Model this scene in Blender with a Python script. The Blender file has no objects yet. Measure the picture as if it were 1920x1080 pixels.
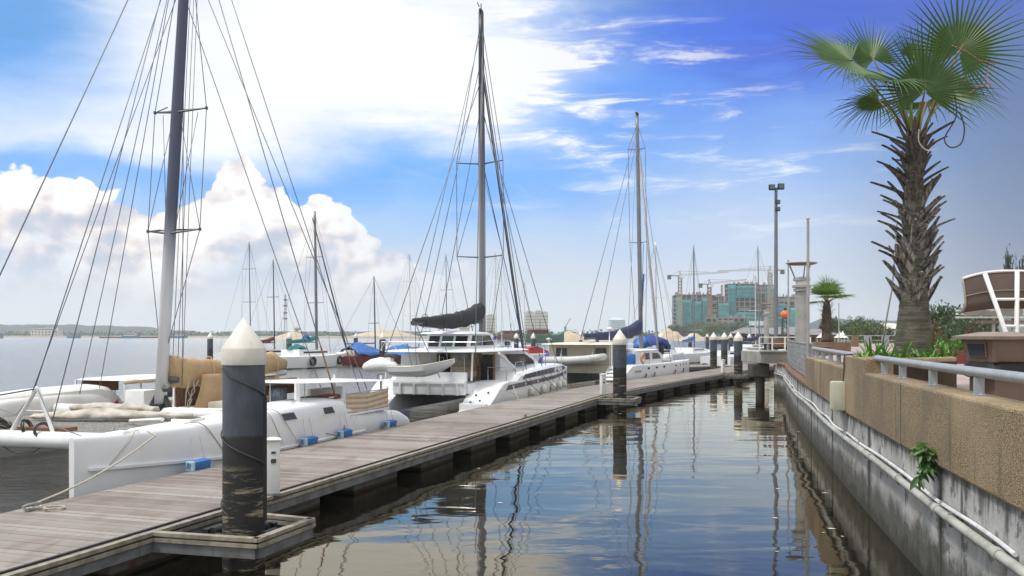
import bpy, bmesh, math, random
from mathutils import Vector, Matrix, noise as mnoise
R = math.radians
random.seed(7)
sc = bpy.context.scene

# ---------------------------------------------------------------- camera
F = 1680.0            # focal length in pixels of the 1920 wide frame
CZ = 2.8              # eye height above the water
HY = 628.0            # horizon row
cam = bpy.data.cameras.new('Camera')
cam.sensor_width = 36.0
cam.lens = F * 36.0 / 1920.0
cam.shift_y = (HY - 540.0) / 1920.0
cam.clip_start = 0.05
cam.clip_end = 20000
camo = bpy.data.objects.new('Camera', cam)
sc.collection.objects.link(camo)
camo.location = (0, 0, CZ)
camo.rotation_euler = (R(90), 0, 0)
sc.camera = camo

# ---------------------------------------------------------------- look
sc.view_settings.view_transform = 'Standard'
sc.view_settings.look = 'None'
sc.view_settings.gamma = 1
sc.view_settings.exposure = 0.17
sc.cycles.use_denoising = True
sc.cycles.max_bounces = 8
sc.cycles.volume_bounces = 1
sc.cycles.caustics_reflective = False
sc.cycles.caustics_refractive = False
sc.cycles.sample_clamp_indirect = 6

def lin(r, g, b):
    def f(x):
        x /= 255.0
        return x / 12.92 if x <= .04045 else ((x + .055) / 1.055) ** 2.4
    return (f(r), f(g), f(b))

class NT:
    """small wrapper to write node trees as expressions"""
    def __init__(s, tree):
        s.t = tree
        tree.nodes.clear()
    def n(s, typ, **kw):
        nd = s.t.nodes.new(typ)
        for k, v in kw.items():
            setattr(nd, k, v)
        return nd
    def put(s, sock, v):
        if v is None:
            return
        if isinstance(v, bpy.types.NodeSocket):
            s.t.links.new(v, sock)
        else:
            if sock.type == 'RGBA' and not isinstance(v, (int, float)) and len(v) == 3:
                v = (*v, 1)
            sock.default_value = v
    def m(s, op, a, b=None, c=None, clamp=False):
        nd = s.n('ShaderNodeMath', operation=op)
        nd.use_clamp = clamp
        s.put(nd.inputs[0], a)
        s.put(nd.inputs[1], b)
        s.put(nd.inputs[2], c)
        return nd.outputs[0]
    def mix(s, f, a, b, mode='MIX'):
        nd = s.n('ShaderNodeMix', data_type='RGBA', blend_type=mode)
        s.put(nd.inputs[0], f)
        s.put(nd.inputs[6], a)
        s.put(nd.inputs[7], b)
        return nd.outputs[2]
    def sstep(s, x, lo, hi, a=0.0, b=1.0):
        nd = s.n('ShaderNodeMapRange', interpolation_type='SMOOTHSTEP')
        s.put(nd.inputs[0], x)
        for i, v in enumerate((lo, hi, a, b)):
            s.put(nd.inputs[i + 1], v)
        return nd.outputs[0]
    def ramp(s, x, stops, interp='LINEAR'):
        nd = s.n('ShaderNodeValToRGB')
        cr = nd.color_ramp
        cr.interpolation = interp
        while len(cr.elements) < len(stops):
            cr.elements.new(0.5)
        for e, (p, c) in zip(cr.elements, stops):
            e.position = p
            e.color = (*c, 1) if not isinstance(c, (int, float)) else (c, c, c, 1)
        s.put(nd.inputs[0], x)
        return nd.outputs[0]
    def xyz(s, x, y, z):
        nd = s.n('ShaderNodeCombineXYZ')
        for i, v in enumerate((x, y, z)):
            s.put(nd.inputs[i], v)
        return nd.outputs[0]
    def noise(s, vec, scale, detail=4, rough=.5, dist=0.0, out=0):
        nd = s.n('ShaderNodeTexNoise')
        s.put(nd.inputs['Vector'], vec)
        nd.inputs['Scale'].default_value = scale
        nd.inputs['Detail'].default_value = detail
        nd.inputs['Roughness'].default_value = rough
        nd.inputs['Distortion'].default_value = dist
        return nd.outputs[out]
    def mapping(s, vec, scale=(1, 1, 1), loc=(0, 0, 0), rot=(0, 0, 0)):
        nd = s.n('ShaderNodeMapping')
        s.put(nd.inputs[0], vec)
        nd.inputs['Scale'].default_value = scale
        nd.inputs['Location'].default_value = loc
        nd.inputs['Rotation'].default_value = rot
        return nd.outputs[0]

# ---------------------------------------------------------------- sky
SUN_EL, SUN_AZ = 62.0, -112.0      # azimuth from +Y, negative = to the left
world = bpy.data.worlds.new('World')
sc.world = world
world.use_nodes = True
W = NT(world.node_tree)
geo = W.n('ShaderNodeTexCoord').outputs['Generated']
sep = W.n('ShaderNodeSeparateXYZ'); W.put(sep.inputs[0], geo)
dx, dy, dz = sep.outputs
az = W.m('ARCTAN2', dx, dy)
hor = W.m('SQRT', W.m('ADD', W.m('MULTIPLY', dx, dx), W.m('MULTIPLY', dy, dy)))
el = W.m('DIVIDE', dz, W.m('MAXIMUM', hor, .02))
el = W.m('MINIMUM', W.m('MAXIMUM', el, 0.0), 3.0)
sky = W.n('ShaderNodeTexSky', sky_type='NISHITA')
sky.sun_disc = False
sky.sun_elevation = R(SUN_EL)
sky.sun_rotation = R(SUN_AZ)
sky.air_density = 1.6
sky.dust_density = 2.0
sky.ozone_density = 3.0
def U(px): return math.atan((px - 960.0) / F)
def V(py, px=960): return (HY - py) / F * math.cos(U(px))
# wind-blown coordinates for the thin cloud
wv = W.xyz(W.m('MULTIPLY', az, 2.0), W.m('MULTIPLY', el, 5.0), 0.0)
n1 = W.noise(wv, 2.2, 5, .55, .6)
n2 = W.noise(W.mapping(wv, loc=(7.3, 2.1, 0)), 2.6, 5, .55, .4)
n3 = W.noise(W.mapping(wv, loc=(3.3, 9.1, 0), scale=(.8, 1.7, 1)), 5.0, 7, .62, .5)
azw = W.m('ADD', az, W.m('MULTIPLY', W.m('SUBTRACT', n1, .5), .22))
elw = W.m('ADD', el, W.m('MULTIPLY', W.m('SUBTRACT', n2, .5), .10))
def blob(px, py, wx, wy, x=azw, y=elw):
    a = W.m('DIVIDE', W.m('SUBTRACT', x, U(px)), wx / F)
    b = W.m('DIVIDE', W.m('SUBTRACT', y, V(py, px)), wy / F)
    q = W.m('ADD', W.m('MULTIPLY', a, a), W.m('MULTIPLY', b, b))
    return W.m('EXPONENT', W.m('MULTIPLY', q, -1.0))
def L(*c): return lin(*c)
E8 = W.m('MULTIPLY', elw, 1.0 / .8)
right = W.ramp(E8, [(0, L(210, 219, 234)), (.06, L(202, 214, 234)), (.15, L(182, 203, 236)), (.24, L(132, 176, 240)),
                    (.33, L(82, 138, 238)), (.42, L(46, 98, 226)), (.47, L(70, 104, 200)), (.53, L(190, 196, 210)), (1.0, L(238, 240, 242))])
left = W.ramp(E8, [(0, L(208, 216, 228)), (.08, L(200, 212, 231)), (.15, L(158, 198, 244)), (.21, L(88, 168, 250)),
                   (.32, L(84, 166, 250)), (.42, L(84, 158, 232)), (.5, L(110, 170, 230)), (.6, L(205, 211, 220)), (1.0, L(240, 241, 243))])
base = W.mix(W.sstep(azw, U(820), U(1420)), left, right)
# thin bright veil, high on the left and centre, with ragged streaks to the right of it
veil = W.m('ADD', blob(540, 40, 445, 190), blob(170, 215, 280, 68))
veil = W.m('ADD', veil, W.m('MULTIPLY', blob(890, 180, 170, 110), .45))
veil = W.m('ADD', veil, W.m('MULTIPLY', blob(1090, 140, 260, 90), W.sstep(n3, .42, .75, 0, 1.0)))
veil = W.m('ADD', veil, W.m('MULTIPLY', blob(1380, 340, 480, 140), W.sstep(n3, .44, .74, 0, .55)))
veil = W.m('ADD', veil, W.m('MULTIPLY', blob(1250, 150, 330, 110), W.sstep(n3, .5, .74, 0, .5)))
veil = W.m('MULTIPLY', veil, W.sstep(n3, .1, .55, .8, 1.15))
veil = W.sstep(veil, .06, .86)
veil = W.m('MULTIPLY', veil, W.m('SUBTRACT', 1.0, W.m('MULTIPLY', blob(10, 50, 190, 160), .95)))
cloudy = W.mix(veil, base, L(252, 253, 255))
# darker bank at the upper right
bank = W.m('MULTIPLY', blob(1660, 70, 380, 110), W.sstep(n3, .30, .62, .15, .75))
cloudy = W.mix(bank, cloudy, L(32, 74, 200))
cloudy = W.mix(W.m('MULTIPLY', blob(10, 20, 200, 110), W.sstep(n3, .3, .6, .2, .8)), cloudy, L(84, 150, 214))
# cumulus along the lower left: a billowing upper edge, shaded from the lit side
cw = W.xyz(W.m('MULTIPLY', az, 1.0), W.m('MULTIPLY', el, 1.25), 0.0)
def billow(vec, scale):
    a = W.noise(vec, scale, 9, .62)
    vo = W.n('ShaderNodeTexVoronoi', feature='SMOOTH_F1')
    W.put(vo.inputs['Vector'], W.n('ShaderNodeVectorMath', operation='ADD').outputs[0])
    ad = vo.inputs['Vector'].links[0].from_node
    W.put(ad.inputs[0], vec)
    sc_ = W.n('ShaderNodeVectorMath', operation='SCALE')
    W.put(sc_.inputs[0], W.noise(vec, scale * 1.4, 3, .5, out=1)); sc_.inputs['Scale'].default_value = .05
    W.put(ad.inputs[1], sc_.outputs[0])
    vo.inputs['Scale'].default_value = scale * 1.9
    vo.inputs['Smoothness'].default_value = .6
    vo2 = W.n('ShaderNodeTexVoronoi', feature='SMOOTH_F1')
    W.put(vo2.inputs['Vector'], ad.outputs[0]); vo2.inputs['Scale'].default_value = scale * 4.6; vo2.inputs['Smoothness'].default_value = .5
    return W.m('SUBTRACT', W.m('ADD', a, .55), W.m('ADD', W.m('MULTIPLY', vo.outputs['Distance'], .55), W.m('MULTIPLY', vo2.outputs['Distance'], .3)))
b0 = billow(cw, 13.0)
b1 = billow(W.mapping(cw, loc=(.008, -.010, 0)), 13.0)
tp = [(-60, 300), (60, 318), (150, 330), (235, 372), (300, 402), (370, 372), (420, 320), (455, 296), (505, 330), (560, 384),
      (605, 362), (650, 392), (700, 440), (790, 500), (950, 505), (1150, 540)]
a0, a1 = U(-60), U(1150)
prof = W.ramp(W.m('DIVIDE', W.m('SUBTRACT', az, a0), a1 - a0), [((U(x) - a0) / (a1 - a0), V(y, x)) for x, y in tp])
dens = W.m('SUBTRACT', W.m('ADD', prof, W.m('MULTIPLY', W.m('SUBTRACT', b0, .62), .070)), el)
cm = W.sstep(dens, -.001, .005)
cm = W.m('MULTIPLY', cm, W.sstep(az, U(1000), U(560)))
cm = W.m('MULTIPLY', cm, W.sstep(az, U(-700), U(-300)))
soft = W.m('SUBTRACT', W.noise(cw, 9.0, 5, .5), W.noise(W.mapping(cw, loc=(.012, -.016, 0)), 9.0, 5, .5))
relief = W.m('ADD', W.m('MULTIPLY', W.m('SUBTRACT', b0, b1), .45), W.m('MULTIPLY', soft, 1.5))
lit = W.sstep(W.m('ADD', W.m('MULTIPLY', relief, 2.9), W.sstep(dens, .0, .09, .40, -.02)), -.46, .50)
ccol = W.ramp(lit, [(0, L(184, 192, 211)), (.3, L(206, 206, 218)), (.62, L(236, 226, 226)), (1, L(255, 253, 252))])
fadec = W.sstep(dens, .045, .14, 1.0, .15)
cloudy = W.mix(W.m('MULTIPLY', cm, fadec), cloudy, ccol)
# air light towards the horizon
cloudy = W.mix(W.sstep(el, .085, .0, 0, .8), cloudy, L(212, 221, 232))
cloudy = W.mix(W.m('MULTIPLY', W.sstep(az, U(1450), U(1960)), W.sstep(el, .42, .25, 0, .88)), cloudy, L(74, 98, 142))
behind = W.m('MULTIPLY', W.sstep(W.m('ABSOLUTE', az), .75, 1.5), 1.0)  # unseen sky behind the camera, whitened as added fill light
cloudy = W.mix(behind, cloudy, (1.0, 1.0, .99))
cloudy = W.mix(W.sstep(el, .9, 2.0), cloudy, (1.7, 1.69, 1.65))  # sky overhead, above the view, brightened as added fill light
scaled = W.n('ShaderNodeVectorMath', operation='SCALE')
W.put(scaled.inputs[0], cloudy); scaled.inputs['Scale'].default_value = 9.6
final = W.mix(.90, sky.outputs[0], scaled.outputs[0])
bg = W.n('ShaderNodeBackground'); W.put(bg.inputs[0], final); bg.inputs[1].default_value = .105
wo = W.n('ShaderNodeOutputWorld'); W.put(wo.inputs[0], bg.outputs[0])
world.cycles_visibility.camera = True
world.cycles.sampling_method = 'MANUAL'
world.cycles.sample_map_resolution = 256

# ---------------------------------------------------------------- sun behind thin cloud
sl = bpy.data.lights.new('Sun', 'SUN')
sl.energy = 2.5
sl.angle = R(7)
sl.color = (1.0, .965, .91)
so = bpy.data.objects.new('Sun', sl)
sc.collection.objects.link(so)
se, sa = R(SUN_EL), R(SUN_AZ)
sd = Vector((math.cos(se) * math.sin(sa), math.cos(se) * math.cos(sa), math.sin(se)))
so.rotation_euler = sd.to_track_quat('Z', 'Y').to_euler()
so.location = sd * 200

# ---------------------------------------------------------------- helpers
def P(px, py, Y):
    return Vector(((px - 960.0) / F * Y, Y, CZ - (py - HY) / F * Y))
def G(px, py, z):
    Y = (CZ - z) * F / (py - HY)
    return Vector(((px - 960.0) / F * Y, Y, z))

class MB:
    """collects shapes into one mesh"""
    def __init__(s):
        s.v, s.f = [], []
    def add(s, vs, fs):
        b = len(s.v)
        s.v.extend([tuple(v) for v in vs])
        s.f.extend([tuple(i + b for i in f) for f in fs])
        return s
    def box(s, c, size, rz=0.0, rot=None, bev=0.0):
        hx, hy, hz = size[0] / 2, size[1] / 2, size[2] / 2
        if bev > 0:
            bm = bmesh.new()
            bmesh.ops.create_cube(bm, size=1)
            for v in bm.verts:
                v.co = Vector((v.co.x * size[0], v.co.y * size[1], v.co.z * size[2]))
            bmesh.ops.bevel(bm, geom=bm.edges[:], offset=bev, segments=2, affect='EDGES', profile=.6)
            bm.verts.index_update()
            vs = [v.co.copy() for v in bm.verts]
            fs = [[v.index for v in f.verts] for f in bm.faces]
            bm.free()
        else:
            vs = [Vector((x, y, z)) for z in (-hz, hz) for y in (-hy, hy) for x in (-hx, hx)]
            fs = [(0, 2, 3, 1), (4, 5, 7, 6), (0, 1, 5, 4), (2, 6, 7, 3), (0, 4, 6, 2), (1, 3, 7, 5)]
        m = rot if rot is not None else Matrix.Rotation(rz, 3, 'Z')
        c = Vector(c)
        return s.add([m @ v + c for v in vs], fs)
    def tube(s, pts, r, n=8, cap=True, sq=1.0):
        pts = [Vector(p) for p in pts]
        rs = r if isinstance(r, (list, tuple)) else [r] * len(pts)
        rings = []
        up = None
        for i, p in enumerate(pts):
            a = pts[max(i - 1, 0)]; b = pts[min(i + 1, len(pts) - 1)]
            d = (b - a)
            if d.length < 1e-9: d = Vector((0, 0, 1))
            d.normalize()
            if up is None:
                up = Vector((0, 0, 1)) if abs(d.z) < .9 else Vector((0, 1, 0))
            e1 = d.cross(up)
            if e1.length < 1e-6: e1 = d.cross(Vector((1, 0, 0)))
            e1.normalize(); e2 = e1.cross(d).normalized()
            up = e2
            rings.append([p + e1 * math.cos(2 * math.pi * k / n) * rs[i] + e2 * math.sin(2 * math.pi * k / n) * rs[i] * sq for k in range(n)])
        return s.loft(rings, cap)
    def loft(s, rings, cap=True, closed=True):
        b = len(s.v); n = len(rings[0])
        for r_ in rings: s.v.extend([tuple(p) for p in r_])
        for i in range(len(rings) - 1):
            for k in range(n if closed else n - 1):
                k2 = (k + 1) % n
                s.f.append((b + i * n + k, b + i * n + k2, b + (i + 1) * n + k2, b + (i + 1) * n + k))
        if cap and closed:
            s.f.append(tuple(b + k for k in reversed(range(n))))
            s.f.append(tuple(b + (len(rings) - 1) * n + k for k in range(n)))
        return s
    def lathe(s, prof, c=(0, 0, 0), n=20, cap=True):
        c = Vector(c)
        rings = [[c + Vector((r * math.cos(2 * math.pi * k / n), r * math.sin(2 * math.pi * k / n), z)) for k in range(n)] for r, z in prof]
        return s.loft(rings, cap)
    def prism(s, poly, axis, a, b):
        """2-D polygon pushed from a to b along axis ('x','y','z'); polygon holds the other two coordinates in order"""
        def mk(u, w, t):
            return {'x': (t, u, w), 'y': (u, t, w), 'z': (u, w, t)}[axis]
        n = len(poly)
        vs = [mk(u, w, a) for u, w in poly] + [mk(u, w, b) for u, w in poly]
        fs = [tuple(reversed(range(n))), tuple(range(n, 2 * n))]
        fs += [(k, (k + 1) % n, n + (k + 1) % n, n + k) for k in range(n)]
        return s.add(vs, fs)
    def slab(s, quad, th):
        """a sheet of four or more points given a thickness along its normal"""
        q = [Vector(p) for p in quad]
        nrm = (q[1] - q[0]).cross(q[2] - q[1]).normalized() * th
        n = len(q)
        vs = q + [p + nrm for p in q]
        fs = [tuple(reversed(range(n))), tuple(range(n, 2 * n))] + [(k, (k + 1) % n, n + (k + 1) % n, n + k) for k in range(n)]
        return s.add(vs, fs)
    def quad(s, *q):
        return s.add(q, [tuple(range(len(q)))])
    def grid(s, fn, nu, nv):
        vs = [fn(i / nu, j / nv) for j in range(nv + 1) for i in range(nu + 1)]
        fs = [(j * (nu + 1) + i, j * (nu + 1) + i + 1, (j + 1) * (nu + 1) + i + 1, (j + 1) * (nu + 1) + i) for j in range(nv) for i in range(nu)]
        return s.add(vs, fs)
    def build(s, name, mat, parent=None, smooth=None, fix=True, loc=None, rz=None):
        me = bpy.data.meshes.new(name)
        me.from_pydata(s.v, [], s.f)
        if fix:
            bm = bmesh.new(); bm.from_mesh(me)
            bmesh.ops.recalc_face_normals(bm, faces=bm.faces)
            bm.to_mesh(me); bm.free()
        me.update()
        me.materials.append(mat)
        if smooth is not None:
            me.polygons.foreach_set('use_smooth', [True] * len(me.polygons))
            if smooth > 0:
                me.set_sharp_from_angle(angle=R(smooth))
        o = bpy.data.objects.new(name, me)
        sc.collection.objects.link(o)
        if parent is not None: o.parent = parent
        if loc is not None: o.location = loc
        if rz is not None: o.rotation_euler.z = rz
        return o

def tag(o, label, cat, group=None):
    o['label'] = label; o['category'] = cat
    if group: o['group'] = group
    return o
def thing(name, label, cat, loc=(0, 0, 0), rz=0.0, group=None):
    o = bpy.data.objects.new(name, None)
    o.empty_display_size = .1
    sc.collection.objects.link(o)
    o.location = loc; o.rotation_euler.z = rz
    return tag(o, label, cat, group)
def each(name, mat, parent, shapes, smooth=None):
    for sh in shapes: sh.build(name, mat, parent, smooth)
def struct(o, kind='structure'):
    o['kind'] = kind
    return o
def dup(root, loc, rz=None, label=None, group=None, scale=None):
    c = root.copy(); sc.collection.objects.link(c)
    c.location = loc
    if rz is not None: c.rotation_euler.z = rz
    if scale is not None: c.scale = (scale,) * 3 if isinstance(scale, (int, float)) else scale
    if label: c['label'] = label
    if group: c['group'] = group
    def kids(a, b):
        for ch in list(a.children):
            d = ch.copy(); sc.collection.objects.link(d); d.parent = b
            kids(ch, d)
    kids(root, c)
    return c

# ---------------------------------------------------------------- materials
MATS = {}
def newmat(name):
    m = bpy.data.materials.new(name); m.use_nodes = True
    t = NT(m.node_tree)
    p = t.n('ShaderNodeBsdfPrincipled'); o = t.n('ShaderNodeOutputMaterial')
    t.put(o.inputs[0], p.outputs[0])
    MATS[name] = m
    return m, t, p
def obco(t): return t.n('ShaderNodeTexCoord').outputs['Object']
def bump(t, p, h, strength, dist):
    b = t.n('ShaderNodeBump'); b.inputs['Strength'].default_value = strength; b.inputs['Distance'].default_value = dist
    t.put(b.inputs['Height'], h); t.put(p.inputs['Normal'], b.outputs[0])
def M(name, col, rough=.6, metal=0.0, col2=None, scale=3.0, amt=.8, bumps=0.0, bscale=40.0, streak=None, spec=.5, stretch=(1, 1, 1)):
    """base colour that drifts to col2 in soft patches; optional streaks running down; optional fine bump"""
    m, t, p = newmat(name)
    co = t.mapping(obco(t), scale=stretch)
    col2 = col2 or tuple(x * .78 for x in col)
    n = t.noise(co, scale, 6, .6)
    c = t.mix(t.m('MULTIPLY', t.sstep(n, .36, .68), amt), col, col2)
    if streak:
        sco = t.mapping(obco(t), scale=(9, 9, .7))
        c = t.mix(t.m('MULTIPLY', t.sstep(t.noise(sco, 1.2, 5, .65), .55, .78), streak[1]), c, streak[0])
    t.put(p.inputs['Base Color'], c)
    p.inputs['Metallic'].default_value = metal
    t.put(p.inputs['Roughness'], t.m('ADD', t.m('MULTIPLY', n, .25), rough - .12, clamp=True))
    p.inputs['Specular IOR Level'].default_value = spec
    if bumps: bump(t, p, t.noise(co, bscale, 4, .6), bumps, .01)
    return m
gel = M('gelcoat', (.74, .755, .78), .3, col2=(.62, .63, .64), scale=.9, amt=.5, streak=((.50, .47, .41), .25))
gel_old = M('weathered_gelcoat', (.70, .70, .69), .42, col2=(.52, .51, .48), scale=1.7, amt=.55, streak=((.36, .33, .27), .35))
cream = M('cream_paint', (.62, .58, .48), .5, col2=(.50, .45, .36), scale=2.5, amt=.6, streak=((.3, .24, .17), .3))
deckw = M('white_deck', (.72, .73, .73), .55, col2=(.58, .57, .54), scale=2.2, amt=.6, bumps=.15, bscale=120)
capm = M('pile_cap_plastic', (.66, .64, .585), .5, col2=(.52, .49, .42), scale=2.2, amt=.7, streak=((.26, .22, .16), .5), bumps=.12, bscale=30)
tan = M('tan_canvas', (.46, .32, .18), .9, col2=(.36, .24, .13), scale=2.6, amt=.8, bumps=.5, bscale=14)
beige = M('beige_canvas', (.52, .42, .31), .9, col2=(.42, .33, .24), scale=3, amt=.7, bumps=.4, bscale=18)
pale_can = M('pale_canvas', (.48, .45, .40), .9, col2=(.30, .27, .22), scale=4, amt=.9, bumps=.8, bscale=9)
black_can = M('black_canvas', (.018, .019, .022), .8, col2=(.035, .036, .04), scale=4, bumps=.5, bscale=12)
navy_can = M('navy_canvas', (.020, .026, .085), .8, col2=(.030, .036, .10), scale=4, bumps=.5, bscale=12)
blue_tarp = M('blue_tarp', (.02, .14, .44), .5, col2=(.012, .07, .26), scale=3, bumps=.7, bscale=9)
royal = M('royal_blue_cloth', (.022, .045, .28), .7, col2=(.016, .03, .17), scale=4, bumps=.5, bscale=12)
teal_can = M('teal_canvas', (.03, .22, .22), .8, col2=(.02, .15, .16), scale=4)
fender_blue = M('fender_blue', (.025, .13, .38), .7, col2=(.05, .17, .42), scale=9, bumps=.2)
white_p = M('white_paint', (.75, .755, .76), .4, col2=(.6, .6, .58), scale=3, amt=.6)
fend_w = M('fender_vinyl', (.66, .65, .56), .45, col2=(.45, .44, .32), scale=5, amt=.7)
alu = M('mast_alloy', (.20, .21, .23), .4, metal=.3, col2=(.14, .15, .17), scale=2)
alu_dk = M('dark_mast', (.10, .105, .12), .4, metal=.4, col2=(.06, .065, .075), scale=2)
alu_w = M('white_mast', (.66, .67, .69), .35, col2=(.5, .5, .52), scale=2)
galv = M('galvanised_steel', (.34, .35, .36), .5, metal=.5, col2=(.20, .21, .22), scale=5, amt=.9, streak=((.12, .10, .08), .35))
stain = M('stainless_tube', (.60, .61, .62), .25, metal=.9, col2=(.5, .5, .5))
wire = M('steel_wire', (.17, .18, .20), .45, metal=.35)
black = M('black_rubber', (.015, .015, .016), .6)
dkgrey = M('dark_fitting', (.05, .052, .055), .5, col2=(.08, .08, .08))
rope_w = M('pale_rope', (.48, .45, .38), .9, col2=(.36, .33, .27), scale=30, bumps=.6, bscale=90)
rope_d = M('dark_rope', (.04, .04, .042), .85, col2=(.08, .08, .08), scale=30, bumps=.6, bscale=90)
brown_w = M('brown_wood', (.20, .095, .035), .5, col2=(.13, .06, .025), scale=3, stretch=(1, 1, 8), amt=.9)
maroon = M('maroon_paint', (.16, .022, .02), .5, col2=(.10, .018, .016))
red_p = M('red_paint', (.42, .035, .03), .45, col2=(.3, .03, .025))
green_h = M('green_ship_paint', (.03, .14, .08), .5, col2=(.05, .11, .07), scale=.3, streak=((.18, .07, .03), .4))
blue_ship = M('blue_ship_paint', (.06, .19, .30), .5, col2=(.09, .2, .27), scale=.3)
rust = M('rusty_steel', (.15, .07, .045), .8, col2=(.09, .05, .04), scale=.3)
orange = M('orange_paint', (.75, .12, .015), .4, col2=(.6, .09, .01))
black_bag = M('bin_liner', (.008, .008, .008), .55, spec=.25, col2=(.02, .02, .02), bumps=.9, bscale=16)
binm = M('bin_plastic', (.155, .105, .075), .65, col2=(.13, .085, .06), scale=3, amt=.7, bumps=.25, bscale=160)
bin_lid = M('bin_lid_plastic', (.20, .155, .125), .65, col2=(.26, .21, .18), scale=6, amt=.7, bumps=.25, bscale=160)
canopy_b = M('brown_canopy_fabric', (.105, .075, .062), .85, col2=(.085, .06, .05), scale=1.6, bumps=.2, bscale=20)
stonew = M('brown_stone', (.22, .13, .085), .85, col2=(.15, .09, .06), scale=5, bumps=.6, bscale=30)
paving = M('pink_paving', (.34, .27, .25), .85, col2=(.25, .20, .19), scale=1.3, bumps=.3, bscale=60)
railp = M('grey_rail_paint', (.30, .32, .34), .36, col2=(.23, .245, .26), scale=2.5, amt=.7, streak=((.2, .18, .15), .15))
pvc = M('pale_pvc', (.42, .42, .38), .5, col2=(.24, .24, .21), scale=2.5, amt=.9, bumps=.1)
pvc_w = M('white_conduit', (.66, .67, .68), .45, col2=(.44, .44, .43), scale=4, amt=.8)
boxm = M('junction_box_plastic', (.52, .52, .41), .5, col2=(.42, .42, .32), scale=4, amt=.6)
soil = M('soil', (.05, .035, .025), .95, bumps=.8, bscale=25)
conc = M('plain_concrete', (.36, .35, .32), .85, col2=(.22, .21, .19), scale=1.2, amt=.9, bumps=.4, bscale=40, streak=((.08, .075, .065), .6))
conc_dk = M('wet_concrete', (.06, .055, .045), .6, col2=(.03, .03, .022), scale=2, bumps=.6, bscale=30)
steel_c = M('lamp_column_steel', (.36, .36, .35), .5, metal=.2, col2=(.26, .26, .25), scale=2, streak=((.16, .14, .11), .35))
lamp_disc = M('lamp_disc_underside', (.30, .22, .15), .6, col2=(.22, .16, .11))
sandm = M('sand_heap', (.46, .38, .28), .95, col2=(.36, .29, .21), scale=.06, bumps=.5, bscale=1.5)
shore_m = M('shore_sand', (.30, .255, .20), .95, col2=(.2, .19, .14), scale=.02)
scrub = M('scrubland', (.07, .09, .045), .95, col2=(.16, .14, .09), scale=.02)
hill_m = M('hill_forest', (.028, .045, .052), .95, col2=(.036, .056, .056), scale=.03, bumps=.8, bscale=.4)
def net_mat(name, c1, c2):
    m, t, p = newmat(name)
    co = obco(t); s_ = t.n('ShaderNodeSeparateXYZ'); t.put(s_.inputs[0], co)
    n = t.noise(co, .16, 5, .6)
    c = t.mix(t.sstep(n, .35, .65), c1, c2)
    fl = t.m('ABSOLUTE', t.m('SUBTRACT', t.m('FRACT', t.m('DIVIDE', s_.outputs[2], 3.1)), .5))
    c = t.mix(t.m('MULTIPLY', t.sstep(fl, .40, .47), .55), c, (.03, .09, .11))
    bay = t.m('ABSOLUTE', t.m('SUBTRACT', t.m('FRACT', t.m('DIVIDE', s_.outputs[0], 2.6)), .5))
    c = t.mix(t.m('MULTIPLY', t.sstep(bay, .43, .48), .3), c, (.03, .10, .12))
    c = t.mix(t.m('MULTIPLY', t.sstep(t.noise(t.mapping(co, scale=(1, 1, .5)), .35, 4, .7), .55, .68), .55), c, (.05, .11, .14))
    t.put(p.inputs['Base Color'], c); p.inputs['Roughness'].default_value = .8
    return m
netm = net_mat('teal_netting', (.03, .26, .27), (.025, .16, .20))
net_lt = net_mat('light_teal_netting', (.07, .36, .34), (.04, .26, .27))
bconc = M('raw_building_concrete', (.28, .26, .26), .9, col2=(.2, .19, .2), scale=.2)
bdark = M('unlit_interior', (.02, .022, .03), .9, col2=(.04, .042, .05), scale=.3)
tower_w = M('tower_render', (.60, .57, .52), .8, col2=(.5, .48, .45), scale=.1)
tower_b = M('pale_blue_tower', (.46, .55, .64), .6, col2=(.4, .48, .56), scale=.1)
crane_y = M('crane_paint', (.32, .29, .22), .7, col2=(.26, .23, .17))
roof_g = M('grey_roof', (.20, .20, .21), .8, col2=(.14, .14, .15), scale=.5)
redtile = M('rust_red_roof', (.24, .08, .05), .8, col2=(.18, .06, .04))
sign_w = M('white_sign', (.75, .76, .77), .5)
leaf_d = M('dark_leaves', (.030, .062, .022), .6, col2=(.018, .04, .016), scale=.8)
leaf_m = M('green_leaves', (.055, .11, .03), .6, col2=(.035, .075, .022), scale=.8)
leaf_y = M('yellow_green_leaves', (.16, .17, .03), .6, col2=(.09, .12, .025), scale=.8)
leaf_r = M('red_leaves', (.22, .03, .02), .6, col2=(.10, .02, .02), scale=.8)
bark = M('bark', (.10, .075, .055), .9, col2=(.06, .045, .035), bumps=.6)

def glass_mat(name, col, rough=.06):
    m, t, p = newmat(name)
    n = t.noise(obco(t), 1.2, 3)
    t.put(p.inputs['Base Color'], t.mix(n, col, tuple(x * .6 for x in col)))
    p.inputs['Roughness'].default_value = rough
    p.inputs['Specular IOR Level'].default_value = .6
    return m
glass = glass_mat('dark_glass', (.012, .015, .02))
glass_b = glass_mat('grey_window', (.055, .065, .085), .12)
glass_g = glass_mat('green_glass', (.08, .13, .13), .1)

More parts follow.
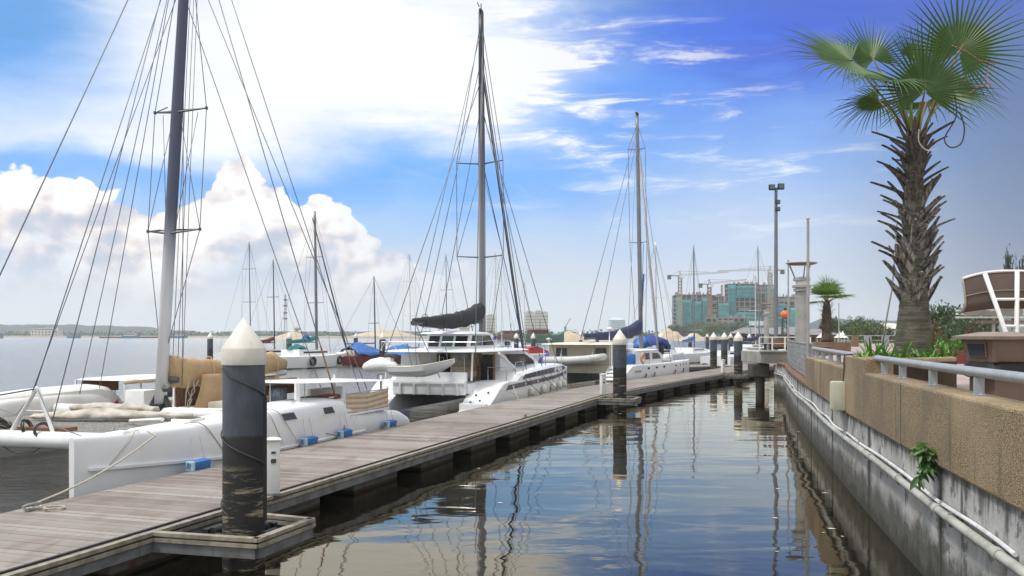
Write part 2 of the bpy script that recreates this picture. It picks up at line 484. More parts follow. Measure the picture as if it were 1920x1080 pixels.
def leaf_mat(name, c1, c2, tip=None):
    m, t, p = newmat(name)
    g = t.n('ShaderNodeNewGeometry')
    rnd = g.outputs['Random Per Island']
    c = t.mix(rnd, c1, c2)
    n = t.noise(obco(t), 9, 3)
    c = t.mix(t.m('MULTIPLY', n, .5), c, tuple(x * .55 for x in c1))
    t.put(p.inputs['Base Color'], c)
    p.inputs['Roughness'].default_value = .42
    tr = t.n('ShaderNodeBsdfTranslucent'); t.put(tr.inputs[0], t.mix(.5, c, (.10, .16, .02)))
    mx = t.n('ShaderNodeMixShader'); mx.inputs[0].default_value = .22
    t.put(mx.inputs[1], p.outputs[0]); t.put(mx.inputs[2], tr.outputs[0])
    out = [x for x in t.t.nodes if x.type == 'OUTPUT_MATERIAL'][0]
    t.put(out.inputs[0], mx.outputs[0])
    return m
frond_m = leaf_mat('palm_frond', (.045, .115, .026), (.10, .19, .05))
frond_y = leaf_mat('young_palm_frond', (.17, .30, .05), (.12, .22, .045))
blade_m = leaf_mat('lily_leaf', (.08, .22, .025), (.16, .33, .05))
wallp_m = leaf_mat('wall_plant_leaf', (.05, .13, .03), (.10, .19, .04))
tree_d = leaf_mat('tree_leaf_dark', (.022, .05, .022), (.045, .085, .03))
tree_m = leaf_mat('tree_leaf', (.04, .085, .028), (.07, .12, .035))
tree_y = leaf_mat('tree_leaf_yellow', (.13, .15, .03), (.07, .12, .03))
tree_r = leaf_mat('tree_leaf_red', (.16, .035, .02), (.07, .03, .02))

def deck_mat():
    m, t, p = newmat('weathered_decking')
    g = t.n('ShaderNodeNewGeometry')
    rnd = g.outputs['Random Per Island']
    co = obco(t)
    base = t.ramp(rnd, [(0, (.115, .090, .074)), (.2, (.25, .224, .204)), (.4, (.175, .150, .132)), (.6, (.33, .305, .284)), (.8, (.135, .104, .085)), (1, (.25, .215, .19))])
    grain = t.noise(t.mapping(co, scale=(22, 1.6, 1)), 3, 5, .65)
    base = t.mix(t.m('MULTIPLY', t.sstep(grain, .35, .7), .5), base, (.13, .10, .085))
    big = t.noise(t.mapping(co, scale=(.7, .35, 1)), 1.1, 4, .6)
    base = t.mix(t.m('MULTIPLY', t.sstep(big, .38, .66), .42), base, (.31, .29, .27))
    base = t.mix(t.m('MULTIPLY', t.sstep(t.noise(t.mapping(co, scale=(2, .5, 1), loc=(4, 4, 0)), 1.2, 3), .56, .72), .45), base, (.13, .085, .06))
    t.put(p.inputs['Base Color'], base)
    p.inputs['Roughness'].default_value = .72
    bump(t, p, grain, .35, .004)
    return m
deck_m = deck_mat()

def pile_mat():
    m, t, p = newmat('pile_sleeve')
    co = obco(t)
    s_ = t.n('ShaderNodeSeparateXYZ'); t.put(s_.inputs[0], co); z = s_.outputs[2]
    n = t.noise(t.mapping(co, scale=(1, 1, .6)), 4, 6, .65)
    c = t.mix(t.sstep(n, .35, .7), (.036, .044, .062), (.070, .080, .104))
    c = t.mix(t.m('MULTIPLY', t.sstep(t.noise(t.mapping(co, scale=(7, 7, .8)), 1.6, 5, .6), .56, .72), .5), c, (.02, .022, .028))
    # tide zone: a black band, then pale rings of dried silt
    zz = t.m('ADD', z, t.m('MULTIPLY', t.m('SUBTRACT', t.noise(t.mapping(co, scale=(1, 1, 2)), 5, 4), .5), .10))
    c = t.mix(t.sstep(zz, 1.62, 1.57), c, (.012, .012, .013))
    ring = t.noise(t.mapping(co, scale=(.9, .9, 6.5)), 2.0, 6, .72, 0.3)
    silt = t.m('MULTIPLY', t.sstep(ring, .50, .62), t.sstep(zz, 1.35, .95))
    c = t.mix(t.m('MULTIPLY', silt, .85), c, (.30, .25, .17))
    t.put(p.inputs['Base Color'], c)
    t.put(p.inputs['Roughness'], t.sstep(z, 1.2, 1.7, .75, .45))
    bump(t, p, ring, .3, .01)
    return m
pile_m = pile_mat()

def seawall_mat():
    m, t, p = newmat('stained_sea_wall')
    co = obco(t)
    s_ = t.n('ShaderNodeSeparateXYZ'); t.put(s_.inputs[0], co); z = s_.outputs[2]
    n = t.noise(co, 1.3, 7, .62)
    c = t.mix(t.sstep(n, .3, .7), (.47, .47, .46), (.30, .30, .29))
    c = t.mix(t.m('MULTIPLY', t.sstep(t.noise(co, .9, 4, .6, 0, 0), .5, .7), .35), c, (.40, .35, .27))
    st = t.noise(t.mapping(co, scale=(4.2, 4.2, .42)), 1.2, 6, .68)
    c = t.mix(t.m('MULTIPLY', t.sstep(st, .55, .70), .45), c, (.10, .10, .095))
    st2 = t.noise(t.mapping(co, scale=(1.1, 1.1, .2), loc=(3, 1, 0)), 1.2, 5, .62)
    c = t.mix(t.m('MULTIPLY', t.sstep(st2, .60, .68), .85), c, (.035, .035, .032))
    blot = t.noise(t.mapping(co, loc=(7, 3, 2)), 2.6, 6, .7)
    c = t.mix(t.m('MULTIPLY', t.sstep(blot, .54, .62), .75), c, (.05, .05, .046))
    c = t.mix(t.m('MULTIPLY', t.sstep(t.noise(t.mapping(co, loc=(1, 8, 2)), 1.6, 5, .6), .58, .7), .6), c, (.50, .495, .48))
    # drips under the parapet, black line along the joint
    top = t.sstep(t.m('ADD', z, t.m('MULTIPLY', t.m('SUBTRACT', st, .5), .9)), 1.16, 1.40)
    c = t.mix(t.m('MULTIPLY', top, .85), c, (.04, .04, .036))
    # black runs down the joints
    for yj in (9.65, 13.95, 18.6, 23.4, 28.6, 34.2):
        w = t.m('ABSOLUTE', t.m('SUBTRACT', t.m('ADD', s_.outputs[1], t.m('MULTIPLY', t.m('SUBTRACT', t.noise(t.mapping(co, scale=(1, 1, 2)), 3, 5, .7), .5), .55)), yj))
        c = t.mix(t.m('MULTIPLY', t.sstep(w, .22, .05), .85), c, (.035, .034, .03))
    # tide line, deepened so the wall mirrors dark in the water
    zz = t.m('ADD', z, t.m('MULTIPLY', t.m('SUBTRACT', t.noise(co, 2.1, 5, .65), .5), .75))
    c = t.mix(t.m('MULTIPLY', t.sstep(zz, .70, .36), .9), c, (.045, .043, .034))
    c = t.mix(t.m('MULTIPLY', t.sstep(zz, .26, .06), .92), c, (.02, .02, .015))
    sp = t.noise(co, 26, 3, .6)
    c = t.mix(t.m('MULTIPLY', t.sstep(sp, .63, .70), .6), c, (.03, .03, .028))
    t.put(p.inputs['Base Color'], c)
    p.inputs['Roughness'].default_value = .82
    bump(t, p, t.m('ADD', t.noise(co, 9, 6, .65), t.m('MULTIPLY', st, .6)), .5, .03)
    return m
seawall_m = seawall_mat()

def aggregate_mat():
    m, t, p = newmat('pebble_aggregate')
    co = obco(t)
    v = t.n('ShaderNodeTexVoronoi'); t.put(v.inputs['Vector'], co); v.inputs['Scale'].default_value = 105; v.inputs['Randomness'].default_value = 1
    hs = t.n('ShaderNodeSeparateColor'); t.put(hs.inputs[0], v.outputs['Color'])
    c = t.ramp(hs.outputs[0], [(0, (.10, .062, .025)), (.25, (.30, .21, .10)), (.5, (.42, .31, .16)), (.75, (.24, .175, .10)), (1, (.60, .50, .33))])
    c = t.mix(t.m('MULTIPLY', t.sstep(v.outputs['Distance'], .35, .75), .8), c, (.07, .05, .032))
    big = t.noise(co, .9, 4, .6)
    c = t.mix(t.m('MULTIPLY', t.sstep(big, .44, .64), .5), c, (.12, .098, .072))
    c = t.mix(t.m('MULTIPLY', t.sstep(t.noise(t.mapping(co, loc=(3, 5, 1)), .45, 3, .5), .5, .68), .4), c, (.44, .34, .19))
    stk = t.noise(t.mapping(co, scale=(5, 5, .5)), 1, 5, .65)
    c = t.mix(t.m('MULTIPLY', t.sstep(stk, .55, .70), .6), c, (.07, .058, .045))
    t.put(p.inputs['Base Color'], c)
    p.inputs['Roughness'].default_value = .75
    bump(t, p, t.m('SUBTRACT', 1.0, v.outputs['Distance']), .55, .008)
    return m
agg_m = aggregate_mat()

def float_mat():
    m, t, p = newmat('float_concrete')
    co = obco(t)
    n = t.noise(co, 2.2, 6, .65)
    c = t.mix(t.sstep(n, .35, .7), (.20, .19, .17), (.10, .095, .085))
    c = t.mix(t.m('MULTIPLY', t.sstep(t.noise(t.mapping(co, loc=(5, 2, 1)), 3, 5, .65), .54, .66), .75), c, (.17, .05, .03))
    s_ = t.n('ShaderNodeSeparateXYZ'); t.put(s_.inputs[0], co)
    c = t.mix(t.sstep(t.m('ADD', s_.outputs[2], t.m('MULTIPLY', n, .08)), .12, .07), c, (.03, .026, .018))
    t.put(p.inputs['Base Color'], c); p.inputs['Roughness'].default_value = .8
    bump(t, p, n, .4, .02)
    return m
float_m = float_mat()

def trunk_mat():
    m, t, p = newmat('palm_trunk')
    co = obco(t)
    s_ = t.n('ShaderNodeSeparateXYZ'); t.put(s_.inputs[0], co)
    rings = t.noise(t.mapping(co, scale=(.8, .8, 9)), 2.4, 6, .7)
    c = t.mix(t.sstep(rings, .40, .60), (.125, .115, .088), (.05, .048, .035))
    c = t.mix(t.m('MULTIPLY', t.sstep(t.noise(t.mapping(co, loc=(4, 1, 3)), 5, 6, .7), .5, .66), .6), c, (.035, .036, .025))
    c = t.mix(t.m('MULTIPLY', t.sstep(t.noise(co, 3, 5, .6), .5, .7), .55), c, (.05, .065, .03))
    c = t.mix(t.m('MULTIPLY', t.sstep(t.noise(co, 14, 3, .6), .62, .72), .6), c, (.28, .26, .21))
    t.put(p.inputs['Base Color'], c); p.inputs['Roughness'].default_value = .9
    bump(t, p, rings, .8, .03)
    return m
trunk_m = trunk_mat()
def boot_mat():
    m, t, p = newmat('dead_leaf_base')
    rnd = t.n('ShaderNodeNewGeometry').outputs['Random Per Island']
    co = obco(t)
    n = t.noise(t.mapping(co, scale=(7, 7, 1.6)), 3, 6, .7)
    c = t.mix(t.sstep(n, .40, .60), (.42, .40, .37), (.038, .032, .028))
    c = t.mix(t.m('MULTIPLY', rnd, .55), c, (.085, .065, .05))
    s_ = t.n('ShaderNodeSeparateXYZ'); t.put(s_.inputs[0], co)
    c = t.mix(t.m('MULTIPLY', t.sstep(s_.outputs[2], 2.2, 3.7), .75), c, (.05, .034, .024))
    t.put(p.inputs['Base Color'], c); p.inputs['Roughness'].default_value = .85
    bump(t, p, n, .7, .015)
    return m
boot_m = boot_mat()

def water_mat():
    m, t, p = newmat('harbour_water')
    geo = t.n('ShaderNodeNewGeometry').outputs['Position']
    s_ = t.n('ShaderNodeSeparateXYZ'); t.put(s_.inputs[0], geo)
    # sheltered basin right of the pontoon (calm) against the open river beyond it
    side = t.m('SUBTRACT', s_.outputs[0], t.m('MULTIPLY', t.m('SUBTRACT', s_.outputs[1], 20.0), .35))
    openw = t.m('MAXIMUM', t.sstep(side, -4.0, -12.0), t.sstep(s_.outputs[1], 60.0, 95.0))
    w1 = t.noise(t.mapping(geo, scale=(.42, 1.0, 1), rot=(0, 0, R(-8))), .5, 3, .45, .5)
    w2 = t.noise(t.mapping(geo, scale=(.6, 1.0, 1), loc=(9, 3, 0), rot=(0, 0, R(11))), 2.3, 2, .5, .4)
    w3 = t.noise(t.mapping(geo, scale=(.55, 1.0, 1), loc=(2, 7, 0)), 1.9, 5, .62, .3)
    gust = t.sstep(t.noise(t.mapping(geo, scale=(.5, 1.0, 1)), .14, 3, .6), .38, .62, .55, 1.7)
    calm = t.m('MULTIPLY', t.m('ADD', t.m('MULTIPLY', w1, .019), t.m('MULTIPLY', w2, .0027)), gust)
    rough = t.m('MULTIPLY', w3, .17)
    h = t.m('ADD', t.m('MULTIPLY', calm, t.m('SUBTRACT', 1.0, openw)), t.m('MULTIPLY', rough, openw))
    b = t.n('ShaderNodeBump'); b.inputs['Strength'].default_value = 1.0; b.inputs['Distance'].default_value = 1.0
    t.put(b.inputs['Height'], h)
    # silty body seen between the reflections; reflection raised above clean water's and tinted warm to offset the blue sky
    df = t.n('ShaderNodeBsdfDiffuse'); t.put(df.inputs[0], t.mix(openw, (.009, .0085, .0065), (.105, .104, .101)))
    gl = t.n('ShaderNodeBsdfGlossy'); t.put(gl.inputs[0], t.mix(openw, (1.0, .91, .74), (.97, .96, .94)))
    t.put(gl.inputs['Roughness'], t.m('ADD', .03, t.m('MULTIPLY', openw, .10))); t.put(gl.inputs['Normal'], b.outputs[0])
    fr = t.n('ShaderNodeFresnel'); fr.inputs[0].default_value = 1.36; t.put(fr.inputs['Normal'], b.outputs[0])
    mx = t.n('ShaderNodeMixShader'); t.put(mx.inputs[0], t.m('MINIMUM', t.m('MULTIPLY', fr.outputs[0], 1.45), 1.0)); t.put(mx.inputs[1], df.outputs[0]); t.put(mx.inputs[2], gl.outputs[0])
    out = [x for x in t.t.nodes if x.type == 'OUTPUT_MATERIAL'][0]; t.put(out.inputs[0], mx.outputs[0])
    t.t.nodes.remove(p)
    return m
water_m = water_mat()

# ---------------------------------------------------------------- water, land, hills
mb = MB()
mb.quad((-3200, -60, 0), (3200, -60, 0), (3200, 3200, 0), (-3200, 3200, 0))
struct(mb.build('water', water_m))

# the line of the sea wall at the water, from near the camera to the landing, then the shore beyond
WALL = [(3.55, 4.5), (4.2, 7.6), (4.77, 10.4), (5.15, 12.1), (5.61, 14.2), (6.15, 16.5), (6.55, 18.2), (7.65, 22.7), (8.7, 27.0), (10.05, 32.2), (11.2, 36.5), (12.6, 41.3)]
SHORE = WALL + [(14.6, 46.5), (19, 56), (25, 70), (36, 108), (52, 170), (76, 280), (104, 420), (96, 500), (40, 540), (-40, 610), (-160, 720), (-330, 860), (-700, 960), (-1400, 1000), (-2600, 1050)]
def arc_len(poly):
    out = [0.0]
    for a, b in zip(poly, poly[1:]): out.append(out[-1] + math.dist(a, b))
    return out
WL = arc_len(WALL)
def wall_at(y):
    for (x0, y0), (x1, y1) in zip(WALL, WALL[1:]):
        if y <= y1: break
    f = (y - y0) / (y1 - y0)
    d = Vector((x1 - x0, y1 - y0, 0)).normalized()
    return Vector((x0 + f * (x1 - x0), y, 0)), d, Vector((d.y, -d.x, 0))    # point, along, inland
FLOOR = 1.75
mb = MB()
inner = [wall_at(y)[0] + wall_at(y)[2] * .25 for _, y in WALL]
poly = [(p.x, p.y) for p in inner] + [(15.1, 46.3), (19, 56), (25, 70), (36, 108), (120, 108), (120, 4.5)]
mb.prism(poly, 'z', .3, FLOOR)
struct(mb.build('promenade', paving))
mb = MB()
far = [(36.2, 108.2), (52, 170), (76, 280), (104, 420), (96, 500), (40, 540), (-40, 610), (-160, 720), (-330, 860), (-700, 960), (-1400, 1000), (-2600, 1050), (-2600, 3000), (2600, 3000), (2600, 108.2)]
mb.prism(far, 'z', -.5, 1.2)
struct(mb.build('ground', scrub))
mb = MB()
for (x0, y0), (x1, y1) in zip(far[2:11], far[3:12]):
    d = Vector((x1 - x0, y1 - y0, 0)).normalized(); n = Vector((-d.y, d.x, 0)) * -1
    if n.y > 0: n = -n
    a, b = Vector((x0, y0, 0)), Vector((x1, y1, 0))
    mb.quad(a + n * 14 + Vector((0, 0, -.05)), b + n * 14 + Vector((0, 0, -.05)), b - n * 12 + Vector((0, 0, 1.9)), a - n * 12 + Vector((0, 0, 1.9)))
struct(mb.build('beach', shore_m))

def ridge(x0, x1, y, prof, seed, amp, depth=180, name='hills'):
    """a wooded ridge with a rough crown line; prof gives height along it"""
    mb = MB()
    N = int((x1 - x0) / 7)
    def h(u):
        k = u * (len(prof) - 1); i = min(int(k), len(prof) - 2)
        f = k - i; f = f * f * (3 - 2 * f)
        return prof[i] * (1 - f) + prof[i + 1] * f
    def fn(u, v):
        x = x0 + (x1 - x0) * u
        s_ = math.sin(math.pi * min(v * .5 / .62, .5)) if v < .62 else math.cos((v - .62) / .38 * math.pi / 2)
        hh = h(u) * s_
        hh += amp * (mnoise.noise(Vector((x * .03, v * 6, seed))) + .7 * mnoise.noise(Vector((x * .11, v * 15, seed + 3)))) * min(1, s_ * 1.5)
        return (x, y + depth * v, max(hh, -1.0))
    mb.grid(fn, N, 12)
    return struct(mb.build(name, hill_m, smooth=0))
ridge(-1500, -500, 1500, [11, 18, 20, 19, 22, 18, 20, 22, 20, 20, 17, 9, 3], 1.3, 3)
ridge(-640, 150, 1750, [5, 9, 11, 10, 9, 10, 11, 10, 8, 8, 7, 5, 0], 5.1, 2)
ridge(330, 980, 1150, [2, 16, 26, 22, 18, 26, 38, 44, 46, 50, 46], 8.2, 5)

# ---------------------------------------------------------------- floating dock
RE = [(-8.31, -2.0), (-4.22, 10.43), (3.2, 33.0), (3.75, 34.5), (5.7, 39.0), (8.7, 45.2), (12.5, 52.6), (20.8, 69.0), (27.0, 81.4)]
REL = arc_len(RE)
def dock_at(s, off=0.0):
    """point on the dock's basin-side edge at arc length s, moved off metres to the boat side; also the direction"""
    for i in range(len(RE) - 1):
        if s <= REL[i + 1] or i == len(RE) - 2: break
    def dirn(k):
        k = max(0, min(k, len(RE) - 2))
        return Vector((RE[k + 1][0] - RE[k][0], RE[k + 1][1] - RE[k][1], 0)).normalized()
    f = (s - REL[i]) / (REL[i + 1] - REL[i])
    d = dirn(i)
    # ease the direction near the joints so the planks fan round the bend
    seg = REL[i + 1] - REL[i]; e = min(2.0, seg * .45)
    if s - REL[i] < e and i > 0: d = d.lerp((d + dirn(i - 1)).normalized(), 1 - (s - REL[i]) / e).normalized()
    if REL[i + 1] - s < e and i < len(RE) - 2: d = d.lerp((d + dirn(i + 1)).normalized(), 1 - (REL[i + 1] - s) / e).normalized()
    p = Vector((RE[i][0], RE[i][1], 0)).lerp(Vector((RE[i + 1][0], RE[i + 1][1], 0)), f)
    n = Vector((-d.y, d.x, 0))
    return p + n * off, d, n
DW = 2.62
DZ = .50
dock = thing('floating_dock', 'long timber decked floating walkway on concrete floats beside the moored boats', 'dock', (0, 0, 0))
mb = MB()
s = 0.0
TOT = REL[-1]
rng = random.Random(3)
while s < TOT:
    pitch = .145
    p, d, n = dock_at(s)
    q = p + n * DW
    hw = pitch / 2 - .004
    dzj = rng.uniform(-.002, .002)
    e0, e1 = rng.uniform(.0, .012), rng.uniform(0, .02)
    a, b = p + n * (.015 + e0), q - n * (.01 + e1)
    wz = Vector((0, 0, DZ + dzj)); lz = Vector((0, 0, DZ - .03))
    vs = [a - d * hw + lz, b - d * hw + lz, b + d * hw + lz, a + d * hw + lz, a - d * hw + wz, b - d * hw + wz, b + d * hw + wz, a + d * hw + wz]
    mb.add(vs, [(3, 2, 1, 0), (4, 5, 6, 7), (0, 1, 5, 4), (1, 2, 6, 5), (2, 3, 7, 6), (3, 0, 4, 7)])
    s += pitch
mb.build('decking', deck_m, dock)
def sweep(mb, s0, s1, o0, o1, z0, z1, step=.9):
    n_ = max(2, int((s1 - s0) / step) + 1)
    rings = []
    for k in range(n_ + 1):
        s_ = s0 + (s1 - s0) * k / n_
        p, d, n = dock_at(s_)
        rings.append([p + n * o0 + Vector((0, 0, z0)), p + n * o1 + Vector((0, 0, z0)), p + n * o1 + Vector((0, 0, z1)), p + n * o0 + Vector((0, 0, z1))])
    mb.loft(rings)
fascia = M('dock_fascia', (.15, .158, .165), .6, col2=(.07, .07, .072), scale=3, amt=.9, streak=((.05, .05, .045), .6))
strip_m = M('rub_strip', (.30, .27, .21), .7, col2=(.13, .115, .09), scale=6, amt=.8)
mb = MB(); sweep(mb, 0, TOT, .0, -.035, .27, .384); sweep(mb, 0, TOT, DW, DW + .035, .27, .46)
mb.build('edge_beam', fascia, dock)
mb = MB(); sweep(mb, 0, TOT, .012, -.045, .462, .506); sweep(mb, 0, TOT, .0, -.055, .394, .438)
mb.build('rub_strip', strip_m, dock)
mb = MB(); sweep(mb, 0, TOT, .075, .115, .503, .522); sweep(mb, 0, TOT, .0, -.040, .436, .464)
mb.build('cable_strip', black, dock)
mb = MB(); sweep(mb, 0, TOT, .15, DW - .15, .40, .458, 2); mb.build('under_frame', black, dock)
s = 1.2
while s < 78:
    p, d, n = dock_at(s + .85)
    ml = MB().box((0, 0, 0), (1.75, DW - .56, .86), bev=.02)
    o = ml.build('float', float_m, dock, loc=p + n * (DW / 2) + Vector((0, 0, 0)), rz=math.atan2(d.y, d.x))
    s += 2.9

def near_s(x, y):
    best = min(((Vector((x, y, 0)) - dock_at(k * .1)[0]).length, k * .1) for k in range(int(TOT * 10)))
    return best[1]
# guide frames round the three piles that hold the dock
PILE1, PILE2, PILE3 = (-3.25, 10.86), (3.97, 33.0), (13.28, 52.6)
for (x, y), dep in ((PILE1, 1.36), (PILE2, 1.36), (PILE3, 1.2)):
    s0 = near_s(x, y)
    p, d, n = dock_at(s0)
    g = MB()
    def bar(a, b, w, z0, z1, m_=None):
        a, b = Vector(a), Vector(b)
        dd = (b - a); l = dd.length; ang = math.atan2(dd.y, dd.x)
        (m_ or g).box(((a.x + b.x) / 2, (a.y + b.y) / 2, (z0 + z1) / 2), (l, w, z1 - z0), rz=ang)
    A = p - d * .66 - n * .04; B = p - d * .58 - n * dep; C_ = p + d * .58 - n * dep; D_ = p + d * .7 - n * .04
    t_ = MB()
    for a, b in ((A, B), (B, C_), (C_, D_)):
        bar(a, b, .075, .27, .384)
        e = (Vector(b) - Vector(a)).normalized() * .03
        bar(a - e, b + e, .10, .462, .503, t_)
        bar(a - e, b + e, .115, .394, .438, t_)
    o = g.build('pile_guide', fascia, dock)
    t_.build('rub_strip', strip_m, o)
    for k in range(4):
        r_ = MB()
        an = math.atan2(d.y, d.x) + k * math.pi / 2
        c = Vector((x, y, .40)) + Vector((math.cos(an), math.sin(an), 0)) * .36
        r_.tube([c + Vector((-math.sin(an), math.cos(an), 0)) * .13, c - Vector((-math.sin(an), math.cos(an), 0)) * .13], .07, 10)
        r_.box(c + Vector((math.cos(an), math.sin(an), 0)) * .07, (.08, .34, .1), rz=an)
        r_.build('roller', black, o, smooth=40)

# ---------------------------------------------------------------- mooring piles
def pile(loc, label, group='cone capped mooring piles', n=32):
    t = thing('mooring_pile', label, 'pile', (*loc, 0), 0, group)
    MB().lathe([(.25, -3.0), (.25, 2.5)], n=n).build('pile_sleeve', pile_m, t, smooth=40)
    MB().lathe([(.262, 2.44), (.266, 2.46), (.264, 2.625), (.255, 2.65), (.012, 3.005), (.004, 3.01)], n=n).build('cone_cap', capm, t, smooth=25)
    return t
pile1 = pile(PILE1, 'large foreground dark pile with cream cone cap and rope wound round it')
r_ = MB(); pts = []
for k in range(150):
    f = k / 149
    an = -2.6 + f * 4.2 * math.pi
    pts.append((.262 * math.cos(an), .262 * math.sin(an), 2.40 - f * 1.75))
r_.tube(pts, .009, 6)
r_.build('wound_rope', rope_d, pile1, smooth=0)
MB().box((0.258, -.02, 1.3), (.02, .05, 1.5), rz=-.9).build('scuff_strip', black, pile1)
base_pile = pile(PILE2, 'cone capped pile at the bend of the walkway with black scar on its side', n=24)
mk_ = MB()
def scar(az_, z0, pts):
    vs = [(.2525 * math.cos(az_ + a), .2525 * math.sin(az_ + a), z0 + z) for a, z in pts]
    mk_.add(vs, [tuple(range(len(vs)))])
scar(-1.5, 1.25, [(-.16, .0), (-.1, -.25), (-.02, -.3), (.05, -.05), (.12, .2), (.03, .16), (.02, .3), (-.1, .26), (-.2, .12)])
mk_.build('paint_scar', black, base_pile)
piles = [
    (*PILE3, 'cone capped pile at the far end of the walkway beside the concrete landing'),
    (394, 79, 'lone pile at the left end of the back pontoon'),
    (542, 80, 'pile just right of the big cone cap, by white sloop with teal cover'),
    (667, 105, 'thin distant pile behind the bow of the white sloop'),
    (717, 72, 'pile in front of the bright blue tarpaulins'),
    (921, 92, 'pile seen under the black boom beside royal blue cover'),
    (968, 92, 'pile between the furled black sail and royal blue cover'),
    (1000, 88, 'pile right of the furled black sail, by red and white speedboat'),
    (1120, 125, 'distant pile just left of the navy boom cover end post'),
    (1240, 82, 'pile behind the bright blue tarp on the pale catamaran'),
    (1338, 66, 'left one of two piles behind the far white pedestal'),
    (1358, 70, 'right one of two piles behind the far white pedestal'),
    (1370, 110, 'thin pile half hidden left of the end pile'),
    (1405, 120, 'thin pile right of the end pile, by a dark blue sail cover'),
    (1294, 125, 'distant pile by the sand heap and blue sail bag'),
    (1326, 135, 'most distant small pile at left of the pair by the pedestal'),
]
for e in piles:
    if len(e) == 3 and e[0] > 300:
        p = ((e[0] - 960) / F * e[1], e[1], 0)
        dup(pile1 if False else base_pile, p, rz=1.0 + e[0] * .01, label=e[2])
    else:
        dup(base_pile, (e[0], e[1], 0), rz=2.0, label=e[2])

# ---------------------------------------------------------------- power pedestals, cleats
def pedestal(x, y, label, rz):
    t = thing('power_pedestal', label, 'pedestal', (x, y, DZ + .003), rz, 'white power pedestals along the walkway')
    MB().box((0, 0, .02), (.20, .20, .04), bev=.006).build('base_plate', galv, t)
    MB().box((0, 0, .41), (.185, .185, .75), bev=.012).build('housing', white_p, t, smooth=30)
    m_ = MB(); m_.loft([[(-.11, -.11, .785), (.11, -.11, .785), (.11, .11, .785), (-.11, .11, .785)], [(-.11, -.11, .805), (.11, -.11, .805), (.11, .11, .805), (-.11, .11, .805)],
             [(-.03, -.03, .83), (.03, -.03, .83), (.03, .03, .83), (-.03, .03, .83)]])
    m_.build('cap', white_p, t)
    m_ = MB(); m_.box((0, -.098, .62), (.06, .02, .03)); m_.box((0, -.098, .5), (.07, .025, .06))
    m_.build('socket', dkgrey, t)
    return t
pedestal(-3.43, 12.86, 'white power pedestal just behind the big foreground pile', .33)
pedestal(3.46, 34.1, 'white power pedestal left of the pile at the walkway bend', .33)
pedestal(12.62, 53.6, 'white power pedestal by the far end pile', .46)

def cleat(x, y, rz, label, nm='dock_cleat'):
    t = thing(nm, label, 'cleat', (x, y, DZ + .003), rz, 'mooring cleats on the walkway')
    m_ = MB(); m_.box((0, 0, .01), (.16, .07, .02)); m_.box((.035, 0, .04), (.03, .03, .05)); m_.box((-.035, 0, .04), (.03, .03, .05))
    m_.build('foot', galv, t)
    MB().tube([(-.15, 0, .07), (-.06, 0, .078), (.06, 0, .078), (.15, 0, .07)], [.012, .02, .02, .012], 8).build('horn', galv, t, smooth=40)
    return t
c0 = G(45, 957, DZ)
cl1 = cleat(c0.x + .1, c0.y, 1.25, 'mooring cleat at the near left edge holding the pale rope')
pp, dd_, nn_ = dock_at(near_s(*G(990, 783, DZ).xy)); pp = pp + nn_ * .17
cl2 = cleat(pp.x, pp.y, math.atan2(dd_.y, dd_.x), 'dark cleat on the basin side edge halfway along the walkway')
pp, dd_, nn_ = dock_at(near_s(*G(700, 690 + 180, DZ).xy)); pp = pp + nn_ * (DW - .15)
cleat(pp.x, pp.y, math.atan2(dd_.y, dd_.x), 'cleat between the blue fenders on the boat side edge')

# ---------------------------------------------------------------- boats: shared builders
def crom(st, per=4, lin0=False):
    out = []
    n = len(st)
    for i in range(n - 1):
        p0, p1, p2, p3 = st[max(i - 1, 0)], st[i], st[i + 1], st[min(i + 2, n - 1)]
        for k in range(per):
            f = k / per
            out.append(tuple(.5 * ((2 * b) + (c - a) * f + (2 * a - 5 * b + 4 * c - d) * f * f + (3 * b - a - 3 * c + d) * f ** 3) if (j or not lin0) else b + (c - b) * f
                             for j, (a, b, c, d) in enumerate(zip(p0, p1, p2, p3))))
    out.append(st[-1])
    return out
def hull(st, tc, prof, per=4):
    """st: (s, half beam, deck height, keel depth); prof: (share of half beam, share of deck height or keel depth, lift)"""
    mb = MB(); rings = []
    for s_, hb, zt, zk in crom(st, per, True):
        hb = max(hb, .012)
        side = [(f * hb, (g * zt if g >= 0 else -g * zk) + l) for f, g, l in prof]
        rings.append([(s_, tc - o, z) for o, z in side] + [(s_, tc + o, z) for o, z in reversed(side) if o > 1e-6])
    return mb.loft(rings)
ROUND = [(0, -1, 0), (.45, -.9, 0), (.70, -.4, 0), (.80, .0, 0), (.87, .25, 0), (.94, .42, 0), (.985, .58, 0), (1.0, .72, 0), (.985, .83, 0), (.955, .895, 0), (.91, .94, 0), (.84, .968, 0), (.72, .987, 0), (.5, 1.0, .008), (.25, 1.0, .016), (0, 1.0, .02)]
HARD = [(0, -1, 0), (.5, -.85, 0), (.80, -.3, 0), (.90, .1, 0), (.97, .5, 0), (1.0, .86, 0), (1.0, .97, 0), (.97, 1.0, 0), (.90, 1.0, .006), (.4, 1.0, .03), (0, 1.0, .035)]
def st_at(st, s_):
    for a, b in zip(st, st[1:]):
        if s_ <= b[0]: break
    f = max(0, min(1, (s_ - a[0]) / (b[0] - a[0])))
    return tuple(x + (y - x) * f for x, y in zip(a, b))
def line(root, a, b, r, mat=wire, name='stay', sag=0.0):
    a, b = Vector(a), Vector(b)
    n_ = 2 if sag == 0 else 12
    pts = [a.lerp(b, k / (n_ - 1)) - Vector((0, 0, sag * 4 * (k / (n_ - 1)) * (1 - k / (n_ - 1)))) for k in range(n_)]
    return MB().tube(pts, r, 5).build(name, mat, root, smooth=0)
